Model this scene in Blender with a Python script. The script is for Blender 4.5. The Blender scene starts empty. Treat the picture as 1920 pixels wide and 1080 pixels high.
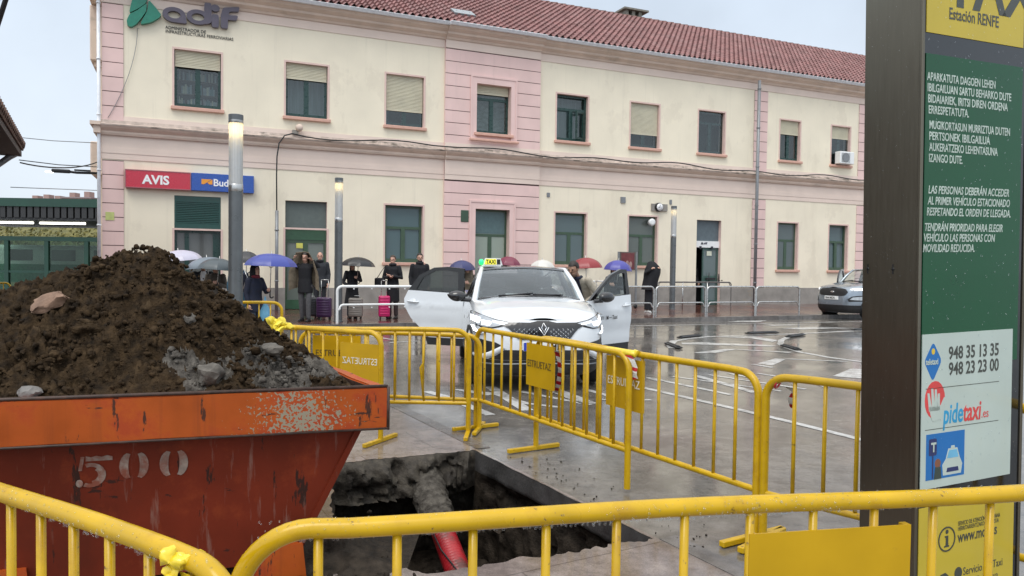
import bpy, bmesh, math, random
from mathutils import Vector, Matrix, noise as mnoise
from mathutils.bvhtree import BVHTree
from math import radians as R_, sin, cos, pi, atan, atan2, sqrt
random.seed(7)
sc = bpy.context.scene
col = sc.collection
V = Vector
# ------------------------------------------------------------------ camera
FPX, HCAM, ROLL = 1400.0, 1.6, 0.0134
PITCH = atan((540 - 497) / FPX)
fw = V((0, cos(PITCH), -sin(PITCH)))
r0 = V((1, 0, 0)); u0 = V((0, sin(PITCH), cos(PITCH)))
RT = r0 * cos(ROLL) + u0 * sin(ROLL)
UP = -r0 * sin(ROLL) + u0 * cos(ROLL)
CAM = V((0, 0, HCAM))
cd = bpy.data.cameras.new('camera'); cam = bpy.data.objects.new('camera', cd); col.objects.link(cam)
mw = Matrix.Identity(4)
for i in range(3):
    mw[i][0] = RT[i]; mw[i][1] = UP[i]; mw[i][2] = -fw[i]; mw[i][3] = CAM[i]
cam.matrix_world = mw
cd.sensor_width = 36; cd.lens = FPX / 1920 * 36; cd.clip_start = 0.05; cd.clip_end = 2000
sc.camera = cam
# ------------------------------------------------------------------ sky and sun
SUN_EL, SUN_AZ = R_(60), R_(200)      # soft light through the cloud from behind the camera
wd = bpy.data.worlds.new('World'); sc.world = wd; wd.use_nodes = True
wn, wl = wd.node_tree.nodes, wd.node_tree.links
for n_ in list(wn): wn.remove(n_)
wo = wn.new('ShaderNodeOutputWorld'); bg = wn.new('ShaderNodeBackground'); sky = wn.new('ShaderNodeTexSky')
sky.sky_type = 'NISHITA'; sky.sun_disc = False; sky.sun_elevation = SUN_EL; sky.sun_rotation = SUN_AZ
sky.air_density = 1.5; sky.dust_density = 4.0
hs = wn.new('ShaderNodeHueSaturation'); hs.inputs['Saturation'].default_value = 0.35; hs.inputs['Value'].default_value = 0.9
tc = wn.new('ShaderNodeTexCoord'); sep = wn.new('ShaderNodeSeparateXYZ')
ramp = wn.new('ShaderNodeValToRGB')     # overcast dome: pale grey blue low down, brighter overhead
ramp.color_ramp.elements[0].position = 0.0; ramp.color_ramp.elements[0].color = (.67, .735, .80, 1)
ramp.color_ramp.elements[1].position = 1.0; ramp.color_ramp.elements[1].color = (1, 1, 1, 1)
e_ = ramp.color_ramp.elements.new(0.33); e_.color = (.55, .635, .745, 1)
mulc = wn.new('ShaderNodeMix'); mulc.data_type = 'RGBA'; mulc.blend_type = 'MULTIPLY'; mulc.inputs[0].default_value = 1
mulc.inputs[7].default_value = (10.5, 10.5, 10.5, 1)
mixs = wn.new('ShaderNodeMix'); mixs.data_type = 'RGBA'; mixs.inputs[0].default_value = 0.85
nz = wn.new('ShaderNodeTexNoise'); nz.inputs['Scale'].default_value = 2.6; nz.inputs['Detail'].default_value = 6
mr = wn.new('ShaderNodeMapRange'); mr.inputs['From Min'].default_value = .3; mr.inputs['From Max'].default_value = .7
mr.inputs['To Min'].default_value = .86; mr.inputs['To Max'].default_value = 1.12
glow = wn.new('ShaderNodeVectorMath'); glow.operation = 'DOT_PRODUCT'
SUND = V((sin(SUN_AZ) * cos(SUN_EL), cos(SUN_AZ) * cos(SUN_EL), sin(SUN_EL)))
glow.inputs[1].default_value = SUND
gm = wn.new('ShaderNodeMapRange'); gm.inputs['From Min'].default_value = -.3; gm.inputs['From Max'].default_value = 1
gm.inputs['To Min'].default_value = 1.0; gm.inputs['To Max'].default_value = 1.55
mm = wn.new('ShaderNodeMath'); mm.operation = 'MULTIPLY'
mm2 = wn.new('ShaderNodeVectorMath'); mm2.operation = 'SCALE'
wl.new(sky.outputs[0], hs.inputs['Color']); wl.new(tc.outputs['Generated'], sep.inputs[0])
wl.new(sep.outputs['Z'], ramp.inputs[0]); wl.new(ramp.outputs[0], mulc.inputs[6])
wl.new(hs.outputs[0], mixs.inputs[6]); wl.new(mulc.outputs[2], mixs.inputs[7])
wl.new(tc.outputs['Generated'], nz.inputs['Vector']); wl.new(nz.outputs[0], mr.inputs[0])
wl.new(tc.outputs['Generated'], glow.inputs[0]); wl.new(glow.outputs['Value'], gm.inputs[0])
wl.new(mr.outputs[0], mm.inputs[0]); wl.new(gm.outputs[0], mm.inputs[1])
wl.new(mixs.outputs[2], mm2.inputs[0]); wl.new(mm.outputs[0], mm2.inputs['Scale'])
wl.new(mm2.outputs[0], bg.inputs['Color']); bg.inputs['Strength'].default_value = 0.1
wl.new(bg.outputs[0], wo.inputs[0])
sl = bpy.data.lights.new('sun', 'SUN'); sl.energy = 1.2; sl.angle = R_(30); sl.color = (1, .97, .92)
so = bpy.data.objects.new('sun', sl); col.objects.link(so)
so.rotation_euler = SUND.to_track_quat('Z', 'Y').to_euler()
sc.view_settings.view_transform = 'Standard'; sc.view_settings.look = 'None'
sc.view_settings.exposure = 0.32; sc.view_settings.gamma = 1
try: sc.view_settings.use_curve_mapping = False
except Exception: pass

# ------------------------------------------------------------------ helpers
def ray(x, y): return fw + RT * ((x - 960) / FPX) + UP * ((540 - y) / FPX)
def G(x, y, z=0.0):                      # point on a level surface seen at a pixel of the survey photo
    d = ray(x, y); return CAM + d * ((z - HCAM) / d.z)
TH = R_(23.6)
FU = V((cos(TH), sin(TH), 0)); FN = V((-sin(TH), cos(TH), 0))   # along the facade, into the building
C0 = V((-11.617, 21.176, 0))
def F(x, y, off=0.0):                    # facade coordinates (s, z)
    d = ray(x, y); p0 = C0 + FN * off
    q = CAM + d * ((p0 - CAM).dot(FN) / d.dot(FN)) - p0
    return q.dot(FU), q.z
def W(s, n, z=0): return C0 + FU * s + FN * n + V((0, 0, z))

def tag(o, label=None, cat=None, group=None, kind=None):
    if label: o['label'] = label
    if cat: o['category'] = cat
    if group: o['group'] = group
    if kind: o['kind'] = kind
    return o
def empty(name, loc=(0, 0, 0), rz=0.0, label=None, cat=None, group=None, parent=None):
    o = bpy.data.objects.new(name, None); col.objects.link(o); o.location = loc; o.rotation_euler = (0, 0, rz)
    o.empty_display_size = .2
    if parent: o.parent = parent
    return tag(o, label, cat, group)
def build(name, bm, mats, parent=None, smooth=None, loc=None, rz=None):
    me = bpy.data.meshes.new(name); bm.to_mesh(me); bm.free()
    if not isinstance(mats, (list, tuple)): mats = [mats]
    for m in mats: me.materials.append(m)
    if smooth is not None:
        for p in me.polygons: p.use_smooth = True
        if smooth < 180: me.set_sharp_from_angle(angle=R_(smooth))
    o = bpy.data.objects.new(name, me); col.objects.link(o)
    if parent: o.parent = parent
    if loc is not None: o.location = loc
    if rz is not None: o.rotation_euler = (0, 0, rz)
    return o
def copy_tree(o, parent=None):
    c = o.copy(); col.objects.link(c)
    if parent: c.parent = parent
    for ch in list(o.children): copy_tree(ch, c)
    return c
B = bmesh.new
def join(bm, other, M=None, mi=None):
    vs = [bm.verts.new(M @ v.co if M else v.co) for v in other.verts]
    other.verts.index_update()
    for f in other.faces:
        try:
            g = bm.faces.new([vs[v.index] for v in f.verts]); g.material_index = f.material_index if mi is None else mi
            g.smooth = f.smooth
        except ValueError: pass
    other.free()
def box(bm, a, b, mi=0, bev=0.0, M=None, seg=1):
    t = B(); bmesh.ops.create_cube(t, size=1)
    a, b = V(a), V(b); c = (a + b) / 2; s = b - a
    for v in t.verts: v.co = V((v.co.x * s.x, v.co.y * s.y, v.co.z * s.z)) + c
    if bev: bmesh.ops.bevel(t, geom=t.edges[:], offset=bev, segments=seg, affect='EDGES', profile=.6)
    join(bm, t, M, mi)
def prism(bm, poly, d0, d1, axes='xz', mi=0, M=None):
    """polygon in two axes, pushed along the third from d0 to d1"""
    def pt(p, d):
        if axes == 'xz': return V((p[0], d, p[1]))
        if axes == 'yz': return V((d, p[0], p[1]))
        return V((p[0], p[1], d))
    t = B()
    a = [t.verts.new(pt(p, d0)) for p in poly]; b = [t.verts.new(pt(p, d1)) for p in poly]
    n = len(poly)
    t.faces.new(a); t.faces.new(b[::-1])
    for i in range(n): t.faces.new((a[i], b[i], b[(i + 1) % n], a[(i + 1) % n]))
    bmesh.ops.recalc_face_normals(t, faces=t.faces[:])
    join(bm, t, M, mi)
def tube(bm, pts, r, n=10, mi=0, cap=True, closed=False):
    pts = [V(p) for p in pts]; m = len(pts)
    rs = r if isinstance(r, (list, tuple)) else [r] * m
    tans = []
    for i in range(m):
        a = pts[i - 1] if (i > 0 or closed) else pts[i]; b = pts[(i + 1) % m] if (i < m - 1 or closed) else pts[i]
        tans.append((b - a).normalized())
    ref = V((0, 0, 1)) if abs(tans[0].z) < .9 else V((1, 0, 0))
    x = tans[0].cross(ref).normalized(); rings = []
    for i in range(m):
        t = tans[i]; x = (x - t * x.dot(t)).normalized(); y = t.cross(x)
        rings.append([bm.verts.new(pts[i] + (x * cos(2 * pi * k / n) + y * sin(2 * pi * k / n)) * rs[i]) for k in range(n)])
    for i in range(m if closed else m - 1):
        a, b = rings[i], rings[(i + 1) % m]
        for k in range(n):
            f = bm.faces.new((a[k], a[(k + 1) % n], b[(k + 1) % n], b[k])); f.material_index = mi; f.smooth = True
    if cap and not closed:
        for rg, rev in ((rings[0], True), (rings[-1], False)):
            f = bm.faces.new(rg[::-1] if rev else rg); f.material_index = mi
def lathe(bm, prof, c=(0, 0, 0), n=24, mi=0, axis='z'):
    c = V(c); rings = []
    def pt(r, h, a):
        if axis == 'z': return c + V((r * cos(a), r * sin(a), h))
        if axis == 'x': return c + V((h, r * cos(a), r * sin(a)))
        return c + V((r * cos(a), h, r * sin(a)))
    for r, h in prof: rings.append([bm.verts.new(pt(max(r, 1e-4), h, 2 * pi * k / n)) for k in range(n)])
    for a, b in zip(rings, rings[1:]):
        for k in range(n):
            f = bm.faces.new((a[k], a[(k + 1) % n], b[(k + 1) % n], b[k])); f.material_index = mi; f.smooth = True
    for rg in (rings[0], rings[-1]):
        try: f = bm.faces.new(rg); f.material_index = mi
        except ValueError: pass
def ellipsoid(bm, c, r, u=14, v=9, M=None, mi=0):
    t = B(); bmesh.ops.create_uvsphere(t, u_segments=u, v_segments=v, radius=1)
    for w in t.verts: w.co = V((w.co.x * r[0], w.co.y * r[1], w.co.z * r[2]))
    MM = Matrix.Translation(V(c)) @ (M if M else Matrix.Identity(4))
    for f in t.faces: f.smooth = True
    join(bm, t, MM, mi)
def fix(bm): bmesh.ops.recalc_face_normals(bm, faces=bm.faces[:]); return bm
def arc(c, r, a0, a1, n, ex, ez):
    c, ex, ez = V(c), V(ex), V(ez)
    return [c + ex * (r * cos(a0 + (a1 - a0) * i / n)) + ez * (r * sin(a0 + (a1 - a0) * i / n)) for i in range(n + 1)]
def text(name, s, size, org, ex, ez, mat, parent=None, ext=.002, sx=1.0, bold=0.0, align='LEFT', shear=0.0, line=1.0):
    cu = bpy.data.curves.new(name, 'FONT'); cu.body = s; cu.size = size; cu.extrude = ext; cu.offset = bold
    cu.align_x = align; cu.shear = shear; cu.space_line = line; cu.resolution_u = 3
    o = bpy.data.objects.new(name, cu); col.objects.link(o)
    dg = bpy.context.evaluated_depsgraph_get()
    me = bpy.data.meshes.new_from_object(o.evaluated_get(dg)); bpy.data.objects.remove(o); bpy.data.curves.remove(cu)
    ex, ez = V(ex).normalized(), V(ez).normalized(); nn = ex.cross(ez)
    M = Matrix.Identity(4)
    for i in range(3): M[i][0] = ex[i] * sx; M[i][1] = ez[i]; M[i][2] = nn[i]; M[i][3] = org[i]
    me.transform(M); me.materials.clear(); me.materials.append(mat); me.name = name
    q = bpy.data.objects.new(name, me); col.objects.link(q)
    if parent: q.parent = parent
    return q
def remesh(name, bm, voxel, mat, parent, smooth_it=3, fac=.5):
    fix(bm); me = bpy.data.meshes.new('tmp'); bm.to_mesh(me); bm.free()
    o = bpy.data.objects.new('tmp', me); col.objects.link(o)
    md = o.modifiers.new('r', 'REMESH'); md.mode = 'VOXEL'; md.voxel_size = voxel
    if smooth_it:
        s = o.modifiers.new('s', 'SMOOTH'); s.iterations = smooth_it; s.factor = fac
    dg = bpy.context.evaluated_depsgraph_get()
    m2 = bpy.data.meshes.new_from_object(o.evaluated_get(dg)); bpy.data.objects.remove(o); bpy.data.meshes.remove(me)
    m2.name = name; m2.materials.clear(); m2.materials.append(mat)
    for p in m2.polygons: p.use_smooth = True
    q = bpy.data.objects.new(name, m2); col.objects.link(q); q.parent = parent
    return q

# ------------------------------------------------------------------ materials
MATS = {}
def mat(name, c, rough=.5, metal=0.0, var=.12, ns=8.0, bump=0.0, bs=60.0, coat=0.0, emis=None, rvar=.08, c2=None, spec=.5,
        stretch=None, ior=1.45):
    m = bpy.data.materials.new(name); m.use_nodes = True; nt = m.node_tree; N, L = nt.nodes, nt.links
    p = N['Principled BSDF']
    p.inputs['Metallic'].default_value = metal; p.inputs['Specular IOR Level'].default_value = spec
    p.inputs['Coat Weight'].default_value = coat; p.inputs['Coat Roughness'].default_value = .06
    tcn = N.new('ShaderNodeTexCoord'); src = tcn.outputs['Object']
    if stretch:
        mp = N.new('ShaderNodeMapping'); mp.inputs['Scale'].default_value = stretch; L.new(src, mp.inputs[0]); src = mp.outputs[0]
    n1 = N.new('ShaderNodeTexNoise'); n1.inputs['Scale'].default_value = ns; n1.inputs['Detail'].default_value = 5
    L.new(src, n1.inputs['Vector'])
    rp = N.new('ShaderNodeValToRGB'); rp.color_ramp.elements[0].position = .3; rp.color_ramp.elements[1].position = .7
    if c2 is None:
        rp.color_ramp.elements[0].color = tuple(max(0, k * (1 - var)) for k in c) + (1,)
        rp.color_ramp.elements[1].color = tuple(min(1, k * (1 + var)) for k in c) + (1,)
    else:
        rp.color_ramp.elements[0].color = tuple(c) + (1,); rp.color_ramp.elements[1].color = tuple(c2) + (1,)
    L.new(n1.outputs[0], rp.inputs[0]); L.new(rp.outputs[0], p.inputs['Base Color'])
    rr = N.new('ShaderNodeMapRange'); rr.inputs['To Min'].default_value = max(.02, rough - rvar); rr.inputs['To Max'].default_value = min(1, rough + rvar)
    rr.inputs['From Min'].default_value = .3; rr.inputs['From Max'].default_value = .7
    L.new(n1.outputs[0], rr.inputs[0]); L.new(rr.outputs[0], p.inputs['Roughness'])
    if bump:
        n2 = N.new('ShaderNodeTexNoise'); n2.inputs['Scale'].default_value = bs; n2.inputs['Detail'].default_value = 6
        L.new(src, n2.inputs['Vector'])
        b = N.new('ShaderNodeBump'); b.inputs['Strength'].default_value = bump; b.inputs['Distance'].default_value = .01
        L.new(n2.outputs[0], b.inputs['Height']); L.new(b.outputs[0], p.inputs['Normal'])
    if emis:
        p.inputs['Emission Color'].default_value = tuple(emis[:3]) + (1,); p.inputs['Emission Strength'].default_value = emis[3]
    MATS[name] = m
    return m
def dirt(m, colr, lo=.55, hi=.72, scale=(3, 3, .6), amount=.8, detail=8, ns=1.0):
    """stains of their own shape laid over the base colour"""
    nt = m.node_tree; N, L = nt.nodes, nt.links; p = N['Principled BSDF']
    old = p.inputs['Base Color'].links[0].from_socket
    tcn = N.new('ShaderNodeTexCoord'); mp = N.new('ShaderNodeMapping'); mp.inputs['Scale'].default_value = scale
    L.new(tcn.outputs['Object'], mp.inputs[0])
    n = N.new('ShaderNodeTexNoise'); n.inputs['Scale'].default_value = ns; n.inputs['Detail'].default_value = detail; n.inputs['Roughness'].default_value = .65
    L.new(mp.outputs[0], n.inputs['Vector'])
    rg = N.new('ShaderNodeMapRange'); rg.inputs['From Min'].default_value = lo; rg.inputs['From Max'].default_value = hi
    rg.inputs['To Max'].default_value = amount
    L.new(n.outputs[0], rg.inputs[0])
    mx = N.new('ShaderNodeMix'); mx.data_type = 'RGBA'; L.new(rg.outputs[0], mx.inputs[0]); L.new(old, mx.inputs[6])
    mx.inputs[7].default_value = tuple(colr) + (1,); L.new(mx.outputs[2], p.inputs['Base Color'])
    return m
def glass(name, tint=(.8, .85, .85), refl=.9, rough=.02, opac=0.0, oc=(.5, .55, .55)):
    m = bpy.data.materials.new(name); m.use_nodes = True; N, L = m.node_tree.nodes, m.node_tree.links
    N.remove(N['Principled BSDF']); out = N['Material Output']
    t = N.new('ShaderNodeBsdfTransparent'); t.inputs[0].default_value = tuple(tint) + (1,)
    g = N.new('ShaderNodeBsdfGlossy'); g.inputs['Roughness'].default_value = rough; g.inputs[0].default_value = (refl, refl, refl, 1)
    d = N.new('ShaderNodeBsdfDiffuse'); d.inputs[0].default_value = tuple(oc) + (1,)
    a = N.new('ShaderNodeMixShader'); a.inputs[0].default_value = opac
    lw = N.new('ShaderNodeLayerWeight'); lw.inputs[0].default_value = .5
    pw_ = N.new('ShaderNodeMath'); pw_.operation = 'POWER'; pw_.inputs[1].default_value = 4.0; L.new(lw.outputs['Facing'], pw_.inputs[0])
    fr = N.new('ShaderNodeMath'); fr.operation = 'MULTIPLY_ADD'; fr.inputs[1].default_value = .9; fr.inputs[2].default_value = .055; L.new(pw_.outputs[0], fr.inputs[0])
    x = N.new('ShaderNodeMixShader')
    L.new(t.outputs[0], a.inputs[1]); L.new(d.outputs[0], a.inputs[2]); L.new(fr.outputs[0], x.inputs[0])
    L.new(a.outputs[0], x.inputs[1]); L.new(g.outputs[0], x.inputs[2]); L.new(x.outputs[0], out.inputs[0])
    return m

cream = mat('cream_plaster', (.83, .755, .60), .85, var=.05, ns=.9, bump=.2, bs=40, spec=.2)
dirt(cream, (.52, .45, .34), .58, .80, (.5, .5, .12), .5); dirt(cream, (.45, .40, .32), .56, .74, (5, 5, .22), .22); dirt(cream, (.60, .53, .42), .56, .60, (.7, .7, .5), .22)
pink = mat('pink_plaster', (.75, .545, .51), .85, var=.06, ns=1.2, bump=.15, bs=45, spec=.2)
dirt(pink, (.5, .40, .36), .60, .82, (.6, .6, .15), .4); dirt(pink, (.42, .33, .3), .56, .74, (5, 5, .22), .22)
stone = mat('cornice_stone', (.68, .545, .45), .8, var=.10, ns=2, bump=.2, bs=30)
dirt(stone, (.30, .25, .19), .60, .74, (1.0, 1.6, 2.6), .6)
ledge = mat('weathered_ledge', (.50, .41, .35), .85, var=.3, ns=5, bump=.4, bs=25)
dirt(ledge, (.13, .11, .085), .52, .64, (2.5, 2.5, 5), .85)
wains = mat('wainscot_cement', (.27, .25, .225), .75, var=.2, ns=2.5, bump=.3, bs=25)
dirt(wains, (.34, .24, .12), .62, .72, (.8, .8, 1.4), .7)
groove = mat('dark_joint', (.09, .055, .05), .9)  # dark brown backing seen in the gaps between blocks
surround = mat('pink_surround', (.70, .515, .455), .75, var=.05)
friezem = mat('frieze_plaster', (.75, .615, .53), .8, var=.05, ns=1.5)
sillm = mat('sill_terracotta', (.62, .37, .29), .7, var=.08)
green = mat('dark_green_paint', (.012, .045, .038), .3, var=.1)
olive = mat('olive_green_frame', (.045, .085, .05), .4, var=.12)
pane_up = glass('upstairs_glass', (.74, .80, .80), .95, .01)
pane_dn = glass('frosted_glass', (.5, .55, .55), .8, .08, .78, (.115, .165, .17))
pane_pale = glass('pale_frosted_glass', (.5, .55, .5), .8, .08, .9, (.30, .36, .30))  # pale greenish frosted panes for the bay opening
shutterm = mat('roller_shutter_pvc', (.62, .58, .44), .55, var=.06, ns=3)
dirt(shutterm, (.4, .37, .28), .6, .8, (1, 1, .4), .4)
inside = mat('dark_room', (.04, .048, .052), .9)
curtain = mat('grey_curtain', (.34, .38, .37), .9, var=.2, ns=3, stretch=(8, 8, .3))
grey_panel = mat('grey_green_panel', (.11, .135, .125), .55, var=.1)
tile = mat('clay_roof_tile', (.25, .125, .118), .7, var=.28, ns=2.2, bump=.2, bs=30)
dirt(tile, (.36, .24, .225), .5, .75, (1.3, 1.3, 1.3), .55)
dirt(tile, (.13, .055, .045), .52, .66, (4.2, 3, 3), .55, detail=2)
zinc = mat('zinc_gutter', (.72, .74, .77), .45, .0, var=.1)
pipe_m = mat('grey_downpipe', (.22, .23, .24), .4, .2, var=.12)
black = mat('black_rubber', (.012, .012, .013), .45, var=.2)
blackgloss = mat('gloss_black_trim', (.008, .008, .009), .12, var=.1, coat=.5)
white = mat('white_paint', (.78, .79, .78), .35, var=.04)
conc_col = mat('grey_lamp_paint', (.115, .125, .13), .32, .3, var=.15, ns=5)
galv = mat('galvanised_steel', (.48, .48, .47), .3, .85, var=.15, ns=12)
steel = mat('brushed_steel', (.165, .15, .115), .30, .9, var=.05, ns=3, stretch=(30, 30, 2), rvar=.02)
dirt(steel, (.10, .07, .045), .42, .80, (.8, .8, .9), .6, detail=2)  # brown tint and soft patches stand in for reflected surroundings
yellow = mat('yellow_fence_paint', (.53, .325, .005), .30, var=.14, ns=7, coat=.12, rvar=.12, spec=.35)
dirt(yellow, (.38, .20, .01), .55, .70, (4, 4, 4), .7, ns=1.5); dirt(yellow, (.09, .05, .018), .655, .69, (9, 9, 9), .9, ns=1.6); dirt(yellow, (.10, .07, .045), .64, .68, (40, 40, 40), .8, ns=1.2)
yellow_pl = mat('yellow_plate_paint', (.50, .295, .005), .35, var=.10, ns=4, coat=.1, spec=.3)
dirt(yellow_pl, (.25, .15, .03), .66, .74, (5, 5, 5), .6)
drop = glass('water_drop', (.95, .97, .98), 1.0, .0)
stencil_dark = mat('dark_stencil', (.10, .07, .015), .6, var=.4, ns=30)
stencil_white = mat('white_stencil', (.75, .72, .6), .6, var=.2, ns=20)
skinm = [mat('skin_light', (.52, .30, .22), .5, var=.08), mat('skin_tan', (.36, .20, .13), .5, var=.08)]
def cloth(n, c, var=.25): return mat(n, c, .85, var=var, ns=14, bump=.25, bs=18)
# ------------------------------------------------------------------ ground, paving, pit
def wet(name, c, c2, rlo, rhi, joints=None, ns=1.2, bump=.25, spec=.5):
    m = bpy.data.materials.new(name); m.use_nodes = True; N, L = m.node_tree.nodes, m.node_tree.links
    p = N['Principled BSDF']; p.inputs['Specular IOR Level'].default_value = spec
    t = N.new('ShaderNodeTexCoord'); src = t.outputs['Object']
    n = N.new('ShaderNodeTexNoise'); n.inputs['Scale'].default_value = ns; n.inputs['Detail'].default_value = 9; n.inputs['Roughness'].default_value = .65
    L.new(src, n.inputs['Vector'])
    r = N.new('ShaderNodeValToRGB'); r.color_ramp.elements[0].position = .32; r.color_ramp.elements[1].position = .7
    r.color_ramp.elements[0].color = tuple(c) + (1,); r.color_ramp.elements[1].color = tuple(c2) + (1,)
    L.new(n.outputs[0], r.inputs[0]); cs = r.outputs[0]
    n3 = N.new('ShaderNodeTexNoise'); n3.inputs['Scale'].default_value = 160; n3.inputs['Detail'].default_value = 3
    L.new(src, n3.inputs['Vector'])
    g = N.new('ShaderNodeMix'); g.data_type = 'RGBA'; g.blend_type = 'OVERLAY'; g.inputs[0].default_value = .5
    L.new(cs, g.inputs[6]); L.new(n3.outputs[0], g.inputs[7]); cs = g.outputs[2]
    n5 = N.new('ShaderNodeTexNoise'); n5.inputs['Scale'].default_value = 6; n5.inputs['Detail'].default_value = 8; n5.inputs['Roughness'].default_value = .75; L.new(src, n5.inputs['Vector'])
    r5 = N.new('ShaderNodeMapRange'); r5.inputs['From Min'].default_value = .35; r5.inputs['From Max'].default_value = .65; r5.inputs['To Min'].default_value = .62; r5.inputs['To Max'].default_value = 1.2; L.new(n5.outputs[0], r5.inputs[0])
    k5 = N.new('ShaderNodeVectorMath'); k5.operation = 'SCALE'; L.new(cs, k5.inputs[0]); L.new(r5.outputs[0], k5.inputs['Scale']); cs = k5.outputs[0]
    hb = n3.outputs[0]
    if joints:
        mp = N.new('ShaderNodeMapping'); mp.inputs['Rotation'].default_value = (0, 0, joints[3]); L.new(src, mp.inputs[0])
        b = N.new('ShaderNodeTexBrick'); b.inputs['Scale'].default_value = 1; b.inputs['Brick Width'].default_value = joints[0]
        b.inputs['Row Height'].default_value = joints[1]; b.inputs['Mortar Size'].default_value = joints[2]; b.inputs['Mortar Smooth'].default_value = .2
        b.inputs['Color1'].default_value = (1, 1, 1, 1); b.inputs['Color2'].default_value = (.86, .82, .80, 1); b.inputs['Mortar'].default_value = (.55, .53, .52, 1)
        b.offset = joints[4]
        L.new(mp.outputs[0], b.inputs['Vector'])
        k = N.new('ShaderNodeMix'); k.data_type = 'RGBA'; k.blend_type = 'MULTIPLY'; k.inputs[0].default_value = 1
        L.new(cs, k.inputs[6]); L.new(b.outputs[0], k.inputs[7]); cs = k.outputs[2]
    L.new(cs, p.inputs['Base Color'])
    # puddles: a second, larger noise decides how much water stands on the surface
    n2 = N.new('ShaderNodeTexNoise'); n2.inputs['Scale'].default_value = .55; n2.inputs['Detail'].default_value = 6; n2.inputs['Roughness'].default_value = .6
    L.new(src, n2.inputs['Vector'])
    q = N.new('ShaderNodeMapRange'); q.inputs['From Min'].default_value = .40; q.inputs['From Max'].default_value = .62
    q.inputs['To Min'].default_value = rlo; q.inputs['To Max'].default_value = rhi
    L.new(n2.outputs[0], q.inputs[0]); q5 = N.new('ShaderNodeMath'); q5.operation = 'MULTIPLY_ADD'; q5.inputs[1].default_value = .16; L.new(n5.outputs[0], q5.inputs[0]); q6 = N.new('ShaderNodeMath'); q6.operation = 'SUBTRACT'; q6.inputs[1].default_value = .08; q6.use_clamp = True; L.new(q.outputs[0], q5.inputs[2]); L.new(q5.outputs[0], q6.inputs[0]); L.new(q6.outputs[0], p.inputs['Roughness'])
    bp = N.new('ShaderNodeBump'); bp.inputs['Distance'].default_value = .004
    bs = N.new('ShaderNodeMapRange'); bs.inputs['From Min'].default_value = .40; bs.inputs['From Max'].default_value = .62
    bs.inputs['To Min'].default_value = bump * .15; bs.inputs['To Max'].default_value = bump
    L.new(n2.outputs[0], bs.inputs[0]); L.new(bs.outputs[0], bp.inputs['Strength'])
    # rain-dimpled water film
    n4 = N.new('ShaderNodeTexNoise'); n4.inputs['Scale'].default_value = 22; n4.inputs['Detail'].default_value = 3; L.new(src, n4.inputs['Vector'])
    ad = N.new('ShaderNodeMath'); ad.operation = 'ADD'; L.new(hb, ad.inputs[0]); L.new(n4.outputs[0], ad.inputs[1])
    L.new(ad.outputs[0], bp.inputs['Height']); L.new(bp.outputs[0], p.inputs['Normal'])
    return m
m_road = wet('wet_concrete', (.105, .094, .082), (.20, .182, .16), .03, .22, bump=.22, spec=.75)
m_pave = wet('wet_paving', (.16, .135, .125), (.29, .25, .23), .04, .20, (1.3, .66, .006, R_(-29.5), .5), ns=2.2, bump=.2, spec=.7)
m_brick = wet('wet_red_pavers', (.10, .045, .036), (.19, .085, .065), .06, .25, (.22, .11, .008, -TH, .5), ns=1.5)
m_kerb = wet('wet_kerb', (.10, .09, .085), (.2, .19, .18), .1, .35, (1.0, 3.0, .01, -TH, 0))
m_line = wet('road_paint', (.50, .50, .48), (.72, .72, .70), .12, .4)
dirt(m_line, (.14, .13, .12), .46, .62, (6, 6, 6), .85)

def jag(a, b, n, amp, seed):
    a, b = V(a), V(b); d = (b - a); nrm = V((-d.y, d.x)).normalized(); out = []
    for i in range(n):
        t = i / n; q = a + d * t
        if i: q = q + nrm * (mnoise.noise(V((t * 9, seed, 0))) * amp + mnoise.noise(V((t * 31, seed, 3))) * amp * .5)
        out.append(q)
    return out
NF, NR, NN = 66, 126, 178
PIT = (jag((-1.45, 5.88), (-.30, 6.38), NF, .05, 1) + jag((-.30, 6.38), (.85, 4.34), NR - NF, .012, 2) +
       jag((.85, 4.34), (-.42, 3.80), NN - NR, .07, 3) + jag((-.42, 3.80), (-.66, 3.92), 10, .02, 4) +
       jag((-.66, 3.92), (-1.05, 4.45), 16, .012, 5) + jag((-1.05, 4.45), (-1.45, 5.88), 40, .04, 6))
def sheet_with_hole(name, outer, z, m):
    bm = B(); es = []
    for loop in (outer, PIT):
        vs = [bm.verts.new((p[0], p[1], z)) for p in loop]
        es += [bm.edges.new((vs[i], vs[(i + 1) % len(vs)])) for i in range(len(vs))]
    bmesh.ops.triangle_fill(bm, use_beauty=True, use_dissolve=False, edges=es)
    for f in bm.faces:
        f.normal_update()
        if f.normal.z < 0: f.normal_flip()
    o = build(name, bm, m); tag(o, kind='structure'); return o
sheet_with_hole('ground', [(-600, -300), (600, -300), (600, 900), (-600, 900)], 0, m_road)
ed = V((.49, -.872)); e0 = V((-.30, 6.38)); en = V((.872, .49)) * .03
pa = e0 - ed * 9.5 + en; pb = e0 + ed * 12 + en
sheet_with_hole('paving', [pa, pb, (-14, -6), (-14, 9.5), pa + V((-6, 1.5))], .004, m_pave)
# kerb slab that closes the paving along the pit edge and the road
for (a, b) in ((-9.5, -.03), (2.36, 12)):
    bm = B(); p = [e0 + ed * a + en * 1.05, e0 + ed * b + en * 1.05]; q = V((.872, .49)) * .13
    prism(bm, [p[0], p[1], p[1] + q, p[0] + q], -.05, .007, 'xy'); fix(bm)
    tag(build('kerb_strip', bm, m_kerb), kind='structure')

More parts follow.
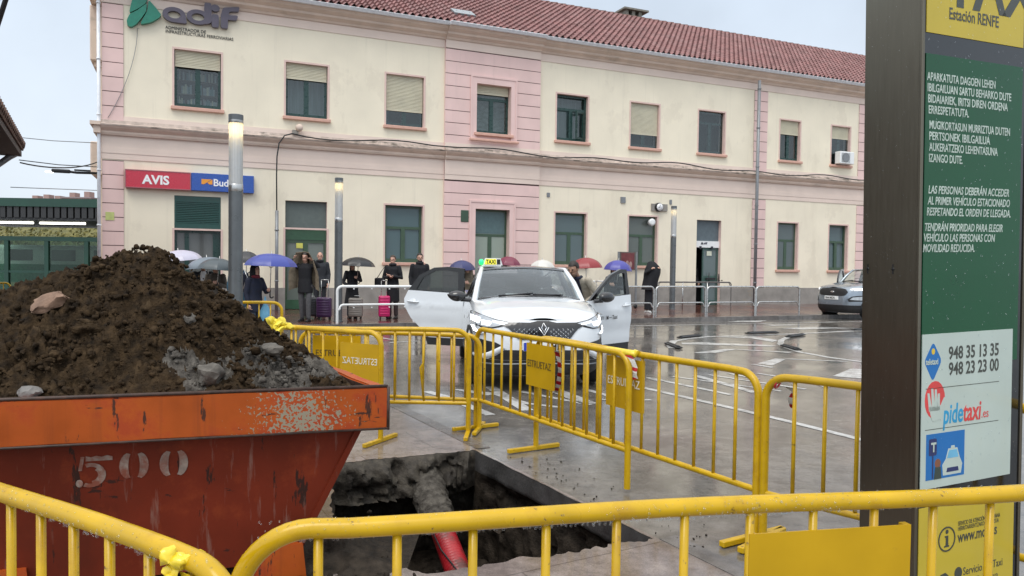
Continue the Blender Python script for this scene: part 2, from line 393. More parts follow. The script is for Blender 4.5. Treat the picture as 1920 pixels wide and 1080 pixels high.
m_mud = mat('wet_mud', (.012, .009, .006), .8, c2=(.052, .041, .031), ns=16, bump=1, bs=60, rvar=.15, spec=.15)
m_mudgrey = mat('grey_rubble_wall', (.022, .018, .014), .8, c2=(.095, .083, .066), ns=14, bump=1, bs=55, rvar=.2, spec=.3)
dirt(m_mudgrey, (.016, .013, .010), .48, .58, (2.4, 2.4, 2.4), .85)
m_slab = mat('cut_slab_edge', (.035, .034, .033), .45, c2=(.075, .072, .07), ns=6, bump=.5, bs=40)
bm = B(); n = len(PIT); cen = V((sum(p[0] for p in PIT) / n, sum(p[1] for p in PIT) / n, 0))
levels = [0.001, -.012, -.03, -.05, -.07, -.09, -.11, -.13, -.15, -.17, -.185, -.2, -.22, -.24, -.26, -.28, -.3, -.32, -.335, -.36, -.39, -.42, -.46, -.5, -.55, -.6, -.66, -.72, -.78, -.85, -.92]; rows = []
for z in levels:
    row = []
    for i, p in enumerate(PIT):
        q = V((p[0], p[1], z)); inw = (cen - V((q.x, q.y, 0))).normalized()
        sec = 'far' if i < NF else 'right' if i < NR else 'near' if i < NN else 'left'
        nv = mnoise.fractal(q * 5.5, 1.0, 2.1, 5) ; n2 = mnoise.noise(q * 11) + .6 * mnoise.noise(q * 27) + .4 * mnoise.noise(q * 55)
        if sec == 'far':
            k = min(1, -z / .06); ends = min(1, i / 8, (NF - i) / 8 + .2)
            push = (.09 + .13 * nv + .045 * n2) * k * ends if z > -.34 + .06 * nv else (-.28 + .06 * nv + .03 * n2) * ends
        elif sec == 'right':
            k = min(1, (i - NF) / 10, (NR - i) / 10)
            push = .004 * nv + .003 * n2 if z > -.17 else (-.12 + .14 * nv + .03 * n2) * k * min(1, (-z - .15) / .1)
        else:
            push = (.05 * nv + .03 * n2) * min(1, -z / .08) - .05 * min(1, -z)
        row.append(bm.verts.new(q + inw * push))
    rows.append(row)
for j in range(len(rows) - 1):
    for i in range(n):
        k = (i + 1) % n; f = bm.faces.new((rows[j][i], rows[j + 1][i], rows[j + 1][k], rows[j][k]))
        f.material_index = 1 if i < NF else (2 if i < NR and j < 9 else 0); f.smooth = True
bot = [rows[-1]]
for sc_ in (.75, .5, .25):
    ring = []
    for v in rows[-1]:
        q = cen + (v.co - cen) * sc_; q.z = -.92 + .10 * mnoise.fractal(q * 3, 1, 2, 4)
        ring.append(bm.verts.new(q))
    for i in range(n):
        k = (i + 1) % n; f = bm.faces.new((bot[-1][i], ring[i], ring[k], bot[-1][k])); f.smooth = True
    bot.append(ring)
bm.faces.new(bot[-1]); fix(bm)
for f in bm.faces: pass
pit = build('pit', bm, [m_mud, m_mudgrey, m_slab], smooth=60); tag(pit, kind='structure')

# pipe in the pit: mud-caked sleeve and red corrugated duct
pr = empty('buried_duct', (-.72, 6.2, -.22), 0, 'red corrugated plastic duct crossing the open pit, its far end caked in grey mud', 'pipe')
o_ = V((-.72, 6.2, -.22)); a = V((-.74, 6.3, -.2)) - o_; b = V((-.52, 5.68, -.42)) - o_; c = V((-.10, 4.35, -.72)) - o_
bm = B(); pts = []; rr = []
for i in range(60):
    t = i / 59; q = a.lerp(b, t); pts.append(q); rr.append(.15 - .02 * t + .012 * mnoise.noise(V((t * 9, 1, 2))))
tube(bm, pts, rr, 56)
for v in bm.verts: v.co += V((1, 1, 1)) * .0 + v.normal * 0 + V((mnoise.noise(v.co * 14), mnoise.noise(v.co * 14 + V((5, 0, 0))), mnoise.noise(v.co * 14 + V((0, 9, 0))))) * .016 + V((mnoise.noise(v.co * 45), mnoise.noise(v.co * 45 + V((5, 0, 0))), mnoise.noise(v.co * 45 + V((0, 9, 0))))) * .012
build('mud_sleeve', fix(bm), mat('caked_mud', (.025, .021, .017), .8, c2=(.115, .104, .088), ns=20, bump=1, bs=70, spec=.2), pr, 180)
bm = B(); pts = []; rr = []
L_ = (c - b).length; k = int(L_ / .011)
for i in range(k):
    pts.append(b.lerp(c, i / (k - 1))); rr.append(.090 if i % 3 < 2 else .083)
tube(bm, pts, rr, 20)
m_red = mat('red_duct_plastic', (.33, .012, .018), .4, var=.2, ns=6, coat=.1); dirt(m_red, (.05, .035, .025), .52, .64, (5, 5, 5), .8)
build('corrugated_duct', fix(bm), m_red, pr, 40)
bm = B(); tube(bm, [b + V((-.1, -.02, .05)), b.lerp(c, .3) + V((-.09, 0, .07)), b.lerp(c, .6) + V((-.01, 0, .10)), c + V((.06, 0, .08))], .006, 6)
build('pull_cord', fix(bm), black, pr)

# station forecourt pavement with its kerb
bm = B()
def wpoly(bm, pts, z0, z1, mi=0): prism(bm, [(p.x, p.y) for p in pts], z0, z1, 'xy', mi)
wpoly(bm, [W(-16, -5.83), W(60, -5.83), W(60, 3), W(-16, 3)], -.1, .12)
tag(build('pavement', fix(bm), m_brick), kind='structure')
bm = B(); wpoly(bm, [W(-16, -6.0), W(60, -6.0), W(60, -5.832), W(-16, -5.832)], -.1, .123)
tag(build('kerb', fix(bm), m_kerb), kind='structure')

# painted markings
bm = B()
def mark(pts, z=.004):
    q = [G(x, y, z) for x, y in pts]
    f = bm.faces.new([bm.verts.new(v) for v in q]); f.normal_update()
    if f.normal.z < 0: f.normal_flip()
def line(pts, w, z=.004):
    q = [G(x, y, z) for x, y in pts]; Lf, Rt = [], []
    for i, p in enumerate(q):
        d = (q[min(i + 1, len(q) - 1)] - q[max(i - 1, 0)]).normalized(); nn = V((-d.y, d.x, 0)) * w / 2
        Lf.append(bm.verts.new(p + nn)); Rt.append(bm.verts.new(p - nn))
    for i in range(len(q) - 1):
        f = bm.faces.new((Lf[i], Rt[i], Rt[i + 1], Lf[i + 1])); f.normal_update()
        if f.normal.z < 0: f.normal_flip()
Z5 = lambda p: [(1180 + a / 3.724, 560 + b / 3.724) for a, b in p]
Z7 = lambda p: [(860 + a / 3.484, 590 + b / 3.484) for a, b in p]
Z6 = lambda p: [(480 + a / 4.155, 580 + b / 4.155) for a, b in p]
line(Z5([(60, 612), (500, 712), (1040, 838), (1630, 985), (1900, 1052)]), .10)
line(Z5([(130, 550), (710, 670)]), .09)
line(Z5([(300, 543), (700, 595), (1060, 645)]), .07)
line(Z5([(460, 535), (880, 655)]), .13)
line(Z5([(550, 530), (1230, 631)]), .08)
line(Z5([(690, 520), (900, 560)]), .09)
line(Z5([(860, 456), (1000, 480)]), .10)
line(Z5([(890, 520), (1420, 600)]), .08)
mark(Z5([(1260, 585), (1370, 622), (1460, 608), (1400, 590)]))
mark(Z5([(890, 452), (1020, 418), (1090, 424), (1000, 466)]))
mark(Z5([(1030, 418), (1140, 420), (1530, 436), (1520, 441)]))
mark(Z5([(360, 308), (480, 304), (1030, 325), (1000, 334), (480, 319), (370, 317)]))
mark(Z5([(450, 376), (680, 350), (760, 352), (600, 378), (480, 382)]))
mark(Z5([(690, 352), (780, 354), (1150, 372), (1110, 379)]))
mark(Z5([(600, 265), (870, 262), (1040, 290), (1000, 302), (850, 276)]))
line(Z5([(300, 345), (285, 320), (310, 295), (400, 280), (560, 264), (820, 255), (1130, 246), (1630, 222), (1900, 210)]), .16)
line(Z5([(1110, 268), (1060, 290), (1055, 318), (1100, 342), (1190, 372), (1400, 410), (1640, 442), (1900, 478)]), .13)
mark(Z5([(1420, 540), (1545, 490), (1700, 488), (1700, 560), (1600, 556)]))
line(Z5([(0, 190), (700, 178), (1640, 158)]), .12)
line(Z5([(0, 205), (190, 212)]), .10)
line(Z5([(440, 144), (900, 136), (1300, 130)]), .10)
mark(Z5([(680, 162), (760, 154), (960, 152), (900, 163)]))
mark(Z5([(940, 183), (1120, 178), (1260, 184), (1000, 190)]))
mark(Z5([(1040, 205), (1320, 196), (1620, 206), (1200, 214)]))
line(Z7([(-20, 488), (230, 515), (450, 580), (660, 604)]), .09)
line(Z7([(205, 470), (450, 625)]), .15)
line(Z7([(400, 500), (860, 588)]), .09)
line(Z7([(620, 490), (860, 582)]), .20)
line(Z7([(820, 484), (980, 530)]), .09)
line(Z7([(930, 553), (1090, 556), (1260, 556)]), .08)
line(Z7([(1240, 412), (1330, 436)]), .09)
line(Z6([(880, 205), (1090, 240)]), .10)
line(Z6([(1040, 258), (1260, 246)]), .10)
line(Z6([(1330, 638), (1480, 680), (1828, 822)]), .12)
line(Z6([(1600, 630), (1828, 665)]), .10)
tag(build('road_marking', bm, m_line), kind='structure')

# ------------------------------------------------------------------ station building
st = empty('station_building', C0, TH, 'long two-storey cream railway station with pink quoins and a red tiled roof', 'building')
LEN, DEP = 38.0, 10.0
UC = [2.49, 5.62, 8.76, 11.86, 14.97, 18.07, 21.19, 25.22, 28.07]
UH = [.635] * 7 + [.54, .54]
OPEN = []
for i, (c, h) in enumerate(zip(UC, UH)): OPEN.append((c - h, c + h, 6.10, 7.76))
GB = [1.5, .12, 1.64, .12, 1.64, 1.64, .12, 1.56, 1.56]
GB[0] = .12
for i, (c, h) in enumerate(zip(UC, UH)):
    if i == 6: OPEN.append((20.57, 21.76, .12, 3.48))
    else: OPEN.append((c - h, c + h, GB[i], 3.51))
BAY0, BAY1, BP = 10.11, 13.63, .10
bm = B()
def wall_panel(s0, s1, z0, z1, y, mi, ops, rev=.24):
    ops = [o for o in ops if o[0] >= s0 - .01 and o[1] <= s1 + .01]
    xs = sorted({s0, s1, *[o[0] for o in ops], *[o[1] for o in ops]}); zs = sorted({z0, z1, *[o[2] for o in ops], *[o[3] for o in ops]})
    zs = [z for z in zs if z0 <= z <= z1]
    for i in range(len(xs) - 1):
        for j in range(len(zs) - 1):
            cx, cz = (xs[i] + xs[i + 1]) / 2, (zs[j] + zs[j + 1]) / 2
            if any(o[0] < cx < o[1] and o[2] < cz < o[3] for o in ops): continue
            f = bm.faces.new([bm.verts.new(v) for v in ((xs[i], y, zs[j]), (xs[i + 1], y, zs[j]), (xs[i + 1], y, zs[j + 1]), (xs[i], y, zs[j + 1]))])
            f.material_index = mi
    for a, b, c, d in ops:
        for q in (((a, c), (a, d)), ((a, d), (b, d)), ((b, d), (b, c)), ((b, c), (a, c))):
            f = bm.faces.new([bm.verts.new(v) for v in ((q[0][0], y, q[0][1]), (q[1][0], y, q[1][1]), (q[1][0], y + rev + .12, q[1][1]), (q[0][0], y + rev + .12, q[0][1]))])
            f.material_index = 2
wall_panel(0, BAY0, .1, 9.0, 0, 0, OPEN); wall_panel(BAY1, LEN, .1, 9.0, 0, 0, OPEN)
wall_panel(BAY0, BAY1, .1, 9.0, -BP + .02, 1, OPEN, .24 + BP)
for (a, b) in (((BAY0, -BP + .02), (BAY0, 0)), ((BAY1, 0), (BAY1, -BP + .02)), ((0, DEP), (0, 0)), ((LEN, 0), (LEN, DEP)), ((LEN, DEP), (0, DEP))):
    f = bm.faces.new([bm.verts.new(v) for v in ((a[0], a[1], .1), (b[0], b[1], .1), (b[0], b[1], 9.4), (a[0], a[1], 9.4))]); f.material_index = 1 if a[1] < 0 or b[1] < 0 else 0
build('wall', bm, [cream, pink, surround], st)
# pink block courses (quoins and bay) laid proud of the wall with open joints
def courses(bm, s0, s1, z0, z1, y, step, cut=()):
    k = max(1, round((z1 - z0) / step)); h = (z1 - z0) / k
    for i in range(k):
        a, b = z0 + i * h, z0 + (i + 1) * h - .022
        segs = [(s0, s1)]
        for (ca, cb, cz0, cz1) in cut:
            if cz0 < (a + b) / 2 < cz1:
                segs = [q for (x, y_) in segs for q in ((x, min(y_, ca)), (max(x, cb), y_)) if q[1] - q[0] > .02]
        for x0, x1 in segs: box(bm, (x0, y, a), (x1, y + .03, b))
def quoin(s0, s1):
    for za, zb in ((.82, 4.42), (5.55, 8.82)):
        bm = B(); courses(bm, s0, s1, za, zb, -.028, .385); o = build('quoin', fix(bm), pink, st)
        bm = B(); box(bm, (s0, -.012, za), (s1, -.0005, zb)); build('joint', fix(bm), groove, o)
quoin(0.0, .54); quoin(23.30, 23.98); quoin(29.10, 29.75)
bm = B(); cuts = [(11.0, 12.72, 5.80, 8.02), (11.0, 12.72, .5, 3.78)]
courses(bm, BAY0, BAY1, .82, 4.42, -BP - .008, .385, cuts); courses(bm, BAY0, BAY1, 5.55, 8.82, -BP - .008, .385, cuts)
build('bay_blocks', fix(bm), pink, st)
bm = B()
for a, b in (((BAY0 + .001, .82), (11.0, 8.82)), ((12.72, .82), (BAY1 - .001, 8.82))): box(bm, (a[0], -BP + .008, a[1]), (b[0], -BP + .019, b[1]))
for z0, z1 in ((3.78, 5.8), (8.02, 8.82)): box(bm, (11.001, -BP + .008, z0), (12.719, -BP + .019, z1))
build('bay_joint', fix(bm), groove, st)
# wainscot
gaps = [o for o in OPEN if o[2] < .5]; x = 0
for a, b, c, d in sorted(gaps) + [(LEN, 0, 0, 0)]:
    y = -.03; bm = B()
    if x < BAY0 < a:
        box(bm, (x, y, .1), (BAY0, -.001, .80)); box(bm, (BAY0, -BP - .03, .1), (a, -.001, .80))
    elif x < BAY1 < a:
        box(bm, (x, -BP - .03, .1), (BAY1, -.001, .80)); box(bm, (BAY1, y, .1), (a, -.001, .80))
    else: box(bm, (x, y, .1), (a, -.001, .80))
    x = b
    build('wainscot', fix(bm), wains, st)
# cornices swept along the front, stepping out round the bay
def sweep(name, prof, m, ends=True):
    bm = B()
    for s0, s1, off in ((-.02, BAY0, 0), (BAY0 + .002, BAY1 - .002, BP), (BAY1, LEN, 0)):
        prism(bm, [(-y - off, z) for y, z in prof], s0, s1, 'yz')
    return build(name, fix(bm), m, st)
sweep('frieze_band', [(.001, 4.45), (.022, 4.45), (.022, 4.62), (.035, 4.62), (.035, 4.78), (.026, 4.78), (.026, 5.12), (.001, 5.12)], friezem)
sweep('belt_cornice', [(.001, 5.121), (.09, 5.121), (.12, 5.18), (.12, 5.23), (.22, 5.31), (.26, 5.36), (.001, 5.36)], stone)
sweep('belt_ledge', [(.001, 5.362), (.27, 5.362), (.28, 5.40), (.06, 5.46), (.03, 5.55), (.001, 5.55)], ledge)
sweep('upper_band', [(.001, 5.552), (.024, 5.552), (.024, 5.68), (.001, 5.68)], friezem)
sweep('upper_frieze', [(.001, 8.83), (.022, 8.83), (.022, 9.10), (.001, 9.10)], friezem)
sweep('eave_cornice', [(-.1, 9.102), (.06, 9.102), (.10, 9.16), (.22, 9.24), (.24, 9.30), (.36, 9.38), (.42, 9.46), (-.1, 9.46)], stone)
sweep('gutter', [(.30, 9.462), (.50, 9.462), (.56, 9.55), (.53, 9.57), (.36, 9.57)], zinc)
# the west side: cornice return, projecting bay with hoods, corner pipe
bm = B(); box(bm, (-.28, -.27, 5.36), (-.022, 9.9, 5.46)); box(bm, (-.20, -.2, 5.15), (-.022, 9.9, 5.355)); box(bm, (-.42, -.42, 9.2), (-.022, 9.9, 9.46))
build('side_cornice', fix(bm), stone, st)
bm = B(); box(bm, (-.46, 1.6, 7.55), (-.001, 3.4, 9.19), bev=.03); box(bm, (-.36, 1.75, 7.40), (-.001, 3.3, 7.545)); box(bm, (-.46, 1.6, 4.15), (-.001, 3.4, 5.14), bev=.03)
box(bm, (-.30, 1.8, .1), (-.001, 3.2, 4.14)); box(bm, (-.2, 1.8, 5.47), (-.001, 3.2, 7.39))
build('side_bay', fix(bm), stone, st)
def downpipe(s, y, z0, z1, r=.055, m=pipe_m):
    bm = B(); tube(bm, [(s, y, z0), (s, y, z1)], r, 12)
    z = z0 + .9
    while z < z1: lathe(bm, [(r, z - .02), (r + .014, z - .02), (r + .014, z + .02), (r, z + .02)], (s, y, 0), 12); z += 1.55
    return build('downpipe', fix(bm), m, st)
downpipe(-.075, -.07, .12, 9.2, .045, zinc); downpipe(23.16, -.42, .12, 9.1, .065); downpipe(4.70, -.33, .12, 3.16, .05)
# roof
bm = B(); pitch = .235; z_e, z_r, y_e, y_r = 9.52, 12.80, -.50, 5.0
nrow = 19; ncol = int((LEN + .8) / pitch); sub = 7; rows = []
slope = V((0, y_r - y_e, z_r - z_e)); sn = V((0, -(z_r - z_e), y_r - y_e)).normalized()
for r in range(nrow):
    for q, lift in ((0.0, .075), (1.0, .004)):
        t = (r + q) / nrow; base = V((0, y_e, z_e)) + slope * t; row = []
        for i in range(ncol * sub + 1):
            ph = i / sub; fr = ph - int(ph)
            hgt = .078 * max(0, sin(pi * fr / .62)) if fr < .62 else -.022 * sin(pi * (fr - .62) / .38)
            jit = .006 * mnoise.noise(V((int(ph) * 3.1, r * 5.7, 0)))
            row.append(bm.verts.new(base + V((-.4 + ph * pitch, 0, 0)) + sn * (hgt + lift + jit)))
        rows.append(row)
for a, b in zip(rows, rows[1:]):
    for i in range(len(a) - 1):
        f = bm.faces.new((a[i], a[i + 1], b[i + 1], b[i])); f.smooth = True
e = -.4 + ncol * pitch
back = [bm.verts.new(v) for v in ((-.4, y_r, z_r), (e, y_r, z_r), (e, DEP + .5, z_e), (-.4, DEP + .5, z_e))]; bm.faces.new(back)
for x in (-.38, e - .02):
    f = bm.faces.new([bm.verts.new(v) for v in ((x, -.4, 9.45), (x, DEP + .4, 9.45), (x, 5, 12.75))])
roof = build('roof', bm, tile, st, 50)
bm = B()
for i in range(int(LEN / .4)): tube(bm, [(-.4 + i * .4, y_r, z_r - .02), (-.4 + i * .4 + .41, y_r, z_r + .015)], .11, 10)
build('ridge', fix(bm), mat('mossy_ridge_tile', (.12, .06, .045), .8, var=.4, ns=5), roof, 60)
bm = B(); M = Matrix.Translation((10.95, .62, 10.25)) @ Matrix.Rotation(atan2(z_r - z_e, y_r - y_e), 4, 'X')
box(bm, (-.38, -.28, 0.02), (.38, .28, .09), M=M); build('skylight', fix(bm), mat('skylight_pane', (.22, .25, .26), .3), roof)
bm = B(); s0 = 20.9
box(bm, (s0 - .55, 5.2, 12.4), (s0 + .55, 6.0, 13.0), bev=.02)
for dx in (-.5, -.15, .2): box(bm, (s0 + dx - .02, 5.22, 13.0), (s0 + dx + .14, 5.98, 13.22))
box(bm, (s0 - .65, 5.1, 13.221), (s0 + .65, 6.1, 13.30)); build('chimney', fix(bm), mat('chimney_render', (.20, .19, .16), .85, var=.3), roof)
# windows
shelf_m = mat('bookshelf_wood', (.11, .075, .05), .7); books = [mat('book_%s' % n, c, .7) for n, c in (('cream', (.5, .47, .36)), ('grey', (.3, .32, .34)), ('teal', (.1, .2, .22)))]
def window(a, b, z0, z1, frame, glassm, shutter=0, transom=None, mull=True, sill=True, y=.14, yw=0.0, back=inside, open_leaf=False, sur=True, shut_m=None, fill=None):
    bm = B(); t = .075
    box(bm, (a, y, z0), (a + t, y + .07, z1)); box(bm, (b - t, y, z0), (b, y + .07, z1))
    box(bm, (a + t, y + .001, z1 - t), (b - t, y + .069, z1)); box(bm, (a + t, y + .001, z0), (b - t, y + .069, z0 + t))
    zt = z1 - t
    if transom:
        box(bm, (a + t, y - .004, transom - .045), (b - t, y + .066, transom + .045)); zt = transom - .045
    m = (a + b) / 2
    if mull:
        box(bm, (m - .07, y - .008, z0 + t), (m + .07, y + .062, zt))
        for q in (m - .068, m + .068): pass
        # leaf rails
        box(bm, (a + t, y + .004, z0 + t), (m - .07, y + .06, z0 + t + .05)); box(bm, (m + .07, y + .004, z0 + t), (b - t, y + .06, z0 + t + .05))
    w = build('window', fix(bm), frame, st)
    if sur:
        bm = B(); k = .055; e_ = yw - .014
        box(bm, (a - k, e_, z0 - (0 if sill else 0)), (a, yw - .0005, z1 + k)); box(bm, (b, e_, z0), (b + k, yw - .0005, z1 + k)); box(bm, (a, e_, z1), (b, yw - .0005, z1 + k))
        build('surround', fix(bm), surround, w)
    if sill:
        bm = B(); box(bm, (a - .09, yw - .11, z0 - .10), (b + .09, y - .002, z0 - .001), bev=.012)
        build('sill', fix(bm), sillm, w)
    bm = B(); box(bm, (a + .02, y + .03, z0 + .02), (b - .02, y + .036, z1 - .02)); pn = build('pane', fix(bm), glassm, w); pn.rotation_euler = (random.uniform(-.012, .012), 0, 0)
    bm = B(); box(bm, (a - .2, y + .55, z0 - .1), (b + .2, y + .6, z1 + .1))
    for x in (a - .2, b + .15): box(bm, (x, y + .08, z0 - .1), (x + .05, y + .55, z1 + .1))
    box(bm, (a - .2, y + .08, z1 + .05), (b + .2, y + .55, z1 + .1)); build('room', fix(bm), back, w)
    if shutter:
        bm = B(); h = (z1 - z0) * shutter; n = int(h / .045)
        for i in range(n):
            zz = z1 - (i + 1) * .045
            prism(bm, [(y - .035, zz), (y - .055, zz + .008), (y - .055, zz + .036), (y - .035, zz + .044)], a + .02, b - .02, 'yz')
        box(bm, (a + .02, y - .06, z1 - n * .045 - .035), (b - .02, y - .03, z1 - n * .045 - .001))
        build('roller_shutter', fix(bm), shut_m or shutterm, w)
    if open_leaf:
        M = Matrix.Translation((b - t, y - .01, 0)) @ Matrix.Rotation(R_(28), 4, 'Z'); bm = B(); L_ = .50
        box(bm, (-L_, 0, z0 + .1), (-L_ + .07, .05, transom - .05), M=M); box(bm, (-.07, 0, z0 + .1), (0, .05, transom - .05), M=M)
        box(bm, (-L_ + .07, 0, z0 + .1), (-.07, .05, z0 + .17), M=M); box(bm, (-L_ + .07, 0, transom - .12), (-.07, .05, transom - .05), M=M)
        build('open_leaf', fix(bm), frame, w)
    return w
curtain2 = mat('pale_blind', (.42, .44, .40), .9, var=.25, ns=2, stretch=(3, 3, 6)); curtain3 = mat('ochre_curtain', (.20, .17, .10), .9, var=.3, ns=3, stretch=(9, 9, .3))
frost = [pane_dn] + [glass('frosted_glass_%s' % n_, (.5, .55, .55), .8, r_, .8, c_) for n_, r_, c_ in (('grey', .12, (.125, .16, .16)), ('teal', .05, (.085, .145, .155)), ('dusty', .16, (.14, .165, .15)))]
sh = [.29, .29, .70, .17, 0, .70, 0, .34, .30]
for i, (c, h) in enumerate(zip(UC, UH)):
    yw = -BP if i == 3 else 0
    w = window(c - h, c + h, 6.10, 7.76, green, pane_up, sh[i], {3: 7.3, 4: 7.25, 6: 7.3}.get(i), True, True, yw=yw, open_leaf=(i == 4), sur=i != 3,
               back=(inside, curtain, inside, curtain2, curtain, inside, inside, curtain3, inside)[i])
    if i == 0:
        bm = B()
        for z in (6.16, 6.55, 6.95, 7.3): box(bm, (c - .6, .42, z), (c + .6, .68, z + .025))
        for x in (c - .6, c - .02, c + .57): box(bm, (x, .41, 6.1), (x + .03, .68, 7.4))
        for z in (6.185, 6.575, 6.975):
            x = c - .55
            while x < c + .52:
                wd_ = random.uniform(.03, .06)
                if random.random() < .75: box(bm, (x, .46, z), (x + wd_ - .004, .6, z + random.uniform(.2, .31)), 1 + random.randrange(3))
                x += wd_
        build('bookshelf', fix(bm), [shelf_m] + books, w)
    j = i
    if j in (2, 4, 5, 7, 8):
        window(c - h, c + h, GB[j], 3.51, olive, frost[(j * 7) % 4], 0, 2.78, back=inside)
    elif j == 3:
        window(c - h, c + h, GB[j], 3.51, olive, pane_pale, 0, 2.62, sill=False, yw=-BP, sur=False, back=inside)
        bm = B(); box(bm, (c - h + .08, .135, 2.68), (c + h - .08, .139, 3.43)); build('transom_panel', fix(bm), mat('teal_blind', (.085, .145, .15), .4), st)
# bay window surrounds: a plain pink moulded frame
for z0, z1, bot in ((5.88, 8.0, 6.10), (.80, 3.76, .12)):
    bm = B(); c, h = 11.86, .635
    box(bm, (11.02, -BP - .04, z0), (c - h, -BP + .019, z1)); box(bm, (c + h, -BP - .04, z0), (12.70, -BP + .019, z1)); box(bm, (c - h, -BP - .04, 7.76 if z0 > 5 else 3.51), (c + h, -BP + .019, z1))
    box(bm, (11.0, -BP - .06, z0), (11.06, -BP + .018, z1 + .03)); box(bm, (12.66, -BP - .06, z0), (12.72, -BP + .018, z1 + .03)); box(bm, (11.06, -BP - .06, z1 - .03), (12.66, -BP + .018, z1 + .03))
    build('bay_surround', fix(bm), pink, st)
bm = B(); box(bm, (10.95, -BP - .16, 5.80), (12.77, -BP - .065, 5.88), bev=.015); build('bay_sill', fix(bm), sillm, st)
# office front with louvred shutter box
c, h = 2.49, .635
bm = B(); box(bm, (c - h, .02, 2.50), (c + h, .20, 2.70)); box(bm, (c - h, .02, 3.33), (c + h, .20, 3.51))
for i in range(12): prism(bm, [(.03, 2.71 + i * .052), (.03, 2.745 + i * .052), (.10, 2.755 + i * .052), (.10, 2.72 + i * .052)], c - h + .05, c + h - .05, 'yz')
box(bm, (c - h, .02, 2.70), (c - h + .05, .2, 3.33)); box(bm, (c + h - .05, .02, 2.70), (c + h, .2, 3.33)); box(bm, (c - h + .05, .11, 2.70), (c + h - .05, .2, 3.33))
build('louvred_shutter', fix(bm), mat('shutter_green', (.016, .07, .058), .35), st)
window(c - h, c + h, .12, 2.499, green, glass('office_glass', (.5, .55, .55), .8, .05, .7, (.16, .17, .165)), 0, None, False, False, sur=True)
bm = B(); box(bm, (c - .36, .13, .2), (c - .24, .215, 2.42)); box(bm, (c + .42, .13, .2), (c + .56, .215, 2.42)); build('door_post', fix(bm), green, st)
# double door with panel above
a, b = 4.985, 6.255
bm = B(); box(bm, (a, .14, 2.62), (b, .2, 3.51)); build('overdoor_panel', fix(bm), grey_panel, st)
window(a, b, .12, 2.619, olive, glass('door_glass', (.5, .55, .5), .8, .08, .85, (.17, .20, .175)), 0, 2.25, True, False)
bm = B(); box(bm, (a, .12, 2.30), (b, .138, 2.60)); build('door_panel', fix(bm), mat('green_door_panel', (.035, .095, .05), .4), st); bm = B(); box(bm, (a + .02, .12, .13), (b - .02, .138, .42)); build('kick_plate', fix(bm), MATS['green_door_panel'], st)
bm = B(); box(bm, (a + .35, .128, 2.04), (a + .55, .132, 2.20)); build('door_notice', fix(bm), mat('yellow_notice', (.62, .6, .12), .5), st)
bm = B(); box(bm, (a, -.035, .12), (a + .0, -.035, .12)) if False else None
# half-open door near the right end
a, b = 20.57, 21.76
bm = B(); box(bm, (a, .16, 2.66), (b, .22, 3.48)); build('overdoor_panel', fix(bm), mat('blue_grey_panel', (.10, .13, .145), .45), st)
bm = B(); box(bm, (a, .10, 2.40), (b, .20, 2.655)); build('door_sign', fix(bm), white, st)
text('door_sign_text', 'adif', .12, (a + .42, .096, 2.53), (1, 0, 0), (0, 0, 1), mat('sign_grey', (.06, .06, .09), .5), st, .002, bold=.004)
bm = B(); prism(bm, [(a + .28, 2.52), (a + .34, 2.63), (a + .41, 2.52)], .09, .099, 'xz'); box(bm, (a + .22, .06, 2.33), (a + .30, .11, 2.45)); box(bm, (a + .78, .06, 2.33), (a + .86, .11, 2.45))
build('door_sign_mark', fix(bm), mat('dark_bracket', (.02, .02, .03), .5), st)
bm = B()
box(bm, (a + .42, .15, .12), (a + .47, .2, 2.399)); box(bm, (b - .09, .15, .12), (b, .2, 2.399)); box(bm, (a + .47, .151, 2.3), (b - .09, .199, 2.399)); box(bm, (a + .47, .151, .12), (b - .09, .199, .3))
box(bm, (a + .47, .149, 1.05), (b - .09, .201, 1.28))
dr = build('door', fix(bm), mat('green_grey_door', (.05, .10, .085), .4), st)
bm = B(); box(bm, (a + .47, .17, .3), (b - .09, .178, 2.3)); build('pane', fix(bm), glass('door_pane', (.5, .6, .6), .8, .05, .7, (.16, .21, .21)), dr)
bm = B(); box(bm, (a + .55, .05, 1.12), (b - .2, .10, 1.20)); tube(bm, [(b - .05, .03, 1.0), (b - .05, .03, 1.35)], .02, 8); tube(bm, [(b - .05, .03, 1.1), (b + .12, .0, 1.1)], .018, 8); tube(bm, [(a + .7, .08, .85), (a + .7, .08, 1.4)], .015, 8)
build('push_bar', fix(bm), black, dr)
bm = B(); box(bm, (a + .62, .14, 2.08), (a + .86, .148, 2.26)); build('paper_notice', fix(bm), mat('notice_paper', (.6, .62, .5), .7), dr)
bm = B(); box(bm, (a - .1, 1.2, .1), (b + .1, 1.25, 2.7)); box(bm, (a - .1, .25, .1), (a - .05, 1.2, 2.7)); box(bm, (b + .05, .25, .1), (b + .1, 1.2, 2.7)); box(bm, (a - .1, .25, 2.42), (b + .1, 1.2, 2.47))
build('hallway', fix(bm), inside, st)
# small wall fittings
bm = B(); box(bm, (10.70, -BP - .03, 3.04), (10.98, -BP - .009, 3.44), bev=.01); build('green_plaque', fix(bm), mat('plaque_green', (.04, .08, .05), .5), st)
bm = B(); box(bm, (.08, -.04, 2.72), (.30, -.029, 2.95)); build('alarm_notice', fix(bm), mat('alarm_notice_paper', (.5, .55, .2), .6), st)
bm = B(); box(bm, (17.05, -.05, 3.98), (17.25, -.001, 4.2)); box(bm, (13.98, -.03, 4.05), (14.1, -.001, 4.2)); box(bm, (19.25, -.03, 4.02), (19.35, -.001, 4.2)); build('wall_vent', fix(bm), pipe_m, st)

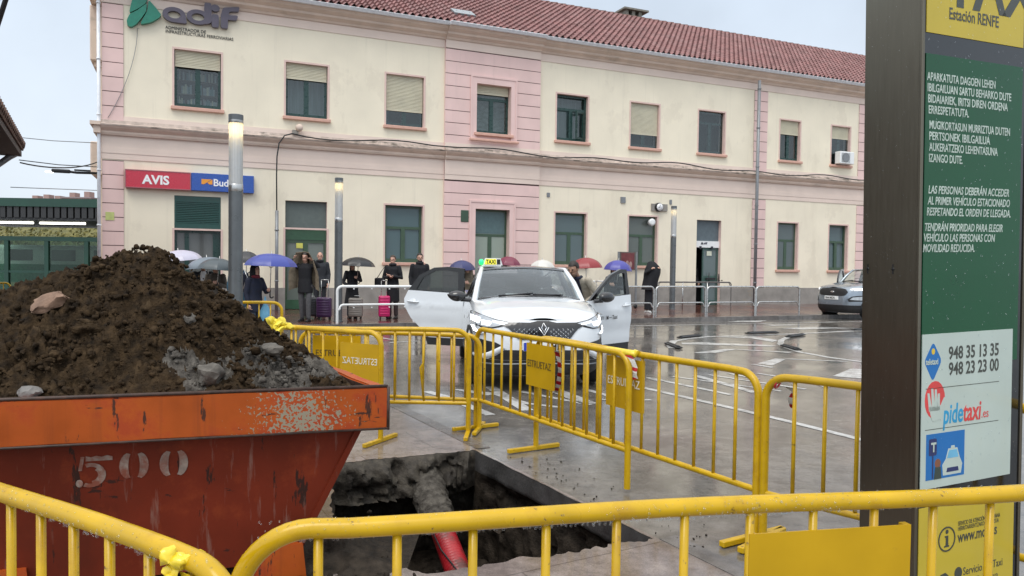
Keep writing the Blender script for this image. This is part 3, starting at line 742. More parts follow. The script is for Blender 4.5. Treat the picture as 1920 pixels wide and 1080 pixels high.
# ------------------------------------------------------------------ signs and fittings hung on the facade
FX, FZ = (1, 0, 0), (0, 0, 1)
def on_facade(name, s, y, z, label, cat, group=None): return empty(name, W(s, y, z), TH, label, cat, group)
red_s = mat('sign_red', (.52, .012, .04), .25, var=.04, coat=.3); blue_s = mat('sign_blue', (.008, .07, .36), .25, var=.04, coat=.3)
white_s = mat('sign_white', (.85, .85, .85), .4, var=.02); orange_s = mat('sign_orange', (.8, .32, .03), .4, var=.04)
frame_s = mat('sign_frame', (.35, .12, .14), .4)
q = on_facade('red_sign', .58, 0, 3.66, 'red rectangular car hire sign with bold white capital lettering', 'sign')
bm = B(); box(bm, (0, -.17, 0), (1.72, -.005, .52), bev=.01); build('sign_box', fix(bm), red_s, q)
bm = B()
for a, b in (((0, 0), (1.72, .025)), ((0, .495), (1.72, .52)), ((0, .025), (.025, .495)), ((1.695, .025), (1.72, .495))): box(bm, (a[0], -.18, a[1]), (b[0], -.169, b[1]))
build('sign_frame', fix(bm), frame_s, q)
text('lettering', 'AVIS', .35, (.45, -.174, .135), FX, FZ, white_s, q, .004, 1.0, .012)
q = on_facade('blue_sign', 2.305, 0, 3.66, 'blue rectangular car hire sign with orange emblem, beside the red one', 'sign')
bm = B(); box(bm, (0, -.17, 0), (1.745, -.005, .52), bev=.01); build('sign_box', fix(bm), blue_s, q)
text('lettering', 'Budget', .29, (.60, -.174, .165), FX, FZ, white_s, q, .004, .95, .006)
bm = B(); prism(bm, [(.28, .35), (.56, .35), (.35, .20), (.28, .20)], -.178, -.171); prism(bm, [(.58, .35), (.58, .20), (.50, .20), (.44, .25)], -.178, -.171); build('emblem', fix(bm), orange_s, q)
# railway company sign
q = on_facade('railway_sign', .6, 0, 8.1, 'green emblem and large grey lettering high on the station wall', 'sign')
Zc = lambda pts: [tuple(a - b for a, b in zip(F(180 + x / 4.5, y / 4.5), (.6, 8.1))) for x, y in pts]
def rounded(pts, k=5, r=.28):
    out = []; n = len(pts)
    for i in range(n):
        p0, p, p1 = V(pts[i - 1]), V(pts[i]), V(pts[(i + 1) % n]); a = p + (p0 - p) * r; b = p + (p1 - p) * r
        for j in range(k + 1):
            t = j / k; out.append(tuple(a * (1 - t) ** 2 + p * 2 * t * (1 - t) + b * t * t))
    return out
bm = B()
for pl in ([(283, 122), (300, 40), (322, -30), (385, -50), (440, 0), (418, 45), (360, 85)], [(262, 185), (285, 132), (350, 100), (432, 40), (425, 110), (385, 165), (345, 215), (300, 240), (268, 225)], [(372, 218), (436, 105), (446, 12), (500, 70), (550, 135), (540, 158), (470, 200)]):
    prism(bm, rounded(Zc(pl), 4, .22), -.16, -.10)
    prism(bm, rounded(Zc(pl), 2, .22), -.099, -.002)
build('emblem', fix(bm), mat('emblem_green', (.015, .20, .13), .35), q)
ad = mat('lettering_grey', (.10, .085, .115), .4)
def ring_letter(bm, cx, cz, rx, rz, ix, iz, dz=0):
    n = 28
    for k in range(n):
        a0, a1 = 2 * pi * k / n, 2 * pi * (k + 1) / n
        prism(bm, [(cx + rx * cos(a0), cz + rz * sin(a0)), (cx + rx * cos(a1), cz + rz * sin(a1)), (cx + ix * cos(a1), cz + dz + iz * sin(a1)), (cx + ix * cos(a0), cz + dz + iz * sin(a0))], -.14, -.02)
bm = B()
f0 = lambda x, y: V((F(180 + x / 4.5, y / 4.5)[0] - .6, F(180 + x / 4.5, y / 4.5)[1] - 8.1))
c = f0(660, 135); ring_letter(bm, c.x, c.y, .31, .215, .17, .105); p = f0(768, 194)
prism(bm, rounded([(c.x - .02, c.y - .215), (p.x, c.y - .215), (p.x - .03, c.y - .04), (c.x + .30, c.y + .02), (c.x + .19, c.y - .06), (c.x + .12, c.y - .10)], 3, .2), -.141, -.021)
c = f0(860, 155); ring_letter(bm, c.x, c.y, .31, .215, .17, .105); p = f0(935, 75)
prism(bm, rounded([(c.x + .17, c.y + .45), (c.x + .37, c.y + .45), (c.x + .37, c.y - .12), (c.x + .17, c.y - .19)], 3, .2), -.141, -.021)
p = f0(1005, 175); prism(bm, rounded([(p.x - .1, p.y + .15), (p.x + .1, p.y + .15), (p.x + .1, p.y - .23), (p.x - .1, p.y - .23)], 3, .25), -.14, -.02); ring_letter(bm, p.x, p.y + .33, .12, .1, .001, .001)
p = f0(1082, 180); prism(bm, rounded([(p.x - .1, p.y + .2), (p.x + .1, p.y + .18), (p.x + .1, p.y - .24), (p.x - .1, p.y - .24)], 3, .2), -.14, -.02)
prism(bm, rounded([(p.x - .1, p.y + .12), (p.x - .04, p.y + .36), (p.x + .42, p.y + .44), (p.x + .40, p.y + .30), (p.x + .14, p.y + .27), (p.x + .1, p.y + .10)], 3, .2), -.141, -.021)
prism(bm, rounded([(p.x + .05, p.y + .16), (p.x + .38, p.y + .18), (p.x + .34, p.y + .03), (p.x + .05, p.y + .02)], 3, .2), -.142, -.022)
build('lettering', fix(bm), ad, q)
p = f0(585, 248); text('small_lettering', 'ADMINISTRADOR DE\nINFRAESTRUCTURAS FERROVIARIAS', .13, (p.x, -.012, p.y + .02), FX, FZ, mat('sign_black', (.02, .02, .02), .5), q, .004, .88, .0, line=.85)
# cable along the facade
bm = B(); pts = [(4.70, -.30, 3.1), (4.69, -.30, 4.2), (4.70, -.30, 4.8), (4.76, -.30, 5.2), (4.92, -.30, 5.45), (5.15, -.30, 5.53)]
for i in range(1, 60):
    s = 5.15 + i * .41; pts.append((s, -.30 - (BP if BAY0 - .2 < s < BAY1 + .2 else 0), 5.50 + .05 * sin(s * 1.7) + .04 * sin(s * .7 + 1)))
tube(bm, pts, .022, 6); o = build('wall_cable', fix(bm), black, loc=C0, rz=TH); tag(o, 'thick black cable looping up the wall and running along the cornice ledge', 'cable')
bm = B(); pts = [(.95, -.07, 8.2)] + [(.9 - .75 * (i / 12) ** 1.8, -.05, 8.2 - 2.6 * i / 12) for i in range(13)]
tube(bm, pts, .008, 5); o = build('thin_cable', fix(bm), pipe_m, loc=C0, rz=TH); tag(o, 'thin grey wire hanging from the green emblem down to the corner', 'cable')
q = on_facade('floodlight', 5.29, -.1, 5.62, 'small beige floodlight on the cornice ledge above the door', 'lamp')
bm = B(); lathe(bm, [(.0, -.16), (.09, -.16), (.11, -.1), (.11, .02), (.05, .06)], (.08, -.05, .12), 16, axis='y'); build('lamp_head', fix(bm), stone, q)
bm = B(); box(bm, (-.12, -.06, -.06), (.06, .06, .05)); tube(bm, [(0, 0, 0), (.08, 0, .1)], .02, 6); build('bracket', fix(bm), wains, q)
q = on_facade('wall_clock', 18.71, -.06, 3.88, 'round white clock on a brown bracket between two ground-floor openings', 'clock')
bm = B(); lathe(bm, [(.001, -.1), (.15, -.1), (.17, -.06), (.17, .05)], n=24, axis='y'); build('case', fix(bm), black, q)
bm = B(); lathe(bm, [(.001, -.106), (.14, -.106), (.14, -.101)], n=24, axis='y'); build('dial', fix(bm), white_s, q)
bm = B(); box(bm, (-.01, -.112, -.01), (.01, -.107, .1)); box(bm, (-.08, -.112, -.01), (-.01, -.107, .01)); build('hand', fix(bm), black, q)
bm = B(); box(bm, (-.3, .0, -.14), (.42, .055, .13)); build('bracket', fix(bm), wains, q)
q = on_facade('loudspeaker', 18.42, .08, 3.30, 'round white loudspeaker in the top corner of a dark window', 'loudspeaker')
bm = B(); lathe(bm, [(.06, -.2), (.13, -.2), (.14, -.15), (.10, .0)], n=20, axis='y'); build('horn', fix(bm), white, q)
bm = B(); lathe(bm, [(.001, -.17), (.045, -.17), (.05, .05)], n=12, axis='y'); build('driver', fix(bm), pipe_m, q)
q = on_facade('air_conditioner', 28.1, -.06, 6.12, 'white air conditioner unit standing on an upstairs window sill', 'air conditioner')
bm = B(); box(bm, (-.42, -.30, 0), (.40, 0, .52), bev=.02); build('case', fix(bm), white, q)
bm = B()
for i in range(9): box(bm, (-.34, -.312, .07 + i * .045), (.14, -.301, .085 + i * .045))
lathe(bm, [(.20, -.316), (.19, -.318), (.19, -.301)], (-.1, 0, .26), 20, axis='y'); build('grille', fix(bm), pipe_m, q)
q = on_facade('wall_lamp', -.1, .2, 4.05, 'slim street lamp reaching out from the station corner, lit', 'lamp')
bm = B(); tube(bm, [(0, 0, 0), (-.55, -.05, -.02), (-.75, -.06, 0)], .035, 8); build('arm', fix(bm), black, q)
bm = B(); box(bm, (-1.15, -.14, -.05), (-.70, .02, .05), bev=.03, seg=2); box(bm, (-.6, -.1, .03), (-.2, .0, .07)); build('lamp_head', fix(bm), black, q)
bm = B(); box(bm, (-1.30, -.12, -.06), (-1.10, .0, -.02), bev=.01); build('lens', fix(bm), mat('lamp_lens', (.9, .95, 1), .3, emis=(1, 1, 1, 1.6)), q)
# ------------------------------------------------------------------ far left: brick shed, station canopy, hillside, flats
q = empty('brick_shed', (-12.45, 18.4, 0), R_(29.5), 'dark brick outbuilding with an overhanging tiled eave at the left edge', 'building')
brickm = mat('dark_brick', (.10, .06, .045), .8, var=.3, ns=20, bump=.5, bs=30, stretch=(1, 1, 3))
bm = B(); box(bm, (-6, -12, 0), (-.35, 0, 4.6)); build('wall', fix(bm), brickm, q)
bm = B(); prism(bm, [(.33, 4.30), (.36, 4.42), (-3, 5.0), (-6.4, 4.5), (-6.4, 4.3), (-3, 4.85)], -12.4, .35, 'xz')
for i in range(44): tube(bm, [(.38, -12.3 + i * .29, 4.42), (-3, -12.3 + i * .29, 5.0)], .085, 6)
rf = build('roof', fix(bm), mat('old_brown_tile', (.10, .055, .04), .8, var=.4, ns=4), q, 60)
bm = B(); box(bm, (-.345, -12, 4.15), (.30, .3, 4.28)); build('eave_board', fix(bm), mat('dark_eave_wood', (.06, .045, .04), .7), q)
bm = B(); tube(bm, [(.25, .2, 4.25), (.05, .12, 4.1), (-.22, .1, 3.85), (-.24, .1, 3.6), (-.24, .1, 0)], .075, 10); build('downpipe', fix(bm), pipe_m, q)

q = empty('station_canopy', (-21.6, 34, 0), R_(2), 'green steel platform canopy with a glazed green screen and two lit tube lights', 'canopy')
gcan = mat('canopy_green', (.016, .06, .042), .45, var=.15, ns=2)
bm = B(); box(bm, (-6, -.3, 3.95), (3.2, 8, 4.32)); build('fascia', fix(bm), gcan, q)
bm = B(); box(bm, (-6, -.2, 3.35), (3.1, 8, 3.45))
for i in range(30): box(bm, (-6 + i * .3, -.25, 3.452), (-5.78 + i * .3, 8, 3.948))
build('soffit', fix(bm), mat('canopy_soffit', (.03, .031, .033), .6), q)
for x in (-5.4, -3.2, -1.6, .2, 2.0, 3.0):
    bm = B(); box(bm, (x - .09, .3, 0), (x + .09, .48, 2.42)); build('post', fix(bm), gcan, q)
bm = B(); box(bm, (2.85, .6, 0), (3.1, .85, 3.35)); build('column', fix(bm), black, q)
bm = B(); box(bm, (-6, .28, 2.42), (3.1, .5, 2.62)); box(bm, (-6, .28, .02), (3.1, .5, .3)); box(bm, (-6, .31, .95), (3.1, .47, 1.05)); build('rail', fix(bm), gcan, q)
bm = B(); box(bm, (-6, .38, .3), (3.1, .39, 2.42)); build('pane', fix(bm), glass('screen_glass', (.45, .58, .5), .6, .05), q)
tubem = mat('tube_light', (1, 1, .95), .4, emis=(1, .97, .85, 3.0))
for x0, x1 in ((-2.9, -.9), (-.6, 1.5)):
    bm = B(); tube(bm, [(x0, 1.2, 3.28), (x1, 1.2, 3.28)], .05, 8); build('tube_light', fix(bm), tubem, q)
q = empty('train', (-25, 41, 0), R_(2), 'white train standing behind the green glazed screen', 'train')
bm = B(); box(bm, (-8, 0, .5), (9, 2.8, 2.35), bev=.25, seg=3); build('body', fix(bm), white, q, 40)
bm = B(); box(bm, (-8, -.02, .3), (9, -.003, 1.3)); build('lower_stripe', fix(bm), mat('train_green', (.04, .22, .14), .3), q)
bm = B()
for i in range(7): box(bm, (-7.2 + i * 2.3, -.02, 1.5), (-5.9 + i * 2.3, -.002, 2.1))
build('window', fix(bm), blackgloss, q)
# hillside covered in autumn scrub
bm = B(); grid = []
for j in range(14):
    row = []
    for i in range(50):
        x = -75 + i * 1.6; y = 55 + j * 4
        row.append(bm.verts.new((x, y, -.3 + min(j, 6) * .95 + 1.0 * mnoise.noise(V((x * .2, y * .2, 0))))))
    grid.append(row)
for a, b in zip(grid, grid[1:]):
    for i in range(49): bm.faces.new((a[i], a[i + 1], b[i + 1], b[i]))
o = build('hill', fix(bm), mat('autumn_scrub', (.06, .065, .02), .9, c2=(.18, .16, .05), ns=.8, bump=1, bs=3), smooth=180); tag(o, kind='structure')
bm = B()
for i in range(5200):
    x, y = random.uniform(-48, -22), random.uniform(54, 68); z = .6 + (y - 55) * .24 + random.uniform(0, 1.5); r = random.uniform(.05, .20)
    n_ = V((random.gauss(0, 1), random.gauss(-1, 1), random.gauss(.5, 1))).normalized(); e1_ = n_.orthogonal().normalized() * r; e2_ = n_.cross(e1_)
    c_ = V((x, y, z)); bm.faces.new([bm.verts.new(c_ + d_) for d_ in (e1_, e2_ * .7, -e1_, -e2_ * .7)])
o = build('scrub', fix(bm), mat('scrub_leaves', (.06, .065, .02), .9, c2=(.22, .19, .06), ns=3)); tag(o, kind='stuff', label='yellow green scrub covering the hillside behind the platform')
flat_m = mat('distant_flats_wall', (.36, .24, .21), .9, var=.12, ns=.2); flat_roof = mat('distant_flats_roof', (.28, .22, .22), .9)
for i, (x, w, h, extra) in enumerate(((-215, 15, 27, 3), (-199, 13, 28.5, 2), (-184.5, 17, 27.2, 4), (-166, 14, 26.6, 3), (-151, 16, 28, 3), (-134, 13, 26, 2))):
    q = empty('apartment_block', (x, 330, 0), 0, ['distant pink apartment block with three rooftop huts, farthest to the left', 'distant pink apartment block with two rooftop huts, taller than its neighbours', 'distant pink apartment block with four small rooftop huts', 'distant low pink apartment block just right of the four-hut one', 'distant pink apartment block with a tall roof near the station corner', 'distant pink apartment block half hidden by the station corner'][i], 'apartment block', 'distant apartment blocks')
    bm = B(); box(bm, (0, 0, 0), (w, 12, h)); build('wall', fix(bm), flat_m, q)
    bm = B(); box(bm, (-.4, -.4, h), (w + .4, 12.4, h + .5)); build('roof', fix(bm), flat_roof, q)
    for k in range(extra):
        bm = B(); xx = (k + .35) * w / extra; box(bm, (xx, 2, h + .5), (xx + 2.4, 6, h + 2.6 + .5 * (k % 2))); build('roof_hut', fix(bm), flat_m, q)
    bm = B()
    for r in range(8):
        for c_ in range(int(w / 2.6)): box(bm, (.8 + c_ * 2.6, -.05, 2 + r * 3), (2.0 + c_ * 2.6, -.01, 3.5 + r * 3))
    build('window', fix(bm), inside, q)
# overhead wires between the shed and the station
for k, (pts, r, lab) in enumerate(((((38, 305), (90, 318), (150, 318), (182, 304)), .018, 'black telephone wire sagging from the shed pipe to the station corner'),
                                   (((36, 300), (110, 309), (182, 313)), .012, 'thin black wire just above the sagging telephone wire'),
                                   (((20, 256), (100, 264), (180, 268)), .010, 'thin grey overhead wire level with the shed eave'),
                                   (((20, 351), (100, 354), (182, 357)), .010, 'thin grey overhead wire just above the canopy roof'))):
    bm = B(); n = len(pts); out = []
    for i, (x, y) in enumerate(pts):
        d = 18.2 + (21.5 - 18.2) * i / (n - 1); v = ray(x, y); out.append(CAM + v * (d / v.y))
    if n == 4:
        sm = []
        for i in range(13):
            t = i / 12; sm.append(out[0] * (1 - t) ** 3 + out[1] * 3 * t * (1 - t) ** 2 + out[2] * 3 * t * t * (1 - t) + out[3] * t ** 3)
        out = sm
    tube(bm, out, r, 5); o = build('overhead_wire', fix(bm), black if r > .011 else pipe_m); tag(o, lab, 'wire', 'overhead wires')
bm = B(); o1 = CAM + ray(-12, 70) * 7; o2 = CAM + ray(25, -45) * 7
tube(bm, [o1, o2, o2 + (o2 - o1) * 2], .022, 6); tag(build('overhead_wire', fix(bm), black), 'thick dark cable crossing the top left corner of the sky', 'wire', 'overhead wires')

# ------------------------------------------------------------------ lamp posts
def lamp_post(x, y, z0, h, label, warm, first=[None]):
    q = empty('lamp_post', (x, y, z0), 0, label, 'lamp post', 'cylindrical lamp posts on the forecourt'); r = .10; zl = h - 1.10
    bm = B(); lathe(bm, [(.02, 0), (r + .02, 0), (r + .02, .02), (r, .03), (r, zl)], n=28); build('pole', fix(bm), conc_col, q, 40)
    bm = B(); lathe(bm, [(r * .98, zl), (r * 1.02, zl + .005), (r * 1.02, zl + .10), (r * .98, zl + .105)], n=28); build('collar', fix(bm), galv, q, 40)
    bm = B(); lathe(bm, [(r * .97, zl + .105), (r * .97, h - .12), (r * .88, h - .121), (r * .88, zl + .11)], n=32)
    build('lens', fix(bm), lensm, q, 40)
    bm = B(); lathe(bm, [(.001, h - .32), (.06, h - .30), (.07, h - .14)], n=16); build('bulb', fix(bm), mat('bulb_glow', (1, .9, .6), .5, emis=(1, .72, .30, warm)), q, 60)
    bm = B(); lathe(bm, [(.03, zl + .11), (.03, h - .33)], n=10); build('inner_rod', fix(bm), galv, q)
    bm = B(); lathe(bm, [(r, h - .12), (r * 1.03, h - .115), (r * 1.03, h - .08)], n=28); build('cap_ring', fix(bm), galv, q, 40)
    bm = B(); lathe(bm, [(r * 1.03, h - .079), (r * 1.03, h - .005), (r * .97, h), (.001, h)], n=28); build('cap', fix(bm), conc_col, q, 40)
lensm = bpy.data.materials.new('ribbed_lamp_lens'); lensm.use_nodes = True
N, L = lensm.node_tree.nodes, lensm.node_tree.links; N.remove(N['Principled BSDF'])
tl = N.new('ShaderNodeBsdfTranslucent'); tl.inputs[0].default_value = (.85, .85, .83, 1); df = N.new('ShaderNodeBsdfDiffuse'); df.inputs[0].default_value = (.62, .63, .63, 1)
tr = N.new('ShaderNodeBsdfTransparent'); gl = N.new('ShaderNodeBsdfGlossy'); gl.inputs['Roughness'].default_value = .15
m1, m2, m3 = (N.new('ShaderNodeMixShader') for _ in range(3)); m1.inputs[0].default_value = .6; m2.inputs[0].default_value = .25; m3.inputs[0].default_value = .1
tcx = N.new('ShaderNodeTexCoord'); wv = N.new('ShaderNodeTexWave'); wv.inputs['Scale'].default_value = 9; wv.bands_direction = 'X'
L.new(tcx.outputs['Object'], wv.inputs['Vector']); mrx = N.new('ShaderNodeMapRange'); mrx.inputs['To Min'].default_value = .04; mrx.inputs['To Max'].default_value = .16
L.new(wv.outputs['Fac'], mrx.inputs[0]); L.new(mrx.outputs[0], m2.inputs[0])
L.new(tl.outputs[0], m1.inputs[1]); L.new(df.outputs[0], m1.inputs[2]); L.new(m1.outputs[0], m2.inputs[1]); L.new(tr.outputs[0], m2.inputs[2])
L.new(m2.outputs[0], m3.inputs[1]); L.new(gl.outputs[0], m3.inputs[2]); L.new(m3.outputs[0], N['Material Output'].inputs[0])
lamp_post(-4.0, 10.8, .004, 3.70, 'grey cylindrical lamp post rising behind the soil heap, its top glowing yellow', 9)
g = G(634, 603, .12); lamp_post(g.x, g.y, .12, 3.60, 'grey lamp post standing by the white tubular barrier', 5)
g = G(1260, 580, .12); lamp_post(g.x, g.y, .12, 3.62, 'grey lamp post behind the steel hoops on the right of the forecourt', 3)

# ------------------------------------------------------------------ orange skip and its load
so_ = V((-.61, 3.71, 0)); ku = V((-.954, -.30, 0)); ke = V((-.53, .848, 0)); Ls, Ws = 3.2, 1.65
sk = empty('rubble_skip', so_, 0, 'battered orange steel skip with number 500, heaped with dark soil', 'skip')
P_ = lambda a, b, z: ku * a + ke * b + V((0, 0, z))
def splat(m, c, cen, rad):
    nt = m.node_tree; N, L = nt.nodes, nt.links; p = N['Principled BSDF']; old = p.inputs['Base Color'].links[0].from_socket
    t = N.new('ShaderNodeTexCoord'); d = N.new('ShaderNodeVectorMath'); d.operation = 'DISTANCE'; d.inputs[1].default_value = cen; L.new(t.outputs['Object'], d.inputs[0])
    n = N.new('ShaderNodeTexNoise'); n.inputs['Scale'].default_value = 75; n.inputs['Detail'].default_value = 4; L.new(t.outputs['Object'], n.inputs['Vector'])
    a = N.new('ShaderNodeMath'); a.operation = 'DIVIDE'; a.inputs[1].default_value = rad; L.new(d.outputs['Value'], a.inputs[0])
    s = N.new('ShaderNodeMath'); s.operation = 'MULTIPLY_ADD'; s.inputs[1].default_value = -.28; s.inputs[2].default_value = .585; L.new(a.outputs[0], s.inputs[0])
    g = N.new('ShaderNodeMath'); g.operation = 'LESS_THAN'; L.new(n.outputs[0], g.inputs[0]); L.new(s.outputs[0], g.inputs[1])
    mx = N.new('ShaderNodeMix'); mx.data_type = 'RGBA'; L.new(g.outputs[0], mx.inputs[0]); L.new(old, mx.inputs[6]); mx.inputs[7].default_value = tuple(c) + (1,); L.new(mx.outputs[2], p.inputs['Base Color'])
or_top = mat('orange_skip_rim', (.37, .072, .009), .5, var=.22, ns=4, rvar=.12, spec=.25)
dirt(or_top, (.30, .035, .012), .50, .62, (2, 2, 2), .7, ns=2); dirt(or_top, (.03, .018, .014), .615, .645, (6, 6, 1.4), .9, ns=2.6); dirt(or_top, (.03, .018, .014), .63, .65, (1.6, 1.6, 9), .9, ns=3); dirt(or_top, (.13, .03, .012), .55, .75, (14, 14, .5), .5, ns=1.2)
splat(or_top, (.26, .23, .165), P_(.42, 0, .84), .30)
or_low = mat('orange_skip_side', (.135, .0175, .0055), .55, var=.28, ns=2.5, rvar=.12, spec=.2)  # same orange, much darker: the shade below the rim is in the colour
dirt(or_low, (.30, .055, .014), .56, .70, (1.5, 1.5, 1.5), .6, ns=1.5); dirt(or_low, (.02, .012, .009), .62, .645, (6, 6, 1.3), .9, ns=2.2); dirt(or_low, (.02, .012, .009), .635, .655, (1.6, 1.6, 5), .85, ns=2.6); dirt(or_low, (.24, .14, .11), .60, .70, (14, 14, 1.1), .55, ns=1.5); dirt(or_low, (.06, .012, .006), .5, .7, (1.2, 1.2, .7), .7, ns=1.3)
def quad(bm, *p, mi=0):
    f = bm.faces.new([bm.verts.new(v) for v in p]); f.material_index = mi
def slab(bm, p, nrm, t):
    """thick quad"""
    a = [bm.verts.new(v) for v in p]; b = [bm.verts.new(V(v) + nrm * t) for v in p]; n = len(p)
    bm.faces.new(a); bm.faces.new(b[::-1])
    for i in range(n): bm.faces.new((a[i], b[i], b[(i + 1) % n], a[(i + 1) % n]))
bm = B()
tp = [P_(.09, .08, .80), P_(Ls, .08, .80), P_(Ls, Ws - .08, .80), P_(.09, Ws - .08, .80)]
bt = [P_(.40, .14, .10), P_(Ls - .5, .14, .10), P_(Ls - .5, Ws - .14, .10), P_(.40, Ws - .14, .10)]
for i in range(4): quad(bm, tp[i], tp[(i + 1) % 4], bt[(i + 1) % 4], bt[i])
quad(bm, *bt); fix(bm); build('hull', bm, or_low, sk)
bm = B()
z0, z1 = .775, .985
o = [P_(0, 0, 0), P_(Ls + .1, 0, 0), P_(Ls + .1, Ws, 0), P_(0, Ws, 0)]; i_ = [P_(.07, .06, 0), P_(Ls, .06, 0), P_(Ls, Ws - .06, 0), P_(.07, Ws - .06, 0)]
up = V((0, 0, 1))
for k in range(4):
    k2 = (k + 1) % 4
    for za, zb, A_, B_, mi_ in ((z0, z1, o[k], o[k2], 0), (z1, z0, i_[k], i_[k2], 1)): quad(bm, A_ + up * za, B_ + up * za, B_ + up * zb, A_ + up * zb, mi=mi_)
    quad(bm, o[k] + up * z1, o[k2] + up * z1, i_[k2] + up * z1, i_[k] + up * z1); quad(bm, o[k] + up * z0, o[k2] + up * z0, i_[k2] + up * z0, i_[k] + up * z0)
bmesh.ops.remove_doubles(bm, verts=bm.verts[:], dist=.001); bmesh.ops.recalc_face_normals(bm, faces=bm.faces[:])
bmesh.ops.bevel(bm, geom=[e for e in bm.edges if e.calc_face_angle(0) > .5], offset=.008, segments=2, affect='EDGES')
bmesh.ops.subdivide_edges(bm, edges=[e for e in bm.edges if e.calc_length() > .5], cuts=24, use_grid_fill=True)
for v in bm.verts:
    w = v.co + so_; v.co += ke * (.010 * mnoise.noise(w * 2.5)) + up * (.008 * mnoise.noise(w * 3.7))
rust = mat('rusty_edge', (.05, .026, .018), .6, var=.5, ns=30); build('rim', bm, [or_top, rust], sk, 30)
bm = B()
tube(bm, [o[0] + up * .987 + ke * .01, o[1] + up * .987 + ke * .01], .009, 6); tube(bm, [o[0] + up * .777 - ke * .004, o[1] + up * .777 - ke * .004], .006, 6); tube(bm, [o[0] + up * .77, o[0] + up * .985], .008, 6)
build('worn_edge', fix(bm), rust, sk)
nrm_ = V((ku.y, -ku.x, 0)).normalized()
if nrm_.y > 0: nrm_ = -nrm_
for a in (.30, 1.5, 2.5):
    bm = B(); slab(bm, [P_(a + .06, .10, .01), P_(a + .30, .10, .01), P_(a + .27, .10, .20), P_(a + .08, .10, .20)], ke, .5); build('foot', fix(bm), or_top, sk)
bm = B(); fb = [P_(.092, .079, .79), P_(.125, .079, .79), P_(.435, .139, .12), P_(.402, .139, .12)]; slab(bm, fb, -ke, .014); build('corner_rib', fix(bm), or_low, sk)
# stencilled number, on the side plate just under the rim
sx_ = -ku; sdn = (P_(1, .14, .10) - P_(1, .08, .80)).normalized(); sup = -sdn; num = mat('worn_white_number', (.25, .19, .155), .7, var=.3, ns=20)
dirt(num, (.19, .035, .012), .44, .58, (7, 7, 7), .9); dirt(num, (.03, .02, .015), .66, .69, (8, 8, 2), .9)
def at_side(a, h): return P_(a, .08 + .06 * h / .70, .80 - h) + nrm_ * .004
def face2(pts):
    quad(bm, *[at_side(a, h) for a, h in pts])
bm = B()
for c_ in (1.14, .97):
    for sgn in (-1, 1):
        n = 9; out, inn = [], []
        for i in range(n):
            an = -pi / 2 * .80 + pi * .80 * i / (n - 1)
            out.append((c_ + sgn * (.018 + .044 * cos(an)), .155 - .064 * sin(an))); inn.append((c_ + sgn * (.010 + .014 * cos(an)), .155 - .058 * sin(an)))
        for i in range(n - 1): face2((out[i], out[i + 1], inn[i + 1], inn[i]))
c_ = 1.31
face2(((c_ + .045, .165), (c_ + .06, .165), (c_ + .05, .10), (c_ + .035, .10)))
for i in range(5): face2([(c_ + .03 - .022 * i, .098 + .006 * (i % 2)), (c_ + .03 - .022 * (i + 1), .098 + .006 * ((i + 1) % 2)), (c_ + .03 - .022 * (i + 1), .122), (c_ + .03 - .022 * i, .122)])
n = 12
for i in range(n):
    a0, a1 = (pi * .62 - pi * 1.28 * i / n), (pi * .62 - pi * 1.28 * (i + 1) / n)
    face2([(c_ - r_ * cos(a_) * 1.1 + .01, .188 - r_ * sin(a_)) for a_, r_ in ((a0, .058), (a1, .058), (a1, .028 if 2 < i < 10 else .04), (a0, .028 if 2 < i < 10 else .04))])
ellipsoid(bm, at_side(c_ + .055, .225), (.018, .003, .018), 10, 6)
fix(bm); build('lettering', bm, num, sk)

# soil heap: ridge profile taken across the skip, clods and stones mixed through
m_soil = mat('wet_soil', (.010, .0062, .003), .85, c2=(.058, .037, .019), ns=20, bump=1, bs=90, rvar=.12, spec=.12)
dirt(m_soil, (.075, .052, .030), .58, .72, (5, 5, 5), .7, ns=2)
m_grey = mat('pale_rubble', (.022, .018, .014), .85, c2=(.135, .122, .105), ns=22, bump=1, bs=80, spec=.25)
heap_o = so_ + ku * 1.6 + ke * .8
def heap_h(a, b):
    """height of the heap at (a along the skip, b across it)"""
    sil = [(-.1, .86), (.0, .97), (.11, 1.05), (.22, 1.11), (.34, 1.20), (.46, 1.29), (.6, 1.42), (.74, 1.52), (.83, 1.58), (.91, 1.65), (.99, 1.68), (1.11, 1.66), (1.21, 1.63), (1.34, 1.57), (1.47, 1.50), (1.61, 1.46), (1.68, 1.44), (1.76, 1.39), (2.2, 1.25), (2.7, 1.1), (3.2, .9)]
    for (x0, h0), (x1, h1) in zip(sil, sil[1:]):
        if x0 <= a <= x1: top = h0 + (h1 - h0) * (a - x0) / (x1 - x0); break
    else: top = .9
    ce = .75; k = abs(b - ce) / (.72 if b < ce else .85)
    return .93 + (top - .93) * max(0, 1 - k ** 1.15)
bm = B(); na, nb = 360, 190; rows = []
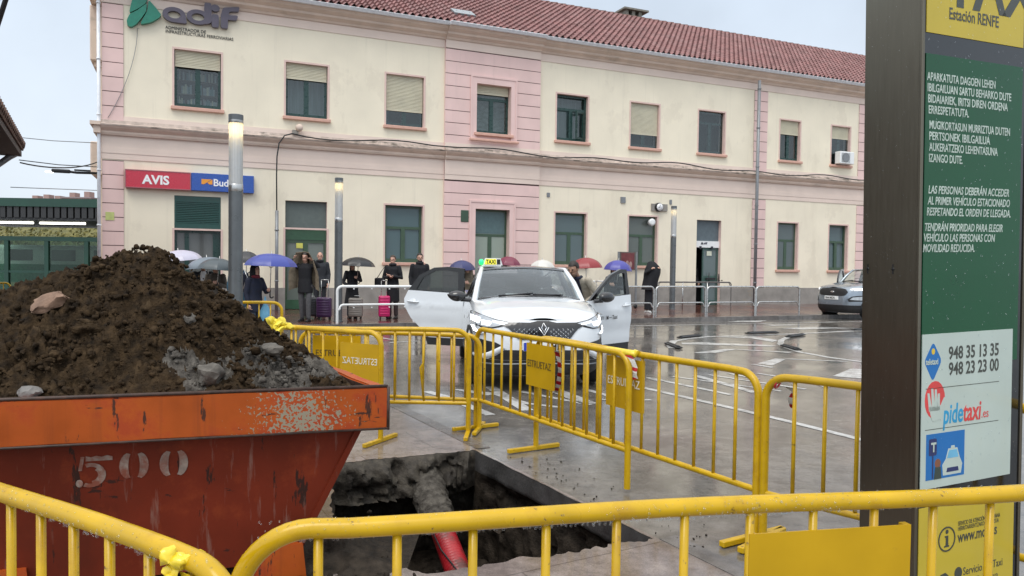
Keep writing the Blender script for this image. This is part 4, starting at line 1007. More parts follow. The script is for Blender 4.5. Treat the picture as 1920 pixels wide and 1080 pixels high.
for j in range(nb + 1):
    row = []
    for i in range(na + 1):
        a = .10 + (Ls - .12) * i / na; b = .06 + (Ws - .14) * j / nb; w = P_(a, b, 0); p = V((w.x, w.y, 0)) * 1.0
        h = heap_h(a, b)
        p3 = V((p.x, p.y, h))
        r = .045 * mnoise.fractal(p3 * 3, 1, 2, 3) + .035 * mnoise.fractal(p3 * 9, 1, 2.1, 3) + .022 * mnoise.turbulence(p3 * 24, 3, True)
        dv = mnoise.voronoi(p3 * 13)[0]; r += .042 * min(1, (dv[1] - dv[0]) * 1.8) * max(0, mnoise.noise(p3 * 2.2 + V((9, 0, 0))) + .55)
        dv = mnoise.voronoi(p3 * 34)[0]; r += .024 * min(1, (dv[1] - dv[0]) * 2.2); dv = mnoise.voronoi(p3 * 75)[0]; r += .010 * min(1, (dv[1] - dv[0]) * 2)
        r -= .045
        edge = min(1, min(a - .10, Ls - a, b - .06 + .02, Ws - .08 - b) / .15 + .12)
        row.append(bm.verts.new(P_(a, b, h + r * max(.1, edge)) + nrm_ * (.03 * mnoise.noise(p3 * 11)) * edge))
    rows.append(row)
def is_grey(p):
    a = (p - V((-.55, .12, 1.02)))
    return mnoise.fractal(p * 5, 1, 2, 4) * .8 + .42 - ((p - P_(.42, .22, 1.03)).length / .55) > 0 and p.z < 1.32
for a, b in zip(rows, rows[1:]):
    for i in range(na):
        f = bm.faces.new((a[i], b[i], b[i + 1], a[i + 1])); f.smooth = True
        if is_grey(f.calc_center_median()): f.material_index = 1
def clod(p, r, mi=0, seed=0, sub=2):
    t = B(); bmesh.ops.create_icosphere(t, subdivisions=sub, radius=1)
    sx = V((random.uniform(.7, 1.3), random.uniform(.7, 1.2), random.uniform(.55, .9)))
    for v in t.verts:
        k = 1 + .42 * mnoise.fractal(v.co * 1.5 + V((seed, 0, 0)), 1, 2, 3) + .14 * mnoise.noise(v.co * 6 + V((seed, 0, 0)))
        v.co = V((v.co.x * sx.x, v.co.y * sx.y, v.co.z * sx.z)) * (r * k)
    M = Matrix.Translation(p) @ Matrix.Rotation(random.uniform(0, 6), 4, V((random.random(), random.random(), 1)))
    join(bm, t, M, mi)
for i in range(5200):
    a, b = random.uniform(.12, Ls - .1), random.uniform(.08, 1.2); h = heap_h(a, b); r = random.choice([.004, .005, .005, .006, .006, .007, .008, .010, .012, .015, .019])
    r *= random.uniform(.8, 1.2); p = P_(a, b, h + random.uniform(-.5, .4) * r)
    clod(p, r, 1 if is_grey(p) else 0, i * 1.7, 3 if r > .022 else 2 if r > .009 else 1)
for p, r in ((P_(.27, .62, 1.08), .075), (P_(.16, .5, 1.0), .06), (P_(.95, .8, 1.63), .06), (P_(.62, .6, 1.35), .05), (P_(1.3, .4, 1.25), .06)): clod(p, r, 0, r * 99, 4)
for f in bm.faces: f.smooth = True
bmesh.ops.recalc_face_normals(bm, faces=bm.faces[:])
o = build('soil_heap', bm, [m_soil, m_grey], smooth=70, loc=so_); tag(o, 'heap of dark wet soil and pale rubble piled high in the orange skip', 'soil heap')
def stone(name, p, r, m, label, cat, sc3=(1, 1, .7), seed=0, group=None, rough=.3):
    global bm
    t = B(); bmesh.ops.create_icosphere(t, subdivisions=3, radius=1)
    for v in t.verts:
        k = 1 + rough * mnoise.fractal(v.co * 1.3 + V((seed, 2, 0)), 1, 2, 3); c_ = v.co.copy()
        v.co = V((c_.x * sc3[0], c_.y * sc3[1], c_.z * sc3[2])) * r * k
    o = build(name, fix(t), m, smooth=35, loc=p); o.rotation_euler = (.2, .1, seed); tag(o, label, cat, group)
stonem = mat('grey_stone', (.16, .15, .14), .55, var=.3, ns=10, bump=.5); paleston = mat('pale_stone', (.05, .043, .035), .75, c2=(.145, .13, .11), ns=22, bump=.6)
stone('stone', so_ + P_(1.56, .10, 1.0), .045, stonem, 'smooth grey stone lying on the skip rim at the left', 'stone', seed=1, group='stones in the skip')
stone('stone', so_ + P_(.80, .16, 1.05), .075, paleston, 'large pale mortar-crusted stone low in the heap above the number', 'stone', (1.2, .8, .75), 2, 'stones in the skip')
stone('stone', so_ + P_(.85, .42, 1.30), .035, paleston, 'small whitish stone halfway up the heap', 'stone', (1, .8, .9), 4, 'stones in the skip')
stone('stone', so_ + P_(.48, .30, 1.155), .05, paleston, 'pale angular lump of concrete in the grey rubble at the right end of the skip', 'stone', (1.2, .8, .6), 6, 'stones in the skip')
bm = B(); box(bm, (-.075, -.04, -.03), (.075, .04, .022), bev=.012, seg=2); bmesh.ops.subdivide_edges(bm, edges=bm.edges[:], cuts=5, use_grid_fill=True)
for v in bm.verts: v.co += V((mnoise.noise(v.co * 12), mnoise.noise(v.co * 12 + V((3, 0, 0))), mnoise.noise(v.co * 12 + V((0, 5, 0))))) * .03 + V((mnoise.noise(v.co * 40), mnoise.noise(v.co * 40 + V((3, 0, 0))), mnoise.noise(v.co * 40 + V((0, 5, 0))))) * .012
o = build('broken_brick', fix(bm), mat('broken_brick_clay', (.12, .07, .045), .8, c2=(.30, .19, .13), ns=14, bump=.5), smooth=30); o.location = so_ + P_(1.48, .52, 1.385); o.rotation_euler = (.35, -.3, .5)
tag(o, 'broken orange brick sticking out of the soil at the upper left of the heap', 'brick')
# soil spilt between the skip and the pit
bm = B(); c0_ = V((-.98, 4.0, .004)); rows = []
for j in range(31):
    row = []
    for i in range(31):
        x, y = -.5 + i / 30 * .95, -.6 + j / 30 * 1.25; p = V((x, y, 0)); w = p + c0_
        fal = max(0, 1 - ((x / .42) ** 2 + (y / .6) ** 2)); h = fal * (.06 + .09 * mnoise.fractal(w * 5, 1, 2, 4)) - .006
        row.append(bm.verts.new(w + V((0, 0, h))))
    rows.append(row)
for a, b in zip(rows, rows[1:]):
    for i in range(30): bm.faces.new((a[i], a[i + 1], b[i + 1], b[i]))
for i in range(170):
    x, y = random.gauss(0, .2), random.gauss(0, .28); clod(c0_ + V((x, y, .012)), random.choice([.006, .009, .012, .02]), 0, i, 1)
# a few crumbs thrown along the road edge of the pit
for i in range(60):
    t = random.random(); q = V((-.1, 6.2)).lerp(V((1.05, 4.2)), t); clod(V((q.x + abs(random.gauss(.12, .15)), q.y + random.gauss(0, .08), .006)), random.choice([.004, .006, .009]), 0, i, 1)
o = build('spilt_soil', fix(bm), m_mud, smooth=60); tag(o, 'wet mud and crumbs spilt beside the foot of the skip', kind='stuff')

bm = B()
for i in range(260):
    t1, t2 = random.random(), random.random(); q = V((-1.15, 5.1)).lerp(V((.35, 4.9)), t1) + V((random.gauss(0, .1), random.uniform(-.7, .9))); r = random.choice([.012, .018, .025, .035, .05])
    if -.1 < (q.x + .3) * .872 + (q.y - 6.38) * .49 + .0 or q.y < 4.0: continue
    clod(V((q.x, q.y, -.86 + .05 * random.random())), r, random.random() < .25, i, 2)
o = build('loose_earth', fix(bm), [m_mud, m_mudgrey], smooth=60); tag(o, 'loose lumps of earth and rubble on the floor of the pit', kind='stuff')

# ------------------------------------------------------------------ yellow barriers
def frac(p0, p1, px):
    k = (px - 960) / FPX; d = (p1[0] - p0[0], p1[1] - p0[1]); return (k * p0[1] - p0[0]) / (d[0] - k * d[1])
def fence(p0, p1, label, plate=None, word=None, wm=None, mirror=False, ends=(1, 1), bars=13, drops=0, bent=None, hh=1.0, lean=0.0, foot=(.25, .25), rc=.13):
    p0, p1 = V(p0), V(p1); d = p1 - p0; Lf = d.length
    q = empty('crowd_barrier', (p0.x, p0.y, .006), atan2(d.y, d.x), label, 'barrier', 'yellow steel crowd barriers'); q.rotation_euler[0] = lean
    r, zt = .0235, hh - .024
    ex, ez = (1, 0, 0), (0, 0, 1)
    pts = [V((0, 0, .02))] + arc((rc, 0, zt - rc), rc, pi, pi / 2, 10, ex, ez) + arc((Lf - rc, 0, zt - rc), rc, pi / 2, 0, 10, ex, ez) + [V((Lf, 0, .02))]
    mid = []
    for i in range(1, 24):
        t = i / 24; mid.append(V((rc + (Lf - 2 * rc) * t, .004 * sin(t * 9 + p0.x * 5), zt + .004 * sin(t * 7 + p0.y * 3))))
    pts = pts[:12] + mid + pts[12:]
    bm = B(); tube(bm, pts, r, 16); tube(bm, [(r * .6, 0, .29), (Lf - r * .6, 0, .29)], .019, 12); fr = build('frame', fix(bm), yellow, q, 50)
    s0 = r + .02; pl = None
    if plate:
        a, b, za, zb = plate; pl = (a, b)
        bm = B(); box(bm, (a, -.012, za), (b, -.008, zb)); box(bm, (a, -.0078, za), (a + .02, .012, zb)); box(bm, (b - .02, -.0078, za), (b, .012, zb)); P = build('plate', fix(bm), yellow_pl, q)
        if word:
            w_ = (b - a) * .88
            if not mirror: t_ = text('stencil_lettering', word, .085, (a + (b - a) * .06, -.0145, za + (zb - za) * .45), (1, 0, 0), (0, 0, 1), wm, P, .0008, 1.0)
            else: t_ = text('stencil_lettering', word, .085, (b - (b - a) * .06, -.0138, za + (zb - za) * .45), (-1, 0, 0), (0, 0, 1), wm, P, .0008, 1.0)
            me = t_.data; xs = [v.co.x for v in me.vertices]; x0, x1 = min(xs), max(xs)
            for v in me.vertices: v.co.x = a + .06 * (b - a) + (v.co.x - x0) / (x1 - x0) * w_
    for i in range(1, bars + 1):
        x = Lf * i / (bars + 1); bm = B(); kx = 0
        path = [V((x, 0, .29)), V((x, 0, .6)), V((x, 0, zt))]
        if bent and i == bent: path = [V((x, 0, .29)), V((x - .03, -.01, .58)), V((x - .035, -.012, .62)), V((x - .01, 0, .66)), V((x, 0, zt))]
        tube(bm, path, .0115, 9); build('bar', fix(bm), yellow, q)
    for x, on in ((0, ends[0]), (Lf, ends[1])):
        if on:
            bm = B(); box(bm, (x - .02, -foot[0], 0), (x + .02, foot[1], .034), bev=.004); build('foot', fix(bm), yellow, q)
    if drops:
        bm = B(); rnd = random.Random(3)
        for i in range(drops):
            x = rnd.uniform(.05, Lf - .05); dr_ = rnd.uniform(.0022, .0042)
            if rnd.random() < .3: y, z, s = rnd.uniform(-.004, .004), zt - r - dr_ * .6, (1, 1, 1.35)
            else:
                an = rnd.uniform(pi * .55, pi * 1.45); y, z, s = r * cos(an), zt + r * sin(an), (.9, .9, 1.1); dr_ *= .8
            if z > zt - r * 1.2: y, z = y * 1.0, z
            ellipsoid(bm, (x, y, z), (dr_ * s[0], dr_ * s[1], dr_ * s[2]), 8, 6)
        o = build('water_drop', fix(bm), drop, fr); tag(o, kind='stuff')
    return q
def span(p0, p1, a, b):
    Lf = (V(p1) - V(p0)).length; return frac(p0, p1, a) * Lf, frac(p0, p1, b) * Lf
D0, D1 = (-.622, 1.686), (1.70, 2.135)
fence(D0, D1, 'nearest yellow barrier with rain drops hanging from its rail, in front of the pit', (*span(D0, D1, 1412, 1716), .54, .905), bars=12, drops=760, rc=.165)
E0_, E1 = (-2.35, 2.60), (-.520, 1.440)
fence(E0_, E1, 'yellow barrier in front of the orange skip, a yellow ribbon tied to it', bars=13, drops=340, rc=.15)
A0, A1 = (-2.35, 7.02), (-.395, 6.985)
fence(A0, A1, 'yellow barrier with dark stencilled lettering beyond the right end of the skip', (*span(A0, A1, 588, 677), .56, .91), 'ESTRUETAZ', stencil_dark, bars=13, bent=11, foot=(.30, .22))
H0, H1 = (-3.2, 7.55), (-1.155, 6.62)
fence(H0, H1, 'yellow barrier seen from behind with white mirrored lettering, next to the soil heap', (*span(H0, H1, 640, 714), .53, .87), 'ESTRUETAZ', stencil_white, True)
I0, I1 = (-2.1, 7.42), (-.30, 7.16)
fence(I0, I1, 'yellow barrier standing just behind the dark-lettered one, close to the taxi', bars=12, hh=.935)
B0, B1 = (-.335, 7.22), (.835, 5.25)
fence(B0, B1, 'yellow barrier with worn dark lettering running along the far side of the pit', (*span(B0, B1, 991, 1041), .57, .93), 'ESTRUETAZ', stencil_dark, bars=13, ends=(1, 0))
C0_, C1 = (.225, 6.42), (1.455, 4.36)
fence(C0_, C1, 'yellow barrier with white lettering tied to a taped neighbour on the road side', (*span(C0_, C1, 1142, 1210), .56, .93), 'ESTRUETAZ', stencil_white, bars=13, foot=(.28, .24))
fence((1.478, 4.30), (2.9, 2.78), 'yellow barrier running behind the taxi totem', bars=11, ends=(1, 1))
g1, g0 = G(513, 610), G(300, 600); fence((-5.6, 10.9), (-3.5, 11.35), 'distant yellow barrier between the lamp post and the waiting passengers', bars=12)
fence((-14.6, 18.3), (-12.6, 18.75), 'farthest yellow barrier beside the brick outbuilding', bars=12)

# tape and ribbons tied round the barriers
tape_y = mat('yellow_tape', (.75, .55, .02), .35, var=.15, ns=30, coat=.4)
def striped():
    m = mat('red_white_tape', (.8, .8, .78), .4, var=.05); nt = m.node_tree; N, L = nt.nodes, nt.links
    w = N.new('ShaderNodeTexWave'); w.inputs['Scale'].default_value = 9; w.bands_direction = 'DIAGONAL'; t = N.new('ShaderNodeTexCoord'); L.new(t.outputs['Object'], w.inputs[0])
    r = N.new('ShaderNodeValToRGB'); r.color_ramp.interpolation = 'CONSTANT'; r.color_ramp.elements[0].color = (.8, .8, .77, 1); r.color_ramp.elements[1].color = (.6, .02, .03, 1); r.color_ramp.elements[1].position = .55
    L.new(w.outputs[0], r.inputs[0]); L.new(r.outputs[0], N['Principled BSDF'].inputs['Base Color']); return m
tape_rw = striped()
def ribbon(bm, pts, w, side, mi=0):
    side = V(side); L_, R2 = [], []
    for i, p in enumerate(pts):
        ww = w * (1 - .25 * abs(sin(i * 2.1))); s = (side + V((0, 0, .5 * sin(i * 1.7)))).normalized()
        L_.append(bm.verts.new(V(p) - s * ww / 2)); R2.append(bm.verts.new(V(p) + s * ww / 2))
    for i in range(len(pts) - 1): f = bm.faces.new((L_[i], R2[i], R2[i + 1], L_[i + 1])); f.material_index = mi; f.smooth = True
    e = bmesh.ops.solidify(bm, geom=bm.faces[:], thickness=.002)
def knot(name, p, label, mats, parts, cat='tape'):
    q = empty(name, p, 0, label, cat, 'tape and ribbons tied to the barriers'); parts(q); return q
def k1(q):
    bm = B()
    for j in range(4): tube(bm, arc((0, 0, -.02 + .0 * j), .031 + .002 * j, 0, 2 * pi, 14, V((.45 + .06 * j, .86, .1 * j)).normalized(), (0, 0, 1)), .006, 6)
    n_ = V((-.53, -.84, 0)); rn = random.Random(4)
    for j in range(7): ellipsoid(bm, n_ * rn.uniform(.022, .035) + V((rn.uniform(-.02, .02), 0, rn.uniform(-.035, .025))), (rn.uniform(.012, .022), .014, rn.uniform(.012, .024)), 9, 6)
    for v in bm.verts: v.co += V((mnoise.noise(v.co * 60), mnoise.noise(v.co * 60 + V((7, 0, 0))), mnoise.noise(v.co * 60 + V((0, 7, 0))))) * .008
    build('knot', fix(bm), tape_y, q, 50)
    for dx, wd in ((-.018, .030), (.02, .036)):
        bm = B(); pts = []
        for k in range(12):
            t = k / 11; pts.append(n_ * (.030 + .010 * sin(t * 7 + dx * 90)) + V((dx * (1 + t) + .010 * sin(t * 9 + dx * 50), 0, -.01 - .20 * t)))
        ribbon(bm, pts, wd, (.84, -.53, 0)); build('ribbon', fix(bm), tape_y, q)
t = frac(E0_, E1, 352); p = V(E0_).lerp(V(E1), t); knot('yellow_ribbon', (p.x, p.y, .976), 'crumpled yellow ribbon hanging from the barrier in front of the skip', None, k1, 'ribbon')
def k2(q):
    bm = B(); rn = random.Random(5)
    for i in range(9): ellipsoid(bm, (rn.uniform(-.09, .10), rn.uniform(-.03, .03), rn.uniform(-.03, .055)), (rn.uniform(.03, .055), .03, rn.uniform(.02, .04)), 9, 6, Matrix.Rotation(rn.uniform(-1, 1), 4, 'Y'))
    for v in bm.verts: v.co += V((mnoise.noise(v.co * 30), mnoise.noise(v.co * 30 + V((7, 0, 0))), mnoise.noise(v.co * 30 + V((0, 7, 0))))) * .022
    build('knot', fix(bm), mat('yellow_plastic_bag', (.78, .62, .05), .35, var=.1), q, 40)
p = G(522, 612, .99); p = p * (6.98 / p.y); knot('plastic_knot', (p.x, 6.98, 1.0), 'knotted yellow plastic tied over the barrier end by the soil heap', None, k2, 'plastic bag')
def k3(q):
    bm = B(); tube(bm, [(-.17, .25, .02), (-.09, .13, .014), (-.02, .02, .01), (.03, -.03, .010), (.05, -.03, .02), (.03, .0, .03)], [.012, .026, .0285, .0275, .018, .010], 9); build('knot', fix(bm), tape_y, q, 60)
    bm = B(); ribbon(bm, [(-.02, -.02, .0), (.01, -.035, -.04), (.03, -.03, -.08), (.02, -.035, -.12), (.035, -.03, -.17)], .055, (.7, -.6, 0)); build('ribbon', fix(bm), tape_rw, q)
knot('hazard_tape', (.845, 5.28, .975), 'yellow and red-white tape knotted where two barriers meet on the road side', None, k3)
def k4(q):
    bm = B(); ribbon(bm, [(0, 0, .06), (.015, -.01, 0), (.03, 0, -.1), (.02, .01, -.2), (.0, 0, -.28)], .05, (.7, -.6, 0)); build('ribbon', fix(bm), tape_rw, q)
t = frac(B0, B1, 1043); p = V(B0).lerp(V(B1), t); knot('hazard_tape', (p.x + .01, p.y - .02, .85), 'red and white tape strip hanging beside the worn dark-lettered plate', None, k4)
def k5(q):
    bm = B(); tube(bm, arc((-.02, .03, .01), .027, 0, 2 * pi, 12, (.7, .7, 0), (.3, -.3, .9)), .006, 6); build('knot', fix(bm), mat('red_tape', (.5, .02, .03), .4), q)
    bm = B(); ribbon(bm, [(.02, -.02, 0), (.05, -.03, -.02), (.03, -.03, -.07), (.045, -.03, -.12)], .035, (.7, -.6, 0)); build('ribbon', fix(bm), tape_rw, q)
knot('hazard_tape', (1.55, 4.23, .93), 'red tape wound round the corner of the barrier near the taxi totem', None, k5)

# ------------------------------------------------------------------ taxi totem
tt = empty('taxi_totem', (1.633, 3.0, .004), R_(23.7), 'tall steel taxi information totem with green and yellow panels', 'information totem'); tt.rotation_euler[1] = -.021
TW, TD, THH = .662, .272, 3.45; xo = .034
bm = B(); box(bm, (xo, .012, 0), (xo + .012, TD, THH)); box(bm, (xo + TW - .012, .012, 0), (xo + TW, TD, THH)); box(bm, (xo + .012, TD - .012, 0), (xo + TW - .012, TD, THH)); box(bm, (xo + .012, .012, THH - .012), (xo + TW - .012, TD - .012, THH))
box(bm, (xo - .004, -.004, 0), (xo + .012, .011, THH), bev=.003); box(bm, (xo + TW - .012, -.004, 0), (xo + TW + .004, .011, THH), bev=.003)
build('steel_case', fix(bm), steel, tt)
bm = B()
for y in (.135,):
    pass
for y in (.02 + .1, .02 + .225):
    lathe(bm, [(.001, -.002), (.007, -.002), (.007, 0)], (xo, y, 1.60), 12, axis='x'); box(bm, (xo - .002, y - .0025, 1.58), (xo, y + .0025, 1.62))
build('fixing_slot', fix(bm), black, tt)
x0, x1 = xo + .0125, xo + TW - .0125
bm = B(); box(bm, (x0 - .0005, .003, .02), (x1 + .0005, .011, THH - .02)); build('backing', fix(bm), mat('black_glass', (.006, .007, .008), .06, coat=.3), tt)
def coated(n, c, **k): return mat(n, c, .35, var=.06, ns=3, coat=.22, spec=.2, **k)
tg = coated('totem_green', (.008, .075, .030)); ty = coated('totem_yellow', (.52, .40, .045)); tw = coated('totem_white', (.46, .535, .49)); tb = coated('totem_blue', (.02, .15, .42))
txt_w = mat('totem_text_white', (.46, .54, .48), .4); txt_d = mat('totem_text_dark', (.05, .055, .045), .4)
def panel(name, z0, z1, m, a=xo + .022, b=xo + .622, d=.0):
    bm = B(); box(bm, (a, -.0005 - d, z0), (b, .0028 - d, z1)); return build(name, fix(bm), m, tt)
pn_y = panel('yellow_panel', 2.545, 3.40, ty); pn_g = panel('green_panel', 1.20, 2.462, tg); pn_w = panel('white_panel', .70, 1.336, tw, d=.0034, b=xo + .585); pn_b = panel('lower_yellow_panel', .06, .622, ty)
def T(s, size, x, z, m, parent, sx=.62, bold=.0, shear=0, line=1.0, d=.0, w=None):
    o = text('lettering', s, size, (xo + x, -.0012 - d, z), FX, FZ, m, parent, .0004, sx, bold, shear=shear, line=line)
    if w:
        xs = [v.co.x for v in o.data.vertices]; a, b = min(xs), max(xs)
        for v in o.data.vertices: v.co.x = xo + x + (v.co.x - a) * w / (b - a)
    return o
T('TAXI', .30, .13, 2.672, txt_d, pn_y, .95, .008)
T('Estaci\u00f3n RENFE', .066, .152, 2.612, txt_d, pn_y, w=.305, bold=.0008)
for k, ln in enumerate(('APARKATUTA DAGOEN LEHEN', 'IBILGAILUAN SARTU BEHARKO DUTE', 'BIDAIARIEK, IRITSI DIREN ORDENA', 'ERRESPETATUTA.')): T(ln, .046, .028 + .004 * k, 2.356 - k * .0437, txt_w, pn_g, bold=.0007, w=(.415, .515, .49, .24)[k])
for k, ln in enumerate(('MUGIKORTASUN MURRIZTUA DUTEN', 'PERTSONEK IBILGAILUA', 'AUKERATZEKO LEHENTASUNA', 'IZANGO DUTE.')): T(ln, .046, .046, 2.165 - k * .0442, txt_w, pn_g, bold=.0007, w=(.497, .37, .42, .20)[k])
for k, ln in enumerate(('LAS PERSONAS DEBER\u00c1N ACCEDER', 'AL PRIMER VEH\u00cdCULO ESTACIONADO', 'RESPETANDO EL ORDEN DE LLEGADA.')): T(ln, .045, .046 - .004 * k, 1.906 - k * .0442, txt_w, pn_g, bold=.0007, shear=.18, w=(.50, .51, .52)[k])
for k, ln in enumerate(('TENDR\u00c1N PRIORIDAD PARA ELEGIR', 'VEH\u00cdCULO LAS PERSONAS CON', 'MOVILIDAD REDUCIDA.')): T(ln, .045, .028 - .004 * k, 1.755 - k * .0425, txt_w, pn_g, bold=.0007, shear=.18, w=(.48, .435, .31)[k])
D5 = .0034
T('948 35 13 35', .074, .178, 1.228, txt_d, pn_w, bold=.0014, d=D5, w=.315); T('948 23 23 00', .074, .180, 1.162, txt_d, pn_w, bold=.0014, d=D5, w=.315)
T('pide', .115, .150, .962, mat('print_blue', (.02, .30, .55), .4), pn_w, .62, .002, .12, d=D5); T('taxi', .115, .272, .962, mat('print_red', (.62, .06, .06), .4), pn_w, .66, .002, .12, d=D5); T('.es', .055, .388, .966, MATS['print_red'], pn_w, .8, d=D5)
def flatshape(name, pts, m, parent, d): 
    bm = B(); prism(bm, [(xo + a, b) for a, b in pts], -.0015 - d, -.0005 - d + .0003, 'xz'); return build(name, fix(bm), m, parent)
def disc(cx, cz, rx, rz, n=20, a0=0, a1=2 * pi): return [(cx + rx * cos(a0 + (a1 - a0) * i / n), cz + rz * sin(a0 + (a1 - a0) * i / n)) for i in range(n)]
flatshape('diamond_emblem', rounded([(.033, 1.225), (.085, 1.305), (.137, 1.225), (.085, 1.140)], 4, .2), tb, pn_w, .0030); T('teletaxi', .034, .042, 1.212, txt_w, pn_w, .72, .0008, d=D5 + .0006)
flatshape('diamond_emblem', disc(.085, 1.265, .010, .013, 10), mat('emblem_yellow', (.7, .5, .05), .4), pn_w, .0036)
flatshape('hand_emblem', disc(.100, 1.065, .060, .078), MATS['print_red'], pn_w, .0030)
for a, b, c, d_ in ((.060, 1.095, .075, 1.02), (.082, 1.112, .093, 1.02), (.103, 1.108, .108, 1.02), (.122, 1.09, .120, 1.02)):
    flatshape('hand_emblem', [(a - .006, b), (a + .006, b), (c + .010, d_), (c - .010, d_)], tw, pn_w, .0036)
flatshape('hand_emblem', rounded([(.062, 1.04), (.130, 1.035), (.155, 1.075), (.162, 1.065), (.140, .985), (.085, .975)], 3, .2), tw, pn_w, .0036)
for z in (1.112, .943): flatshape('rule', [(.045, z), (.50, z), (.50, z + .0025), (.045, z + .0025)], txt_d, pn_w, .0030)
flatshape('picture', [(.052, .735), (.285, .735), (.285, .925), (.052, .925)], tb, pn_w, .0030)
navy = mat('picture_navy', (.02, .03, .12), .4)
flatshape('picture', rounded([(.068, .835), (.115, .835), (.115, .905), (.068, .905)], 3, .15), navy, pn_w, .0034); flatshape('picture', [(.088, .74), (.096, .74), (.096, .835), (.088, .835)], navy, pn_w, .0034)
T('T', .052, .081, .852, txt_w, pn_w, .9, .002, d=.0046)
flatshape('picture', [(.155, .745), (.265, .745), (.272, .785), (.255, .815), (.24, .855), (.185, .855), (.170, .812), (.150, .790)], tw, pn_w, .0034); flatshape('picture', [(.178, .815), (.248, .815), (.236, .848), (.189, .848)], mat('picture_sky', (.15, .42, .62), .4), pn_w, .0040)
flatshape('picture', [(.20, .855), (.225, .855), (.222, .866), (.203, .866)], tw, pn_w, .0040); flatshape('picture', [(.175, .757), (.25, .757), (.245, .775), (.18, .775)], navy, pn_w, .0040)
flatshape('picture', disc(.122, .800, .018, .020, 14), mat('picture_brown', (.22, .09, .05), .5), pn_w, .0034); flatshape('picture', [(.10, .735), (.145, .735), (.14, .785), (.107, .785)], mat('picture_dark', (.04, .06, .05), .5), pn_w, .0038)
# information mark
n = 36
bm = B()
for k in range(n):
    a0, a1 = 2 * pi * k / n, 2 * pi * (k + 1) / n
    prism(bm, [(xo + .190 + r_ * cos(a_), .472 + r_ * 1.02 * sin(a_)) for a_, r_ in ((a0, .052), (a1, .052), (a1, .046), (a0, .046))], -.0025, -.0008, 'xz')
build('information_mark', fix(bm), txt_d, pn_b)
flatshape('information_mark', [(.175, .438), (.205, .438), (.205, .444), (.199, .446), (.199, .486), (.178, .486), (.178, .480), (.184, .478), (.184, .446), (.175, .444)], txt_d, pn_b, .0002); flatshape('information_mark', disc(.191, .503, .009, .009, 12), txt_d, pn_b, .0002)
T('SERVICIO DE ATENCI\u00d3N CIUDADANA', .026, .258, .518, txt_d, pn_b, .6); T('HERRITARRENTZAKO ZERBITZUA', .026, .258, .496, txt_d, pn_b, .66)
T('www.mcp.es', .068, .258, .446, txt_d, pn_b, .72, .001); T('Servicio del Taxi', .048, .295, .300, txt_d, pn_b, .80); T('Taxi Zerbitzua', .048, .295, .248, txt_d, pn_b, .80)
flatshape('emblem', [(.155, .26), (.185, .26), (.185, .30), (.205, .315), (.185, .33), (.155, .325)], txt_d, pn_b, .0002); flatshape('emblem', disc(.265, .315, .024, .026, 16), txt_d, pn_b, .0002); flatshape('emblem', [(.21, .26), (.24, .26), (.235, .30), (.215, .30)], txt_d, pn_b, .0002)

# rain drops standing on the totem front
bm = B(); rnd = random.Random(11)
for i in range(420):
    x, z = rnd.uniform(.03, .62), rnd.uniform(.75, 2.9); r = rnd.uniform(.0012, .0030); ellipsoid(bm, (xo + x, -.0052, z), (r, r * .5, r * rnd.uniform(1, 1.8)), 7, 5)
for i in range(260):
    y, z = rnd.uniform(.02, .26), rnd.uniform(.4, 2.7); r = rnd.uniform(.0010, .0024); ellipsoid(bm, (xo - .0002, y, z), (r * .5, r, r * 1.4), 7, 5)
o = build('water_drop', fix(bm), drop, tt); tag(o, kind='stuff')

# ------------------------------------------------------------------ steel hoops, white rail, trolleys, poster, lane separators
def hoop(p0, p1, label, m, cat='hoop barrier', group='steel hoop barriers along the kerb', mid=.42, hh=.90, r=.028, z0=.12, rc=.12):
    p0, p1 = V(p0), V(p1); d = p1 - p0; L_ = d.length
    q = empty('hoop_barrier', (p0.x, p0.y, z0), atan2(d.y, d.x), label, cat, group)
    bm = B(); tube(bm, [V((0, 0, 0))] + arc((rc, 0, hh - rc), rc, pi, pi / 2, 6, FX, FZ) + arc((L_ - rc, 0, hh - rc), rc, pi / 2, 0, 6, FX, FZ) + [V((L_, 0, 0))], r, 12); build('hoop', fix(bm), m, q, 60)
    bm = B(); k = .06; tube(bm, [V((0.0, 0, mid - .12)), V((k * .6, 0, mid - .12))] + arc((.10 + k, 0, mid - .10), .10, pi, pi / 2, 5, FX, FZ) + arc((L_ - .10 - k, 0, mid - .10), .10, pi / 2, 0, 5, FX, FZ) + [V((L_ - k * .6, 0, mid - .12)), V((L_, 0, mid - .12))], r * .8, 10); build('cross_rail', fix(bm), m, q, 60)
    return q
def F_s(x):
    d = ray(x, 545); p0 = C0 + FN * -5.6; q = CAM + d * ((p0 - CAM).dot(FN) / d.dot(FN)) - p0; return q.dot(FU)
labs = ['steel hoop barrier partly behind the open driver door of the taxi', 'steel hoop barrier in front of the right-hand lamp post', 'steel hoop barrier in front of the half-open green door', 'steel hoop barrier nearest the silver car']
for (a, b), lb in zip(((1122, 1226), (1230, 1323), (1326, 1416), (1418, 1499)), labs):
    p, q2 = W(F_s(a), -5.6), W(F_s(b), -5.6); hoop((p.x, p.y), (q2.x, q2.y), lb, galv)
p, q2 = W(17.6, -1.7), W(20.9, -1.7)
qh = hoop((p.x, p.y), (q2.x, q2.y), 'slim dark steel handrail behind the right-hand lamp post', mat('dark_steel', (.2, .19, .18), .35, .7), 'handrail', None, mid=.93, hh=.95, r=.02)
for x in (1.1, 2.2):
    bm = B(); tube(bm, [(x, 0, 0), (x, 0, .93)], .02, 8); build('post', fix(bm), galv, qh)
p, q2 = G(632, 606, .12), G(776, 603, .12)
qw = hoop((p.x, p.y), (q2.x, q2.y), 'white painted tubular rail beside the waiting passengers with suitcases', white, 'rail', None, mid=.45, hh=.90, r=.034, z0=.12)
bm = B()
